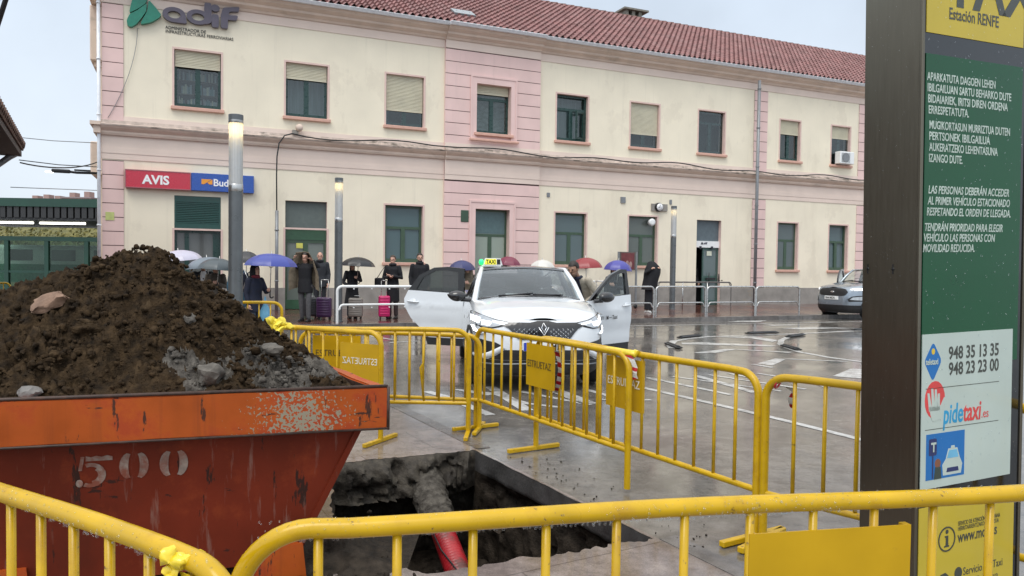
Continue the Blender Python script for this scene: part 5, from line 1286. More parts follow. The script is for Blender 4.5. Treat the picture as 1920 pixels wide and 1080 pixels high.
for x in (.4, .85, 1.3, 1.7):
    for z in (.84, .38): lathe(bm, [(.001, -.04), (.015, -.04), (.015, .03)], (x, -.02, z), 8, axis='y')
build('bracket', fix(bm), white, qw)
# luggage trolleys
trol = empty('luggage_trolley', (0, 0, 0), 0, 'row of nested steel luggage trolleys', 'luggage trolley', 'luggage trolleys parked along the wall')
bm = B()
tube(bm, [(-.28, .3, .18), (-.28, -.25, .2), (-.26, -.32, .95), (.26, -.32, .95), (.28, -.25, .2), (.28, .3, .18)], .014, 8); tube(bm, [(-.28, .3, .18), (0, .5, .16), (.28, .3, .18)], .014, 8)
for x in (-.18, -.06, .06, .18): tube(bm, [(x, -.27, .2), (x, .36, .18)], .006, 5); tube(bm, [(x, -.28, .25), (x, -.31, .85)], .006, 5)
for z in (.4, .6, .8): tube(bm, [(-.27, -.29 - (z - .4) * .05, z), (.27, -.29 - (z - .4) * .05, z)], .006, 5)
build('frame', fix(bm), galv, trol)
bm = B(); tube(bm, [(-.27, -.33, .96), (.27, -.33, .96)], .024, 8); build('handle', fix(bm), white, trol)
for x, y in ((-.25, -.2), (.25, -.2), (0, .42)):
    bm = B(); lathe(bm, [(.001, -.02), (.07, -.02), (.07, .02), (.001, .02)], (x, y, .07), 14, axis='x'); build('wheel', fix(bm), black, trol)
for i in range(6):
    o = trol if i == 0 else copy_tree(trol)
    o.location = W(14.6 + i * .36, -1.5, .12); o.rotation_euler = (0, 0, TH - R_(90))
    o['label'] = ['luggage trolley at the left end of the nested row by the wall', 'second luggage trolley of the nested row by the wall', 'third luggage trolley of the nested row by the wall', 'fourth luggage trolley of the nested row by the wall', 'fifth luggage trolley of the nested row, next but one to the veiled figure', 'luggage trolley at the end of the row nearest the veiled figure'][i]
# framed poster on posts
q = on_facade('poster_board', 17.06, -.55, .12, 'maroon poster in a steel frame on two posts below the dark window', 'poster')
bm = B(); box(bm, (-.32, -.02, 1.35), (.32, .02, 2.02)); build('frame', fix(bm), mat('poster_frame', (.12, .09, .08), .4), q)
bm = B(); box(bm, (-.28, -.026, 1.39), (.28, -.0205, 1.98)); build('poster', fix(bm), mat('maroon_print', (.11, .02, .025), .4, c2=(.20, .05, .05), ns=5), q)
bm = B()
for i, x in enumerate((-.16, -.02, .12)): ellipsoid(bm, (x, -.028, 1.55 + .03 * (i % 2)), (.07, .003, .12), 10, 8)
build('printed_figures', fix(bm), mat('print_pale', (.35, .22, .2), .5), q)
for x in (-.38, .38):
    bm = B(); box(bm, (x - .03, -.03, 0), (x + .03, .03, 2.02)); build('post', fix(bm), pipe_m, q)
# rubber lane separators
def separator(px, lab):
    (xa, ya), (xb, yb) = px; a, b = G(xa, ya), G(xb, yb); d = b - a; L_ = d.length
    q = empty('lane_separator', (a.x, a.y, .008), atan2(d.y, d.x), lab, 'lane separator', 'black rubber lane separators')
    bm = B(); box(bm, (0, -.065, 0), (L_, .065, .03), bev=.018, seg=2); box(bm, (.05, -.035, .0301), (L_ - .05, .035, .05), bev=.012); build('body', fix(bm), black, q, 50)
    bm = B(); box(bm, (.08, -.055, .0305), (L_ - .08, -.045, .036)); box(bm, (.08, .045, .0305), (L_ - .08, .055, .036)); build('reflector', fix(bm), pipe_m, q)
for px, lab in ((Z5([(345, 278), (490, 262)]), 'black rubber lane separator at the top of the left painted curve'), (Z5([(262, 318), (352, 352)]), 'black rubber lane separator at the nose of the left painted curve'), (Z5([(815, 248), (1035, 240)]), 'long black rubber lane separator on the far painted line'),
                (Z5([(1106, 272), (1215, 256)]), 'black rubber lane separator at the top of the right painted curve'), (Z5([(1072, 332), (1185, 364)]), 'black rubber lane separator at the nose of the right painted curve'), (Z5([(1560, 224), (1690, 220)]), 'black rubber lane separator beside the taxi totem on the far line')):
    separator(px, lab)
# ------------------------------------------------------------------ vehicles
def interp(tab, x):
    if x <= tab[0][0]: return tab[0][1]
    for (a, b), (c, d) in zip(tab, tab[1:]):
        if x <= c: t = (x - a) / (c - a); return b + (d - b) * t
    return tab[-1][1]
LEV = [(0, .11), (.06, .055), (.16, .02), (.3, .006), (.45, 0), (.6, .004), (.72, .012), (.82, .022), (.9, .035), (.96, .056), (1, .09)]
def body_mesh(Wd, Ln, zb, ztop, crown, ef=.42, er=.34, n=112):
    bm = B(); rings = []
    for t, ins in LEV:
        ring = []
        for k in range(n):
            th = 2 * pi * (k + .5) / n; c, s = cos(th), sin(th); e = ef if s < 0 else er
            x = Wd * math.copysign(abs(c) ** e, c); y = Ln / 2 + Ln / 2 * math.copysign(abs(s) ** e, s)
            x *= 1 - ins / Wd; yc = Ln / 2; y = yc + (y - yc) * (1 - ins * (1.15 if s < 0 else .8) / (Ln / 2))
            zt = interp(ztop, y); zz = zb + t * (zt - zb)
            sh = .018 * math.exp(-((t - .70) / .05) ** 2) if abs(x) > Wd * .8 else 0
            ring.append(bm.verts.new((x + math.copysign(sh, x), y, zz)))
        rings.append(ring)
    for a, b in zip(rings, rings[1:]):
        for k in range(n): bm.faces.new((a[k], a[(k + 1) % n], b[(k + 1) % n], b[k]))
    bm.faces.new(rings[0][::-1])
    top = rings[-1]; rows = []; M = 12
    left = [top[k] for k in range(n) if top[k].co.x < 0]; right = [top[k] for k in range(n) if top[k].co.x > 0]
    left.sort(key=lambda v: v.co.y); right.sort(key=lambda v: v.co.y)
    for a, b in zip(left, right):
        row = [a]; cr = interp(crown, a.co.y)
        for i in range(1, M):
            u = -1 + 2 * i / M; p = a.co.lerp(b.co, i / M)
            crease = .012 * math.exp(-((abs(u) - .62) / .10) ** 2) if .25 < a.co.y < 1.3 else 0
            row.append(bm.verts.new(p + V((0, 0, cr * (1 - abs(u) ** 2.6) + crease))))
        rows.append(row + [b])
    for a, b in zip(rows, rows[1:]):
        for i in range(M):
            f = bm.faces.new((a[i], a[i + 1], b[i + 1], b[i]))
            if 1.35 < a[0].co.y < 4.1 and 1 <= i < M - 1: f.material_index = 1
    bmesh.ops.recalc_face_normals(bm, faces=bm.faces[:])
    return bm
def dense(poly, mx):
    bm = B(); vs = [bm.verts.new((a, b, 0)) for a, b in poly]; bm.faces.new(vs); bmesh.ops.triangulate(bm, faces=bm.faces[:])
    for _ in range(7):
        es = [e for e in bm.edges if e.calc_length() > mx]
        if not es: break
        bmesh.ops.subdivide_edges(bm, edges=es, cuts=1); bmesh.ops.triangulate(bm, faces=bm.faces[:])
    return bm
def project(bvh, poly, off, mode, thick=.012, mx=.05, side=1):
    """a panel pressed onto the body: 'f' from the front (x, z), 's' from the side (y, z)"""
    bm = dense(poly, mx); res = {}
    for v in bm.verts:
        a, b = v.co.x, v.co.y
        if mode == 'f':
            h = bvh.ray_cast(V((a, -1, b)), V((0, 1, 0))); p = h[0] if h[0] is not None and h[0].y < 1.4 else V((a, .6, b)); nn_ = h[1] if h[0] is not None else V((0, -1, 0)); v.co = p + (nn_ if nn_.y < .2 else -nn_) * off
        else:
            h = bvh.ray_cast(V((side * 2, a, b)), V((-side, 0, 0))); p = h[0] if h[0] is not None else V((side * .85, a, b)); v.co = p + V((side * off, 0, 0))
    bmesh.ops.recalc_face_normals(bm, faces=bm.faces[:]); d = V((0, 1, 0)) if mode == 'f' else V((-side, 0, 0))
    if sum((f.normal.dot(-d) for f in bm.faces)) < 0: bmesh.ops.reverse_faces(bm, faces=bm.faces[:])
    r = bmesh.ops.extrude_face_region(bm, geom=bm.faces[:], use_keep_orig=True)
    for g in r['geom']:
        if isinstance(g, bmesh.types.BMVert): g.co += d * thick
    bmesh.ops.recalc_face_normals(bm, faces=bm.faces[:])
    return bm
def boolean(o, cutters):
    for c in cutters:
        m = o.modifiers.new('cut', 'BOOLEAN'); m.operation = 'DIFFERENCE'; m.object = c; m.solver = 'EXACT'
    dg = bpy.context.evaluated_depsgraph_get(); me = bpy.data.meshes.new_from_object(o.evaluated_get(dg)); o.modifiers.clear()
    o.data = me
    for c in cutters: bpy.data.objects.remove(c)
    for p in me.polygons: p.use_smooth = True
    me.set_sharp_from_angle(angle=R_(32))
mir = lambda pl: [(-a, b) for a, b in pl][::-1]
car_white = mat('taxi_white_paint', (.66, .69, .715), .16, var=.01, coat=1.0, rvar=.03)
car_silver = mat('silver_car_paint', (.26, .30, .345), .25, .55, var=.03, coat=1.0, rvar=.03)
car_glass = glass('car_glass', (.78, .84, .84), .95, .01); dark_glass = glass('tinted_car_glass', (.26, .30, .30), .95, .01, .12, (.2, .22, .22)); screen_glass = glass('wet_windscreen_sky', (.72, .78, .78), .95, .02, .12, (.30, .38, .42))  # wet windscreen: its pale diffuse film also stands in for reflected sky
plastic = mat('black_bumper_plastic', (.014, .014, .015), .5, var=.2, bump=.1); tyre_m = mat('tyre_rubber', (.016, .016, .017), .75)
lampglass = mat('headlight_lens', (.40, .43, .46), .08, var=.15, ns=14, coat=1.0); lampon = mat('headlight_lit', (1, 1, 1), .3, emis=(.95, .98, 1, 3.2)); chrome = mat('chrome', (.7, .71, .72), .12, .95, var=.05)
alloy = mat('alloy_rim', (.25, .255, .26), .3, .8); seat_m = mat('seat_cloth', (.05, .05, .055), .9); plate_w = mat('plate_white', (.75, .75, .73), .4, var=.03); plate_b = mat('plate_blue', (.02, .05, .4), .4); ink = mat('plate_ink', (.015, .015, .015), .5)
def wheel(root, x, y, r, w=.215):
    s = 1 if x > 0 else -1
    bm = B(); lathe(bm, [(r * .66, -w / 2), (r * .93, -w / 2), (r, -w / 2 + .03), (r, w / 2 - .03), (r * .93, w / 2), (r * .66, w / 2)], (x, y, r), 36, axis='x'); o = build('wheel', fix(bm), tyre_m, root, 40)
    bm = B(); lathe(bm, [(r * .66, s * w * .46), (r * .60, s * w * .5), (r * .58, s * w * .2), (.06, s * w * .15), (.001, s * w * .3)], (x, y, r), 30, axis='x')
    for k in range(5):
        a = 2 * pi * k / 5
        for da in (-.16, .16): tube(bm, [(x + s * w * .40, y + .05 * cos(a), r + .05 * sin(a)), (x + s * w * .44, y + r * .62 * cos(a + da), r + r * .62 * sin(a + da))], .022, 6)
    build('rim', fix(bm), alloy, o, 40)
def grid_patch(fn, nu, nv, thick=.0, nrm=None):
    bm = B(); rows = [[bm.verts.new(fn(i / nu, j / nv)) for i in range(nu + 1)] for j in range(nv + 1)]
    for a, b in zip(rows, rows[1:]):
        for i in range(nu): f = bm.faces.new((a[i], a[i + 1], b[i + 1], b[i])); f.smooth = True
    bmesh.ops.recalc_face_normals(bm, faces=bm.faces[:])
    if thick: bmesh.ops.solidify(bm, geom=bm.faces[:], thickness=thick)
    return bm
def car(root, S):
    bm = body_mesh(S['W'], S['L'], S['zb'], S['ztop'], S['crown']); bvh = BVHTree.FromBMesh(bm)
    pw = 6
    body = build('body', bm, [S['paint'], inside], root, 40)
    cuts = []
    for y in S['axles']:
        for s in (-1, 1):
            c = B(); lathe(c, [(.001, -.25), (S['ar'], -.25), (S['ar'], .5), (.001, .5)], (0, 0, 0), 40, axis='x')
            for v in c.verts: v.co = V((s * (S['W'] - .05) + s * v.co.x, y, S['r'] + v.co.y * 0 + v.co.z)) if False else V((s * (S['W'] - .02 + v.co.x), y + v.co.y, S['r'] + v.co.z))
            bmesh.ops.recalc_face_normals(c, faces=c.faces[:])
            for f in c.faces: f.material_index = 1
            cuts.append(build('cut', c, [S['paint'], inside]))
    for (a, b) in S.get('openings', ()):
        c = B(); box(c, a, b, 1); cuts.append(build('cut', fix(c), [S['paint'], inside]))
    boolean(body, cuts)
    for y in S['axles']:
        for s in (-1, 1):
            wheel(root, s * (S['W'] - .13), y, S['r'])
            ra, rb = S['ar'] - .003, S['ar'] + .055; k = 16
            ang = [pi * (-.06 + 1.12 * i / k) for i in range(k + 1)]
            pl = [(y + rb * cos(a), S['r'] + rb * sin(a)) for a in ang] + [(y + ra * cos(a), S['r'] + ra * sin(a)) for a in ang[::-1]]
            pl = [(a, max(b, S['zb'] + .03)) for a, b in pl]
            # skip degenerate points
            build('arch_trim', project(bvh, pl, .012, 's', .03, .08, s), plastic, body, 40)
    a0, a1 = S['axles']
    for s in (-1, 1):
        build('sill_trim', project(bvh, [(a0 + S['ar'] + .05, S['zb'] + .02), (a1 - S['ar'] - .05, S['zb'] + .02), (a1 - S['ar'] - .05, S['zb'] + .17), (a0 + S['ar'] + .05, S['zb'] + .17)], .012, 's', .03, .12, s), plastic, body, 40)
    for nm, pl, off, m, sym in S['front']:
        for q in ([pl, mir(pl)] if sym else [pl]): build(nm, project(bvh, q, off, 'f', .02, .045), m, root, 40)
    # windscreen, roof and pillars
    wb, wt, yb, yt, zb_, zt = S['ws']
    def wsf(u, v):
        x = -1 + 2 * u; a = V((x * wb, yb + .26 * x * x, zb_ - .07 * x * x)); b = V((x * wt, yt + .12 * x * x, zt - .035 * x * x)); p = a.lerp(b, v); p.z += .035 * sin(pi * v); return p
    build('windscreen', grid_patch(wsf, 14, 8), screen_glass, root)
    bm = grid_patch(lambda u, v: wsf(u, v * .05) + V((0, -.012, .012)), 14, 1, .01); build('windscreen_seal', fix(bm), blackgloss, root)
    rp = S['roof']
    def rff(u, v):
        y = rp[0][0] + (rp[-1][0] - rp[0][0]) * v; x = -1 + 2 * u; z = interp([(a, b) for a, b, c in rp], y); hw = interp([(a, c) for a, b, c in rp], y)
        return V((x * hw, y + (.12 * x * x) * (1 - v), z - .035 * x * x))
    roof = build('roof', grid_patch(rff, 12, 16, .03), S['roofm'], root, 60)
    bm = grid_patch(lambda u, v: wsf(u, .93 + .075 * v) + V((0, -.004, .006)), 14, 2); build('sunshade_band', bm, blackgloss, roof)
    for s in (-1, 1):
        bm = B(); a = wsf(1 if s > 0 else 0, 0); b = wsf(1 if s > 0 else 0, 1); pts = [a + V((s * .045, .03, -.05)), a.lerp(b, .5) + V((s * .035, .03, .03)), b + V((s * .025, .02, 0))]
        for t in (.15, .35, .6, .8, 1): pts.append(rff(1 if s > 0 else 0, t) + V((s * .012, 0, -.012)))
        tube(bm, pts, [.05, .042, .036, .034, .034, .034, .034, .045], 10); build('roof_pillar', fix(bm), S['paint'], root, 60)
        # side windows, one pane for each door that is shut
        yl = S['doors']
        for i in range(2):
            if (s, i) in S.get('open', ()): continue
            y0, y1 = yl[i], yl[i + 1]
            def sg(u, v):
                y = y0 + (y1 - y0) * u; yy = y
                lo = V((s * (S['W'] - .085), yy, interp(S['ztop'], yy) - .02)); k = max(0, min(1, (yy - rp[0][0]) / (rp[-1][0] - rp[0][0]))); up_ = rff(1 if s > 0 else 0, k) + V((s * .015, 0, -.02)); 
                if yy < rp[0][0] + .12:
                    t = (yy - yb - .26) / (rp[0][0] + .12 - yb - .26); e0_, e1_ = wsf(1 if s > 0 else 0, 0), wsf(1 if s > 0 else 0, 1); up_ = e0_.lerp(e1_, max(0, t)) + V((s * .04, 0, 0))
                up_.y = yy; return lo.lerp(up_, v)
            w_ = build('side_window', grid_patch(sg, 8, 5), dark_glass, root)
        bm = B(); y = yl[1]; k = (y - rp[0][0]) / (rp[-1][0] - rp[0][0]); p = rff(1 if s > 0 else 0, k); tube(bm, [(s * (S['W'] - .09), y, interp(S['ztop'], y) - .05), (p.x + s * .012, y, p.z - .02)], .045, 8); build('door_pillar', fix(bm), blackgloss, root)
    # cabin
    bm = B(); d0 = interp(S['ztop'], yb + .3)
    box(bm, (-wb + .02, yb + .2, d0 - .12), (wb - .02, yb + .62, d0 + .015), bev=.05, seg=2); build('dashboard', fix(bm), plastic, root, 50)
    for x in (-.36, .36):
        bm = B(); box(bm, (x - .24, yb + 1.25, .75), (x + .24, yb + 1.42, 1.22), bev=.06, seg=2); box(bm, (x - .13, yb + 1.30, 1.24), (x + .13, yb + 1.41, 1.42), bev=.04, seg=2); build('seat', fix(bm), seat_m, root, 50)
    bm = B(); box(bm, (-.6, yb + 2.25, .75), (.6, yb + 2.4, 1.2), bev=.06, seg=2); build('rear_bench', fix(bm), seat_m, root, 50)
    bm = B(); tube(bm, arc((.36, yb + .75, d0 - .01), .185, 0, 2 * pi, 24, (1, 0, 0), (0, .35, .94))[:-1], .016, 8, closed=True); build('steering_wheel', fix(bm), plastic, root)
    bm = B(); p = wsf(.5, .86); box(bm, p + V((-.12, .04, -.05)), p + V((.12, .07, .02)), bev=.015); build('rear_view_mirror', fix(bm), black, root)
    for x0_, x1_ in ((-.62, .02), (.02, .62)):
        bm = B(); a, b = wsf((x0_ + 1) / 2, .03), wsf((x1_ + 1) / 2, .05); tube(bm, [a + V((0, -.02, .02)), a.lerp(b, .5) + V((0, -.035, .02)), b + V((0, -.02, .025))], .011, 6); build('wiper', fix(bm), black, root)
    return body, bvh, wsf, rff
def mirror_part(root, x, y, z, s, m=blackgloss):
    bm = B(); ellipsoid(bm, (x, y, z), (.145, .08, .078), 18, 12); [setattr(v_, 'co', v_.co + V((0, 0, .03 * (1 if v_.co.z < z else -.3) * (abs(v_.co.x - x) / .145) ** 2))) for v_ in bm.verts]; tube(bm, [(x - s * .2, y + .01, z - .06), (x - s * .05, y, z - .05)], .028, 8)
    return build('mirror', fix(bm), m, root, 60)
def door_leaf(root, hinge, ang, lower, frame_o, frame_i, trim, handle, side, extra=None):
    """side: +1 leaf whose outer skin faces -y of the leaf frame"""
    d = empty('door', hinge, ang, parent=root)
    def skin(poly, y0, y1, m, nm, par, bulge=.03, mx=.09):
        bm = dense(poly, mx)
        for v in bm.verts:
            a, b = v.co.x, v.co.y; k = bulge * max(0, sin(pi * min(1, max(0, (b - .25) / .9)))); cre = .012 * math.exp(-((b - .93) / .03) ** 2) - .014 * math.exp(-((b - .62) / .10) ** 2) * min(1, a * 3)
            v.co = V((a, y0 - side * (k + (cre if bulge else 0)), b))
        r = bmesh.ops.extrude_face_region(bm, geom=bm.faces[:], use_keep_orig=True)
        for g in r['geom']:
            if isinstance(g, bmesh.types.BMVert): g.co.y = y1
        return build(nm, fix(bm), m, par, 40)
    pn = skin(lower, 0, side * .07, car_white, 'door_panel', d)
    n = len(frame_o); bm = B()
    for i in range(n):
        j = (i + 1) % n; prism(bm, [frame_o[i], frame_o[j], frame_i[j], frame_i[i]], side * .005, side * .05, 'xz')
    build('window_frame', fix(bm), blackgloss, d)
    bm = B(); prism(bm, frame_i, side * .022, side * .026, 'xz'); build('window_pane', fix(bm), car_glass if side > 0 and extra else dark_glass, d)
    skin(trim, -side * .012, side * .06, plastic, 'lower_trim', d, 0)
    a, b = handle; bm = B(); k = -side * .055
    tube(bm, [(a, -side * .03, b), (a + .04, k, b + .002), (a + .16, k, b + .01), (a + .20, -side * .03, b + .012)], [.012, .017, .017, .012], 8); ellipsoid(bm, (a + .10, -side * .034, b + .02), (.06, .012, .03), 12, 8); build('handle', fix(bm), car_white, d, 60)
    bm = B(); prism(bm, [(.03, .45), (lower[2][0] - .1, .45), (lower[2][0] - .1, 1.0), (.03, 1.0)], side * .0701, side * .10, 'xz'); build('door_lining', fix(bm), seat_m, d)
    return d
# --- the taxi
taxi = empty('taxi', (.41, 9.32, .004), R_(6.5), 'white taxi with green roof light, two doors open, facing the barriers', 'taxi')
HL = [(.43, .862), (.60, .892), (.74, .938), (.835, .968), (.875, .935), (.872, .80), (.84, .738), (.76, .712), (.73, .724), (.80, .762), (.822, .83), (.74, .806), (.64, .806), (.53, .836)]
GR = [(-.54, .846), (-.45, .872), (-.17, .868), (-.12, .878), (-.07, .890), (.07, .890), (.12, .878), (.17, .868), (.45, .872), (.54, .846), (.44, .80), (.40, .76), (.33, .675), (.27, .662), (-.27, .662), (-.33, .675), (-.40, .76), (-.44, .80)]
spec = dict(W=.91, L=4.57, zb=.20, ztop=[(0, .85), (.1, .90), (.2, .925), (.4, .975), (.8, 1.04), (1.25, 1.085), (1.6, 1.09), (3.9, 1.15), (4.57, 1.10)], crown=[(0, .02), (.15, .035), (.5, .06), (1.2, .085), (1.6, .03), (4.5, .02)],
    paint=car_white, roofm=blackgloss, axles=(.87, 3.59), ar=.385, r=.345, ws=(.745, .615, 1.14, 1.98, 1.155, 1.565), roof=[(1.98, 1.565, .615), (2.4, 1.59, .615), (3.0, 1.575, .605), (3.6, 1.48, .58), (4.1, 1.33, .56), (4.4, 1.18, .6)], doors=(1.55, 2.55, 3.75), open=((1, 0), (-1, 1)),
    openings=(((.58, 1.5, .34), (1.3, 2.5, 1.4)), ((-1.3, 2.6, .34), (-.58, 3.3, 1.4))),
    front=[('lower_bumper', [(-.895, .415), (-.8, .405), (.8, .405), (.895, .415), (.895, .21), (-.895, .21)], .006, plastic, False),
           ('air_intake', [(-.49, .535), (.49, .535), (.58, .47), (.68, .41), (-.68, .41), (-.58, .47)], .008, black, False),
           ('side_vent', [(.885, .665), (.60, .625), (.50, .575), (.60, .515), (.74, .46), (.885, .46)], .004, black, True),
           ('grille', GR, .012, blackgloss, False),
           ('headlight_surround', [(a * 1.0 + (.012 if a > .6 else -.012), b + (.014 if b > .84 else -.016)) for a, b in HL], .003, blackgloss, True),
           ('headlight', HL, .016, lampglass, True)])
body, bvh, wsf, rff = car(taxi, spec)
for s in (1, -1):
    for pl in ([(.76, .905), (.855, .93), (.855, .86), (.78, .845)], [(.835, .80), (.862, .80), (.835, .745), (.77, .722), (.76, .735), (.825, .765)], [(.48, .853), (.62, .882), (.62, .868), (.50, .842)], [(.64, .868), (.745, .88), (.745, .832), (.66, .826)]):
        build('daylight_lamp', project(bvh, pl if s > 0 else mir(pl), .024, 'f', .01, .04), lampon, taxi)
def f_on(x, z, off): h = bvh.ray_cast(V((x, -1, z)), V((0, 1, 0))); return V((x, h[0].y - off, z))
bm = B()
for r in range(6):
    for k in range(-7, 8):
        x = k * .062 + (.031 if r % 2 else 0); z = .685 + r * .026
        if abs(x) < .085 or abs(x) > .30 + (z - .67) * .95 or z > .81: continue
        s = 1 if x > 0 else -1
        a, b, c = f_on(x - s * .012, z + .014, .016), f_on(x + s * .010, z, .016), f_on(x - s * .012, z - .014, .016); tube(bm, [a, b, c], .0024, 5)
build('grille_studs', fix(bm), chrome, taxi)
bm = B()
def lozenge(cx, cz, w, h, off, r):
    pts = [f_on(cx + a, cz + b, off) for a, b in ((0, h), (w, 0), (0, -h), (-w, 0))]; tube(bm, pts, r, 6, closed=True)
lozenge(0, .815, .058, .098, .026, .0085); lozenge(0, .815, .030, .060, .027, .0065); build('emblem', fix(bm), chrome, taxi)
bm = B(); tube(bm, [f_on(x, .372 - .03 * abs(x), .012) for x in [i * .08 - .8 for i in range(21)]], .010, 6); build('bumper_strip', fix(bm), pipe_m, taxi)
for s in (1, -1):
    bm = B(); tube(bm, [f_on(s * a, b, .012) for a, b in ((.50, .575), (.58, .525), (.66, .475), (.74, .44), (.82, .425), (.87, .44))], [.026, .034, .038, .036, .030, .02], 10); build('bumper_blade', fix(bm), car_white, taxi, 60)
py = f_on(0, .58, 0).y - .02
bm = B(); box(bm, (-.26, py - .01, .525), (.26, py + .012, .637), bev=.004); pl_ = build('number_plate', fix(bm), plate_w, taxi)
bm = B(); box(bm, (-.257, py - .012, .528), (-.215, py - .0102, .634)); build('plate_band', fix(bm), plate_b, pl_)
text('plate_text', '4 MM', .125, (.02, py - .0115, .537), FX, FZ, ink, pl_, .0006, .72, .003)
mirror_part(taxi, -1.03, 1.55, 1.14, -1)
# rear right door (image left) and driver door
door_leaf(taxi, (-.885, 2.60, 0), R_(180 - 20 - 6.5), [(0, .42), (.60, .42), (.74, .55), (.92, .72), (1.03, .90), (1.05, 1.03), (.98, 1.17), (.5, 1.15), (0, 1.13)],
          [(0, 1.10), (0, 1.53), (.28, 1.555), (.52, 1.54), (.78, 1.42), (1.0, 1.15)], [(.10, 1.15), (.10, 1.47), (.28, 1.50), (.50, 1.49), (.72, 1.38), (.84, 1.18)], [(0, .30), (.62, .30), (.66, .42), (0, .42)], (.78, .98), -1)
dd = door_leaf(taxi, (.885, 1.50, 0), R_(48 - 6.5), [(0, .42), (1.06, .42), (1.10, .75), (1.12, 1.16), (.5, 1.13), (0, 1.08)],
          [(.02, 1.07), (.30, 1.28), (.58, 1.47), (.84, 1.555), (1.0, 1.55), (1.10, 1.14)], [(.20, 1.12), (.38, 1.28), (.62, 1.43), (.84, 1.495), (.94, 1.49), (1.0, 1.17)], [(0, .30), (1.05, .30), (1.06, .42), (0, .42)], (.86, .99), 1, True)
bm = B(); ellipsoid(bm, (.27, -.14, 1.14), (.165, .08, .080), 18, 12); tube(bm, [(.10, -.03, 1.08), (.2, -.12, 1.09)], .03, 8); build('mirror', fix(bm), blackgloss, dd, 60)
text('door_lettering', '271', .07, (.24, -.052, .80), FX, FZ, ink, dd, .001, .9, .001); text('door_lettering', 'Taxi', .085, (.55, -.052, .80), FX, FZ, ink, dd, .001, .9, .001)
bm = B()
for a in range(3): box(bm, (.40 + a * .018, -.054, .80), (.41 + a * .018, -.050, .855 - .012 * (a % 2)))
box(bm, (.46, -.054, .82), (.53, -.050, .828)); build('door_emblem', fix(bm), ink, dd)
bm = B(); p = V((-.905, 1.15, .80)); text('fender_lettering', '271', .06, (-.93, 1.42, .84), (0, -1, 0), FZ, ink, taxi, .001, .9)
# roof sign
rs = empty('roof_sign', rff(.10, .12) + V((.05, 0, .004)), 0, parent=taxi); rs.rotation_euler = (0, 0, 0); rs.scale = (.84,) * 3; rs.location.x -= .045
bm = B(); box(bm, (-.16, -.05, 0), (.20, .06, .03), bev=.01); prism(bm, [(-.14, .03), (.22, .03), (.18, .16), (-.10, .16)], -.05, .05, 'xz'); build('sign_case', fix(bm), white, rs)
bm = B(); prism(bm, [(-.115, .045), (.105, .045), (.10, .145), (-.09, .145)], -.056, -.0505, 'xz'); build('sign_face', fix(bm), mat('taxi_sign_yellow', (.9, .8, .05), .4, emis=(.85, .80, .05, .45)), rs)
text('sign_text', 'TAXI', .105, (-.088, -.0575, .058), FX, FZ, ink, rs, .001, .76, .004)
bm = B(); box(bm, (.115, -.057, .05), (.175, -.0505, .14)); build('sign_screen', fix(bm), black, rs)
bm = B(); ellipsoid(bm, (-.17, -.01, .085), (.045, .05, .055), 12, 8); build('green_lamp', fix(bm), mat('green_lamp_lit', (.02, .9, .3), .3, emis=(.015, 1, .07, 1.7)), rs)
bm = B(); box(bm, (-.34, 1.42, 1.175), (-.16, 1.47, 1.185)); build('paper_slip', fix(bm), plate_w, taxi)
# --- the silver car at the kerb
g = G(1560, 595); hd = TH + R_(-90) + R_(2)
f_ = V((-cos(TH + R_(2)), -sin(TH + R_(2)), 0)); lat = V((-f_.y, f_.x, 0))
root_p = g + f_ * .80 + lat * .66
silver = empty('silver_car', (root_p.x, root_p.y, .004), atan2(lat.y, lat.x), 'silver compact car with its front door open, by the kerb beyond the totem', 'car')
sp2 = dict(W=.88, L=4.1, zb=.22, ztop=[(0, .92), (.1, 1.0), (.25, 1.04), (.9, 1.12), (1.3, 1.13), (3.6, 1.18), (4.1, 1.15)], crown=[(0, .02), (.3, .05), (.9, .07), (1.3, .03), (4, .02)], paint=car_silver, roofm=car_silver, axles=(.80, 3.32), ar=.375, r=.335,
    ws=(.72, .61, .92, 1.55, 1.20, 1.60), roof=[(1.55, 1.60, .61), (2.2, 1.65, .62), (3.2, 1.62, .60), (3.7, 1.55, .58), (3.95, 1.3, .58)], doors=(1.25, 2.2, 3.3), open=((-1, 0),), openings=(((-1.3, 1.35, .4), (-.58, 2.15, 1.4)),),
    front=[('lower_bumper', [(-.86, .47), (.86, .47), (.86, .24), (-.86, .24)], .006, plastic, False), ('grille', rounded([(-.44, .99), (.44, .99), (.56, .88), (.46, .755), (-.46, .755), (-.56, .88)], 4, .3), .012, black, False),
           ('headlight', [(.56, .99), (.64, .91), (.85, .925), (.86, 1.02), (.72, 1.03)], .010, lampglass, True), ('fog_lamp_surround', [(.56, .66), (.66, .75), (.85, .79), (.86, .60), (.60, .575)], .004, plastic, True), ('fog_lamp', [(.62, .65), (.68, .72), (.82, .755), (.82, .63)], .012, lampglass, True)])
b2, bv2, ws2, rf2 = car(silver, sp2)
for s in (1, -1):
    pl = [(.66, .985), (.80, .995), (.80, .945), (.68, .935)]; build('daylight_lamp', project(bv2, pl if s > 0 else mir(pl), .018, 'f', .01, .05), lampon, silver)
h = bv2.ray_cast(V((0, -1, .68)), V((0, 1, 0)))[0].y
bm = B(); box(bm, (-.26, h - .03, .635), (.26, h, .745), bev=.004); pl_ = build('number_plate', fix(bm), plate_w, silver); text('plate_text', '9044 MDN', .10, (-.225, h - .0315, .655), FX, FZ, ink, pl_, .0006, .80, .002)
bm = B(); ellipsoid(bm, (0, bv2.ray_cast(V((0, -1, .88)), V((0, 1, 0)))[0].y - .015, .88), (.075, .012, .03), 16, 8); build('emblem', fix(bm), chrome, silver, 60)
mirror_part(silver, .98, 1.25, 1.15, 1, car_silver)
d = empty('door', (-.86, 1.22, 0), R_(180 - 62), parent=silver)
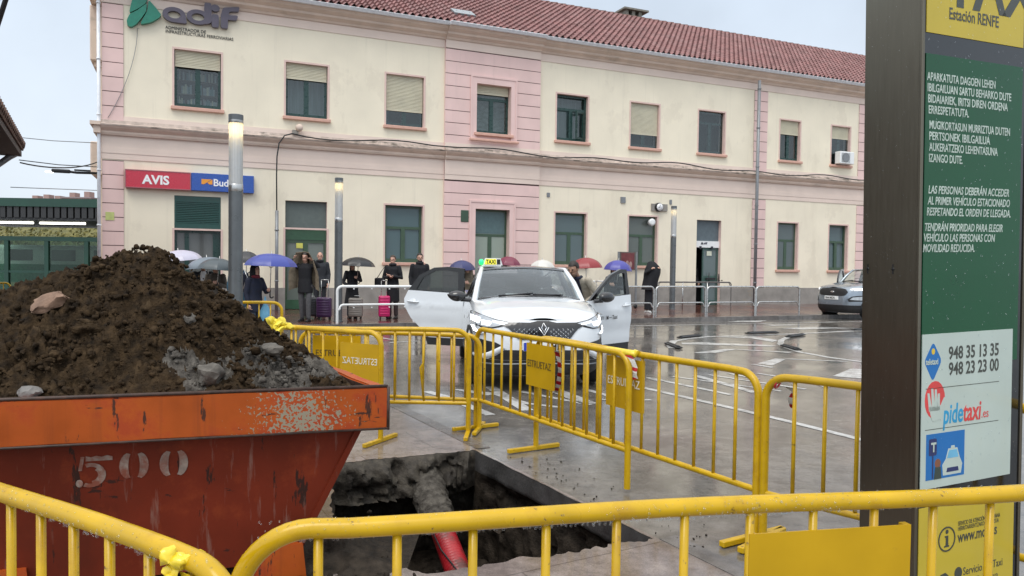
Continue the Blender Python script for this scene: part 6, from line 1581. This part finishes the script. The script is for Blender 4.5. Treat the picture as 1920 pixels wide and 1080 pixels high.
bm = B(); prism(bm, [(0, .35), (1.0, .35), (1.02, 1.16), (0, 1.12)], -.05, .03, 'xz'); build('door_panel', fix(bm), car_silver, d)
fo = rounded([(0, 1.12), (.12, 1.40), (.42, 1.60), (.80, 1.62), (1.02, 1.15)], 3, .25); fi = rounded([(.10, 1.17), (.18, 1.36), (.44, 1.53), (.74, 1.55), (.92, 1.19)], 3, .25); bm = B()
for i in range(len(fo)): j = (i + 1) % len(fo); prism(bm, [fo[i], fo[j], fi[j], fi[i]], -.03, .02, 'xz')
build('window_frame', fix(bm), blackgloss, d); bm = B(); prism(bm, fi, -.01, -.006, 'xz'); build('window_pane', fix(bm), car_glass, d)
# ------------------------------------------------------------------ people
def cap(bm, pts, rs, n=14, flat=None):
    """closed limb: tapered tube with rounded ends"""
    pts = [V(p) for p in pts]; P0, P1 = pts[0], pts[-1]; d0 = (pts[1] - pts[0]).normalized(); d1 = (pts[-1] - pts[-2]).normalized(); a, r = [], []
    for t in (.98, .75, .4): a.append(P0 - d0 * rs[0] * t); r.append(rs[0] * sqrt(max(.02, 1 - t * t)))
    for p, q in zip(pts, rs): a.append(p); r.append(q)
    for t in (.4, .75, .98): a.append(P1 + d1 * rs[-1] * t); r.append(rs[-1] * sqrt(max(.02, 1 - t * t)))
    tube(bm, a, r, n)
def stack(bm, secs, n=22, wob=0, seed=0):
    """closed loft of horizontal ellipses: (x, y, z, rx, ry)"""
    rings = []
    for i, (x, y, z, rx, ry) in enumerate(secs):
        rings.append([bm.verts.new((x + rx * cos(2 * pi * k / n) * (1 + wob * mnoise.noise(V((cos(2 * pi * k / n) * 2.2, sin(2 * pi * k / n) * 2.2, z * 1.5 + seed)))), y + ry * sin(2 * pi * k / n) * (1 + wob * mnoise.noise(V((cos(2 * pi * k / n) * 2.2, sin(2 * pi * k / n) * 2.2, z * 1.5 + seed)))), z)) for k in range(n)])
    for a, b in zip(rings, rings[1:]):
        for k in range(n): bm.faces.new((a[k], a[(k + 1) % n], b[(k + 1) % n], b[k]))
    bm.faces.new(rings[0][::-1]); bm.faces.new(rings[-1])
def hand(bm, w, d, side, curl):
    w, d = V(w), V(d).normalized(); curl = V(curl); curl = (curl - d * curl.dot(d)).normalized(); lat = d.cross(curl).normalized() * side
    cap(bm, [w, w + d * .045, w + d * .085], [.024, .034, .032], 8)
    for k, (o, l) in enumerate(((-.03, .062), (-.011, .072), (.009, .068), (.028, .052))):
        b0 = w + d * .09 + lat * o; m = b0 + d * l * .45 + curl * .016; e = m + d * l * .15 + curl * l * .42; cap(bm, [b0 - d * .02, b0, m, e], [.0105, .0105, .010, .009], 6)
    t0 = w + d * .035 - lat * .032; cap(bm, [t0, t0 - lat * .022 + d * .025 + curl * .012, t0 - lat * .020 + d * .05 + curl * .03], [.013, .012, .010], 6)
navy_c = cloth('navy_jacket', (.012, .016, .035)); black_c = cloth('black_coat', (.008, .008, .011)); char_c = cloth('charcoal_coat', (.025, .028, .034)); jeans = cloth('grey_blue_jeans', (.09, .11, .15)); dark_t = cloth('dark_trousers', (.02, .022, .028)); grey_t = cloth('grey_jeans', (.085, .085, .09)); beige_c = cloth('beige_jacket', (.42, .37, .29)); teal_c = cloth('teal_jacket', (.03, .085, .13)); tan_c = cloth('tan_coat', (.20, .16, .11)); brown_c = cloth('brown_coat', (.09, .075, .06)); red_c = cloth('dark_red_scarf', (.16, .015, .03)); shirt_c = cloth('dark_checked_shirt', (.02, .022, .045), .6)
hair_d = mat('dark_hair', (.018, .013, .010), .6, var=.3, ns=40, stretch=(1, 1, .2)); hair_g = mat('greying_hair', (.06, .05, .045), .6, var=.4, ns=40); hair_b = mat('brown_hair', (.05, .03, .018), .6, var=.3, ns=40); shoe_m = mat('dark_shoes', (.015, .014, .014), .45); shoe_w = mat('white_shoes', (.55, .55, .53), .5); eye_m = mat('dark_eyes', (.01, .008, .008), .2); lip_m = mat('lips', (.30, .10, .09), .5)
FEM = dict(w=.93)
def person(pos, phi, label, h=1.70, coat=black_c, trou=dark_t, hem=.78, hair=hair_d, hairs='short', shoes=shoe_m, skin=0, L=None, R=None, lean=0.0, w=1.0, hood=None, beard=None, scarf=None, stride=.0, tilt=0.0, wide=1.0, face_vox=.010, shirt=None, head_turn=0.0, collar=None):
    q = empty('person', pos, phi, label, 'person'); sk_ = skinm[skin]; k = h / 1.75; q.scale = (k, k, k); q.rotation_euler[1] = tilt
    bend = lambda p: V((p[0], p[1] - lean * max(0, p[2] - .95), p[2] - .25 * lean * lean * max(0, p[2] - .95)))
    hip, kn, an = .095 * w, .10 * w, .10 * w
    sh = .185 * w
    legs = []
    for s in (-1, 1):
        dy = stride * s; legs.append(([(s * hip, 0, .93), (s * kn, -.02 - dy * .5, .50), (s * an, .02 - dy, .09)], [.083, .058, .042], s, dy))
    arms = {}
    for s, spec_ in ((-1, L), (1, R)):
        if spec_ is None: spec_ = ((s * (sh + .055), .02, 1.14), (s * (sh + .045), -.06, .90))
        el, wr = bend(spec_[0]), bend(spec_[1]); S_ = bend((s * sh, .0, 1.43)); arms[s] = (S_, el, wr)
    hx = bend((0, -.015, 1.635)); nk = bend((0, .0, 1.50)); tilt_h = -.35 * lean
    HM = Matrix.Translation(hx) @ Matrix.Rotation(head_turn, 4, 'Z') @ Matrix.Rotation(lean * .9 + tilt_h, 4, 'X')
    # body: one continuous skin
    bm = B()
    for pts, rs, s, dy in legs:
        cap(bm, pts, [r * .9 for r in rs], 12); a = V(pts[-1]); cap(bm, [a + V((0, .05, -.055)), a + V((s * .01, -.06, -.055)), a + V((s * .015, -.15, -.06))], [.034, .036, .028], 10)
    secs = []
    for z, rx, ry in ((.84, .145, .10), (.95, .155, .105), (1.08, .13, .09), (1.22, .145, .10), (1.36, .16, .105), (1.44, .13, .08), (1.49, .06, .055)):
        c = bend((0, 0, z)); secs.append((c.x, c.y, c.z, rx * w, ry))
    stack(bm, secs); cap(bm, [bend((0, .005, 1.44)), nk, hx + V((0, .02, -.03))], [.058, .052, .05], 12)
    t = B(); ellipsoid(t, (0, 0, .02), (.074, .092, .105), 18, 12); ellipsoid(t, (0, -.028, -.055), (.056, .062, .062), 14, 9); cap(t, [(0, -.088, .035), (0, -.104, .0)], [.010, .016], 8); ellipsoid(t, (0, -.088, -.048), (.026, .012, .014), 8, 6)
    for s in (-1, 1): ellipsoid(t, (s * .075, .005, .005), (.012, .022, .032), 8, 6); ellipsoid(t, (s * .032, -.074, .045), (.024, .014, .010), 8, 5)
    join(bm, t, HM)
    for s in (-1, 1):
        S_, el, wr = arms[s]; cap(bm, [S_, S_.lerp(el, .5), el, el.lerp(wr, .5), wr], [.050, .045, .038, .034, .026], 10); hand(bm, wr, wr - el, s, (-s * .6, -.5, .3))
    remesh('body', bm, face_vox, sk_, q, 2)
    for s in (-1, 1):
        bm = B(); ellipsoid(bm, HM @ V((s * .031, -.083, .022)), (.013, .007, .007), 8, 6); build('eye', fix(bm), eye_m, q)
    bm = B(); ellipsoid(bm, HM @ V((0, -.092, -.052)), (.022, .007, .006), 8, 5); build('mouth', fix(bm), lip_m, q)
    if trou:
        bm = B()
        for pts, rs, s, dy in legs: cap(bm, [pts[0], V(pts[0]).lerp(V(pts[1]), .5), pts[1], V(pts[1]).lerp(V(pts[2]), .5), V(pts[2]) + V((0, 0, .02))], [.098, .085, .070, .062, .058], 12)
        stack(bm, [(0, 0, .82, .14 * w, .10), (0, 0, .95, .165 * w, .118), (0, 0, 1.04, .15 * w, .11)]); remesh('trousers', bm, .014, trou, q, 2)
    for pts, rs, s, dy in legs:
        bm = B(); a = V(pts[-1]); cap(bm, [a + V((0, .055, -.05)), a + V((s * .01, -.06, -.05)), a + V((s * .018, -.17, -.058))], [.042, .044, .034], 12); box(bm, a + V((-.045, -.21, -.09)), a + V((.045, .10, -.07)), bev=.015)
        build('shoe', fix(bm), shoes, q, 60)
    # coat with sleeves
    bm = B(); secs = []; prof = [(hem, .20 * wide, .155 * wide), (hem + .03, .20 * wide, .155 * wide), (.98, .185, .14), (1.10, .168, .125), (1.25, .178, .13), (1.37, .185, .130), (1.445, .150, .102), (1.50, .088, .082)]
    for z, rx, ry in [p_ for p_ in prof if p_[0] <= hem + .03 or p_[0] > hem + .06]:
        c = bend((0, 0, z)); secs.append((c.x, c.y + .004, c.z, rx * w, ry))
    stack(bm, secs, wob=.10, seed=pos[0])
    for s in (-1, 1):
        S_, el, wr = arms[s]; cap(bm, [S_, S_.lerp(el, .5), el, el.lerp(wr, .5), wr.lerp(el, .06)], [.067, .063, .056, .052, .045], 12)
    ct = remesh('coat', bm, .014, coat, q, 3)
    if shirt:
        bm = B(); secs = []
        for z, a in ((1.05, .05), (1.2, .062), (1.35, .075), (1.45, .07), (1.495, .05)): c = bend((0, -.108 - .018, z)); secs.append((c.x, c.y + (.03 if z > 1.4 else 0), c.z, a, .02))
        stack(bm, secs, 14); build('shirt', fix(bm), shirt, q, 60)
    if collar:
        bm = B(); c = nk + V((0, 0, -.015)); tube(bm, arc(c, .080, R_(-245), R_(65), 14, (1, 0, 0), (0, 1, .18)), [.02] + [.028] * 13 + [.02], 8); build('collar', fix(bm), collar, q, 60)
    if scarf:
        bm = B(); tube(bm, arc(nk + V((0, -.01, .01)), .068, 0, 2 * pi, 14, (1, 0, 0), (0, 1, 0))[:-1], .042, 8, closed=True); build('scarf', fix(bm), scarf, q, 60)
    if beard:
        t = B(); ellipsoid(t, (0, -.034, -.072), (.060, .060, .052), 14, 9); ellipsoid(t, (0, -.090, -.034), (.032, .010, .008), 10, 5); bm = B(); join(bm, t, HM); build('beard', fix(bm), beard, q, 60)
    if hood:
        t = B(); stack(t, [(0, .05, -.16, .12, .10), (0, .03, -.10, .105, .11), (0, .018, .0, .104, .112), (0, .016, .06, .100, .110), (0, .02, .11, .078, .09), (0, .03, .15, .03, .04)], wob=.08)
        for v in t.verts:
            if v.co.y < -.06 and -.14 < v.co.z < .075: v.co.y = -.055 + (v.co.y + .06) * .1
        bm = B(); join(bm, t, HM); build('hood', fix(bm), hood, q, 60)
    elif hairs != 'none':
        t = B(); ellipsoid(t, (0, .014, .042), (.087, .104, .102), 20, 14)
        for v in t.verts:
            if v.co.y < -.02 and v.co.z < .078: v.co = V((v.co.x * .9, -.02 + (v.co.y + .02) * .05, v.co.z if abs(v.co.x) > .06 else max(v.co.z, .06)))
            v.co += V((1, 1, 1)) * .006 * mnoise.noise(v.co * 40)
        if hairs == 'bun': ellipsoid(t, (0, .115, .06), (.035, .035, .035), 10, 8)
        if hairs == 'long': stack(t, [(0, .05, -.16, .075, .045), (0, .045, -.08, .085, .06), (0, .03, .02, .086, .075)])
        bm = B(); join(bm, t, HM); build('hair', fix(bm), hair, q, 60)
    return q
def umbrella(pos, label, m, dia=1.0, tilt=(0, 0), length=.80, handle_m=black, drop_=.24):
    """pos: top of the canopy"""
    q = empty('umbrella', pos, random.uniform(0, 1), label, 'umbrella', 'open umbrellas'); q.rotation_euler = (tilt[0], tilt[1], random.uniform(0, .7))
    bm = B(); n = 8; sub = 6; r = dia / 2; rings = []
    for j in range(9):
        t = j / 8; ring = []
        for k in range(n * sub):
            a = 2 * pi * k / (n * sub); fr = (k % sub) / sub; sc_ = 1 - .075 * sin(pi * fr) * t ** 1.5; rr = r * sin(t * 1.35) / sin(1.35) * sc_; z = -drop_ * (1 - cos(t * 1.35)) / (1 - cos(1.35)) - .012 * sin(pi * fr) * t * (1 if t < .95 else .2)
            ring.append(bm.verts.new((rr * cos(a), rr * sin(a), z)) if j else None)
        rings.append(ring)
    c = bm.verts.new((0, 0, 0)); N_ = n * sub
    for k in range(N_): bm.faces.new((c, rings[1][k], rings[1][(k + 1) % N_]))
    for a, b in zip(rings[1:], rings[2:]):
        for k in range(N_): bm.faces.new((a[k], b[k], b[(k + 1) % N_], a[(k + 1) % N_]))
    for f in bm.faces: f.smooth = True
    bmesh.ops.recalc_face_normals(bm, faces=bm.faces[:]); bmesh.ops.solidify(bm, geom=bm.faces[:], thickness=.004); build('canopy', bm, m, q, 20)
    bm = B()
    for k in range(n):
        a = 2 * pi * k / n; pts = []
        for j in range(0, 9, 2): t = j / 8; rr = r * sin(t * 1.35) / sin(1.35) * .99; pts.append((rr * cos(a), rr * sin(a), -drop_ * (1 - cos(t * 1.35)) / (1 - cos(1.35)) - .008))
        tube(bm, pts, .004, 4); tube(bm, [(0, 0, -drop_ * 1.15), pts[2]], .003, 4)
    build('rib', fix(bm), galv, q)
    bm = B(); tube(bm, [(0, 0, .05), (0, 0, -length)], .008, 8); build('shaft', fix(bm), galv, q)
    bm = B(); tube(bm, [(0, 0, -length + .02), (0, 0, -length - .10)] + arc((.03, 0, -length - .10), .03, pi, 2 * pi, 6, (1, 0, 0), (0, 0, 1)), .013, 8); build('handle', fix(bm), handle_m, q)
    return q
def at_d(px, py, d): v = ray(px, py); return CAM + v * (d / v.y)
def hold(q, hand_local, dz, label, m, dia=1.0, tilt=(0, 0), **kw):
    """umbrella held in a person's hand: hand_local is that person's wrist point"""
    k = q.scale[0]; rz = q.rotation_euler[2]; p = Matrix.Rotation(rz, 4, 'Z') @ (V(hand_local) * k) + q.location
    ln = dz
    return umbrella(p + Matrix.Rotation(tilt[1], 4, 'Y') @ V((0, 0, dz)), label, m, dia, tilt, ln + .02, **kw)
def umat(n, c): return mat(n, c, .45, var=.08, ns=4, coat=.2)
HOLD = lambda s: ((s * .25, -.08, 1.17), (s * .12, -.26, 1.25))
HP = lambda s: (s * .115, -.33, 1.28)
# waiting passengers, left group behind the soil
def P0(px, py, d, z=0.0): v = ray(px, py); p = CAM + v * (d / v.y); return (p.x, p.y, z)
q = person(P0(328, 495, 17.5), R_(30), 'person in dark clothes under the white umbrella, mostly hidden by the soil heap', 1.62, char_c, hair=hair_d, R=HOLD(1), w=.93)
hold(q, HP(1), .66, 'white umbrella above the peak of the soil heap', umat('white_umbrella', (.52, .50, .60)), 1.02, (0, -.12))
q = person(P0(381, 495, 17.0), R_(25), 'older person with white collar under the pale grey umbrella', 1.60, char_c, hair=hair_g, R=HOLD(1), shirt=white_s, w=.95)
hold(q, HP(1), .52, 'pale blue-grey umbrella, left of the dark grey one', umat('pale_grey_umbrella', (.17, .21, .25)), .92, (0, -.10))
q = person(P0(404, 500, 16.2), R_(10), 'person in brown jacket under the dark grey umbrella', 1.56, brown_c, hair=hair_d, R=HOLD(1), w=.95)
hold(q, HP(1), .52, 'dark grey umbrella just left of the tall lamp post', umat('dark_grey_umbrella', (.055, .075, .085)), .84, (0, .08))
q = person(P0(446, 500, 15.0), R_(70), 'person in teal jacket half hidden behind the tall lamp post', 1.66, teal_c, jeans, hem=.72, hair=hair_d, R=HOLD(1))
umbrella(at_d(462, 471, 15.6), 'black umbrella just right of the tall lamp post', umat('black_umbrella', (.02, .021, .024)), .62, (0, 0), .55)
q = person(P0(478, 500, 14.4), R_(62), 'hooded woman in navy jacket with dark red scarf under the blue umbrella', 1.52, navy_c, jeans, hem=.72, hood=black_c, scarf=red_c, R=((.24, -.10, 1.16), (.10, -.30, 1.20)), w=.98, wide=1.05)
hold(q, (.09, -.375, 1.22), .70, 'bright blue umbrella held by the hooded woman', umat('blue_umbrella', (.035, .055, .30)), .98, (0, .03))
bg_ = empty('carrier_bag', P0(497, 580, 14.2, .60), 0, 'pale blue plastic bag hanging from the hooded woman\'s arm', 'bag'); bm = B(); stack(bm, [(0, 0, -.28, .05, .04), (0, 0, -.24, .13, .07), (0, 0, -.1, .14, .08), (.0, 0, .06, .10, .06), (0, 0, .2, .03, .02), (0, 0, .34, .012, .012)], wob=.3); build('bag', fix(bm), mat('blue_plastic', (.10, .28, .42), .35, var=.2), bg_, 60)
bp_ = empty('backpack', P0(464, 540, 14.5, 1.0), R_(62), 'dark backpack on the back of the hooded woman', 'backpack'); bm = B(); box(bm, (-.13, .08, 0), (.13, .26, .38), bev=.05, seg=2); build('bag', fix(bm), navy_c, bp_, 60); bm = B()
for s in (-1, 1): tube(bm, [(s * .08, .1, .36), (s * .11, -.03, .44), (s * .11, -.12, .30), (s * .1, .02, .05)], .014, 6)
build('strap', fix(bm), galv, bp_)
# man sheltering under his coat
g = G(572, 603, .12); q = person(g, R_(-4), 'man sheltering under a tan coat pulled over his head', 1.70, black_c, grey_t, hem=.74, hairs='short', L=((-.36, -.02, 1.42), (-.26, -.10, 1.60)), R=((.36, -.02, 1.42), (.24, -.10, 1.56)), stride=.05)
cl = empty('raised_coat', g, R_(-4), 'tan coat spread overhead by the sheltering man', 'coat'); cl.scale = (.97,) * 3
bm = B(); rows = []
for j in range(11):
    row = []; t = j / 10
    for i in range(19):
        u = -1 + 2 * i / 18
        x = u * (.17 + .22 * min(1, t * 1.6)); z = 1.80 - .02 * abs(u) - .9 * t ** 1.25 * (.85 + .25 * abs(u)) + .02 * mnoise.noise(V((u * 4, t * 5, 1))); y = .02 + .14 * (1 - u * u) - .16 * (1 - t) * abs(u) - (.10 if abs(u) > .75 else 0) * min(1, t * 2) + .03 * sin(u * 11 + t * 3)
        if t < .25: y -= .10 * (1 - t * 4)
        row.append(bm.verts.new((x, y, z)))
    rows.append(row)
for a, b in zip(rows, rows[1:]):
    for i in range(18): f = bm.faces.new((a[i], a[i + 1], b[i + 1], b[i])); f.smooth = True
bmesh.ops.recalc_face_normals(bm, faces=bm.faces[:]); bmesh.ops.solidify(bm, geom=bm.faces[:], thickness=.012); build('cloth', bm, tan_c, cl, 60)
d = 21.0; q = person(P0(600, 500, d, .12), R_(12), 'bald man in dark jacket standing in front of the green double door', 1.76, char_c, dark_t, hairs='none', scarf=black_c)
q = person(tuple(G(660, 597, .12)), R_(20), 'woman in long black coat under the small black umbrella, by the grey suitcase', 1.50, black_c, dark_t, hem=.42, hair=hair_b, hairs='long', L=((-.28, -.06, 1.12), (-.14, -.26, 1.02)), R=HOLD(1), wide=1.25, w=.95)
hold(q, HP(1), .54, 'small black umbrella over the woman by the grey suitcase', umat('small_black_umbrella', (.016, .017, .02)), .90, (0, .04))
g = G(736, 597, .12); q = person(g, R_(-8), 'woman in black coat with arms folded beside the pink suitcase', 1.68, black_c, cloth('dark_tights', (.05, .035, .035)), hem=.47, hair=hair_b, hairs='bun', L=((-.26, -.02, 1.14), (-.02, -.20, 1.16)), R=((.26, -.02, 1.14), (.0, -.22, 1.20)), scarf=black_c, w=.93)
hb = empty('handbag', g + V((-.32, -.05, .82)), 0, 'black handbag on the shoulder of the woman with folded arms', 'handbag'); bm = B(); box(bm, (-.16, -.06, 0), (.12, .08, .27), bev=.04, seg=2); build('bag', fix(bm), black_c, hb, 60); bm = B(); tube(bm, [(-.10, 0, .25), (.02, .01, .45), (.14, .03, .62), (.14, .06, .45), (.08, .03, .25)], .010, 6); build('strap', fix(bm), black, hb)
q = person(P0(787, 500, 19.6, .12), R_(15), 'bearded man in black coat just left of the open rear taxi door', 1.74, black_c, dark_t, hair=hair_d, beard=hair_d, scarf=black_c)
# behind the taxi
q = person(P0(879, 505, 18.0), R_(-20), 'person in tan coat seen between the taxi and its open rear door', 1.60, tan_c, dark_t, hair=hair_b, hood=tan_c, R=HOLD(1))
umbrella(at_d(865, 488, 17.8), 'dark blue umbrella above the open rear door of the taxi', umat('dark_blue_umbrella', (.02, .025, .11)), .66, (0, -.05), .7)
q = person(P0(955, 505, 19.0), 0, 'person hidden behind the taxi under the maroon umbrella', 1.62, char_c, hair=hair_d, R=HOLD(1)); umbrella(at_d(956, 481, 18.8), 'maroon umbrella behind the taxi roof sign', umat('maroon_umbrella', (.16, .012, .04)), .66, (0, .12), .7)
q = person(P0(1017, 505, 19.5), 0, 'person hidden behind the taxi under the cream umbrella', 1.58, char_c, hair=hair_d, R=HOLD(1)); umbrella(at_d(1017, 487, 19.3), 'cream umbrella just showing over the taxi roof', umat('cream_umbrella', (.58, .56, .52)), .72, (0, 0), .7)
q = person(P0(1071, 508, 17.0), R_(-10), 'person in dark jacket behind the taxi windscreen pillar, under the red umbrella', 1.55, navy_c, hair=hair_d, R=HOLD(1)); um = umat('red_green_umbrella', (.42, .02, .02)); 
rgm = um.node_tree; wv = rgm.nodes.new('ShaderNodeTexCoord'); sx2 = rgm.nodes.new('ShaderNodeSeparateXYZ'); rgm.links.new(wv.outputs['Object'], sx2.inputs[0]); cr_ = rgm.nodes.new('ShaderNodeValToRGB'); cr_.color_ramp.interpolation = 'CONSTANT'; cr_.color_ramp.elements[0].color = (.03, .16, .06, 1); cr_.color_ramp.elements[1].color = (.24, .015, .018, 1); cr_.color_ramp.elements[1].position = .24
mp_ = rgm.nodes.new('ShaderNodeMapRange'); mp_.inputs['From Min'].default_value = -.5; mp_.inputs['From Max'].default_value = .5; rgm.links.new(sx2.outputs[0], mp_.inputs[0]); rgm.links.new(mp_.outputs[0], cr_.inputs[0]); rgm.links.new(cr_.outputs[0], rgm.nodes['Principled BSDF'].inputs['Base Color'])
umbrella(at_d(1098, 483, 17.2), 'red and green umbrella behind the driver', um, .78, (0, -.05), .7)
q = person(P0(1152, 506, 18.0), R_(-30), 'person in grey coat seen through the open driver door window', 1.60, char_c, hair=hair_d, R=HOLD(1), hood=char_c); umbrella(at_d(1160, 488, 17.8), 'violet-blue umbrella above the open driver door', umat('violet_umbrella', (.05, .05, .28)), .68, (0, .06), .7)
# the driver bends over beside his open door
q = person(P0(1100, 530, 12.75), R_(-30), 'driver in beige jacket bending forward behind the open taxi door', 1.75, beige_c, dark_t, hem=.86, hair=hair_d, lean=.74, head_turn=-.15, L=((-.30, -.08, 1.16), (-.16, -.26, .98)), R=((.30, -.08, 1.16), (.14, -.30, 1.0)), shirt=shirt_c, collar=navy_c, beard=mat('stubble', (.16, .10, .07), .8), face_vox=.007, skin=1)
# figure with a black coat over the head
g = G(1217, 586, .12); q = person(g, R_(40), 'figure in a long dark robe with white shoes under a black coat', 1.62, black_c, None, hem=.10, hood=black_c, shoes=shoe_w, L=((-.33, -.08, 1.40), (-.20, -.22, 1.52)), R=((.33, -.08, 1.40), (.20, -.22, 1.52)), wide=.95)
cl = empty('raised_coat', g, R_(30), 'black coat draped over the head of the robed figure by the trolleys', 'coat'); cl.scale = (.94,) * 3; cl.rotation_euler[1] = .04
bm = B(); stack(bm, [(-.04, .0, .78, .27, .24), (-.03, 0, .95, .275, .24), (0, -.02, 1.15, .285, .24), (.02, -.05, 1.35, .30, .23), (.04, -.06, 1.50, .29, .20), (.03, -.05, 1.62, .22, .17), (.0, -.03, 1.72, .14, .13), (0, -.02, 1.77, .06, .06)], 26, wob=.22, seed=4); build('cloth', fix(bm), black_c, cl, 60)
p = W(20.76, .42, .12); q = person(tuple(p), TH + R_(10), 'person in black standing in the dark gap of the half-open door', 1.72, black_c, dark_t, hair=hair_d, hairs='short', skin=1)
# suitcases
def suitcase(p, rz, w, h, dd_, m, label, up_=.45):
    q = empty('suitcase', p, rz, label, 'suitcase', 'wheeled suitcases of the waiting passengers')
    bm = B(); box(bm, (-w / 2, -dd_ / 2, .06), (w / 2, dd_ / 2, .06 + h), bev=.045, seg=3)
    for i in range(7):
        z = .06 + h * (.12 + .125 * i); box(bm, (-w / 2 + .03, -dd_ / 2 - .006, z), (w / 2 - .03, -dd_ / 2 + .02, z + h * .05), bev=.005)
    build('shell', fix(bm), m, q, 50)
    bm = B()
    for s in (-1, 1): tube(bm, [(s * w * .24, dd_ * .3, .06 + h - .02), (s * w * .24, dd_ * .3, .06 + h + up_)], .009, 6)
    tube(bm, [(-w * .26, dd_ * .3, .06 + h + up_), (w * .26, dd_ * .3, .06 + h + up_)], .014, 8); build('handle', fix(bm), galv, q)
    for sx_ in (-1, 1):
        for sy_ in (-1, 1): bm = B(); lathe(bm, [(.001, -.015), (.032, -.015), (.032, .015), (.001, .015)], (sx_ * (w / 2 - .05), sy_ * (dd_ / 2 - .05), .034), 12, axis='x'); build('wheel', fix(bm), black, q)
def case_m(n, c): return mat(n, c, .35, var=.06, coat=.4)
suitcase(G(608, 599, .12), R_(4), .38, .52, .24, case_m('purple_case', (.055, .015, .075)), 'ribbed purple suitcase in front of the bald man')
suitcase(G(583, 597, .12), R_(12), .34, .50, .24, case_m('black_case', (.012, .013, .018)), 'black suitcase behind the man sheltering under his coat', .02)
suitcase(G(667, 598, .12), R_(5), .36, .50, .24, case_m('grey_case', (.24, .215, .19)), 'grey-beige suitcase beside the woman under the small black umbrella', .05)
suitcase(G(720, 598, .12), R_(14), .30, .56, .24, case_m('pink_case', (.55, .012, .13)), 'bright pink suitcase next to the woman with folded arms', .40)
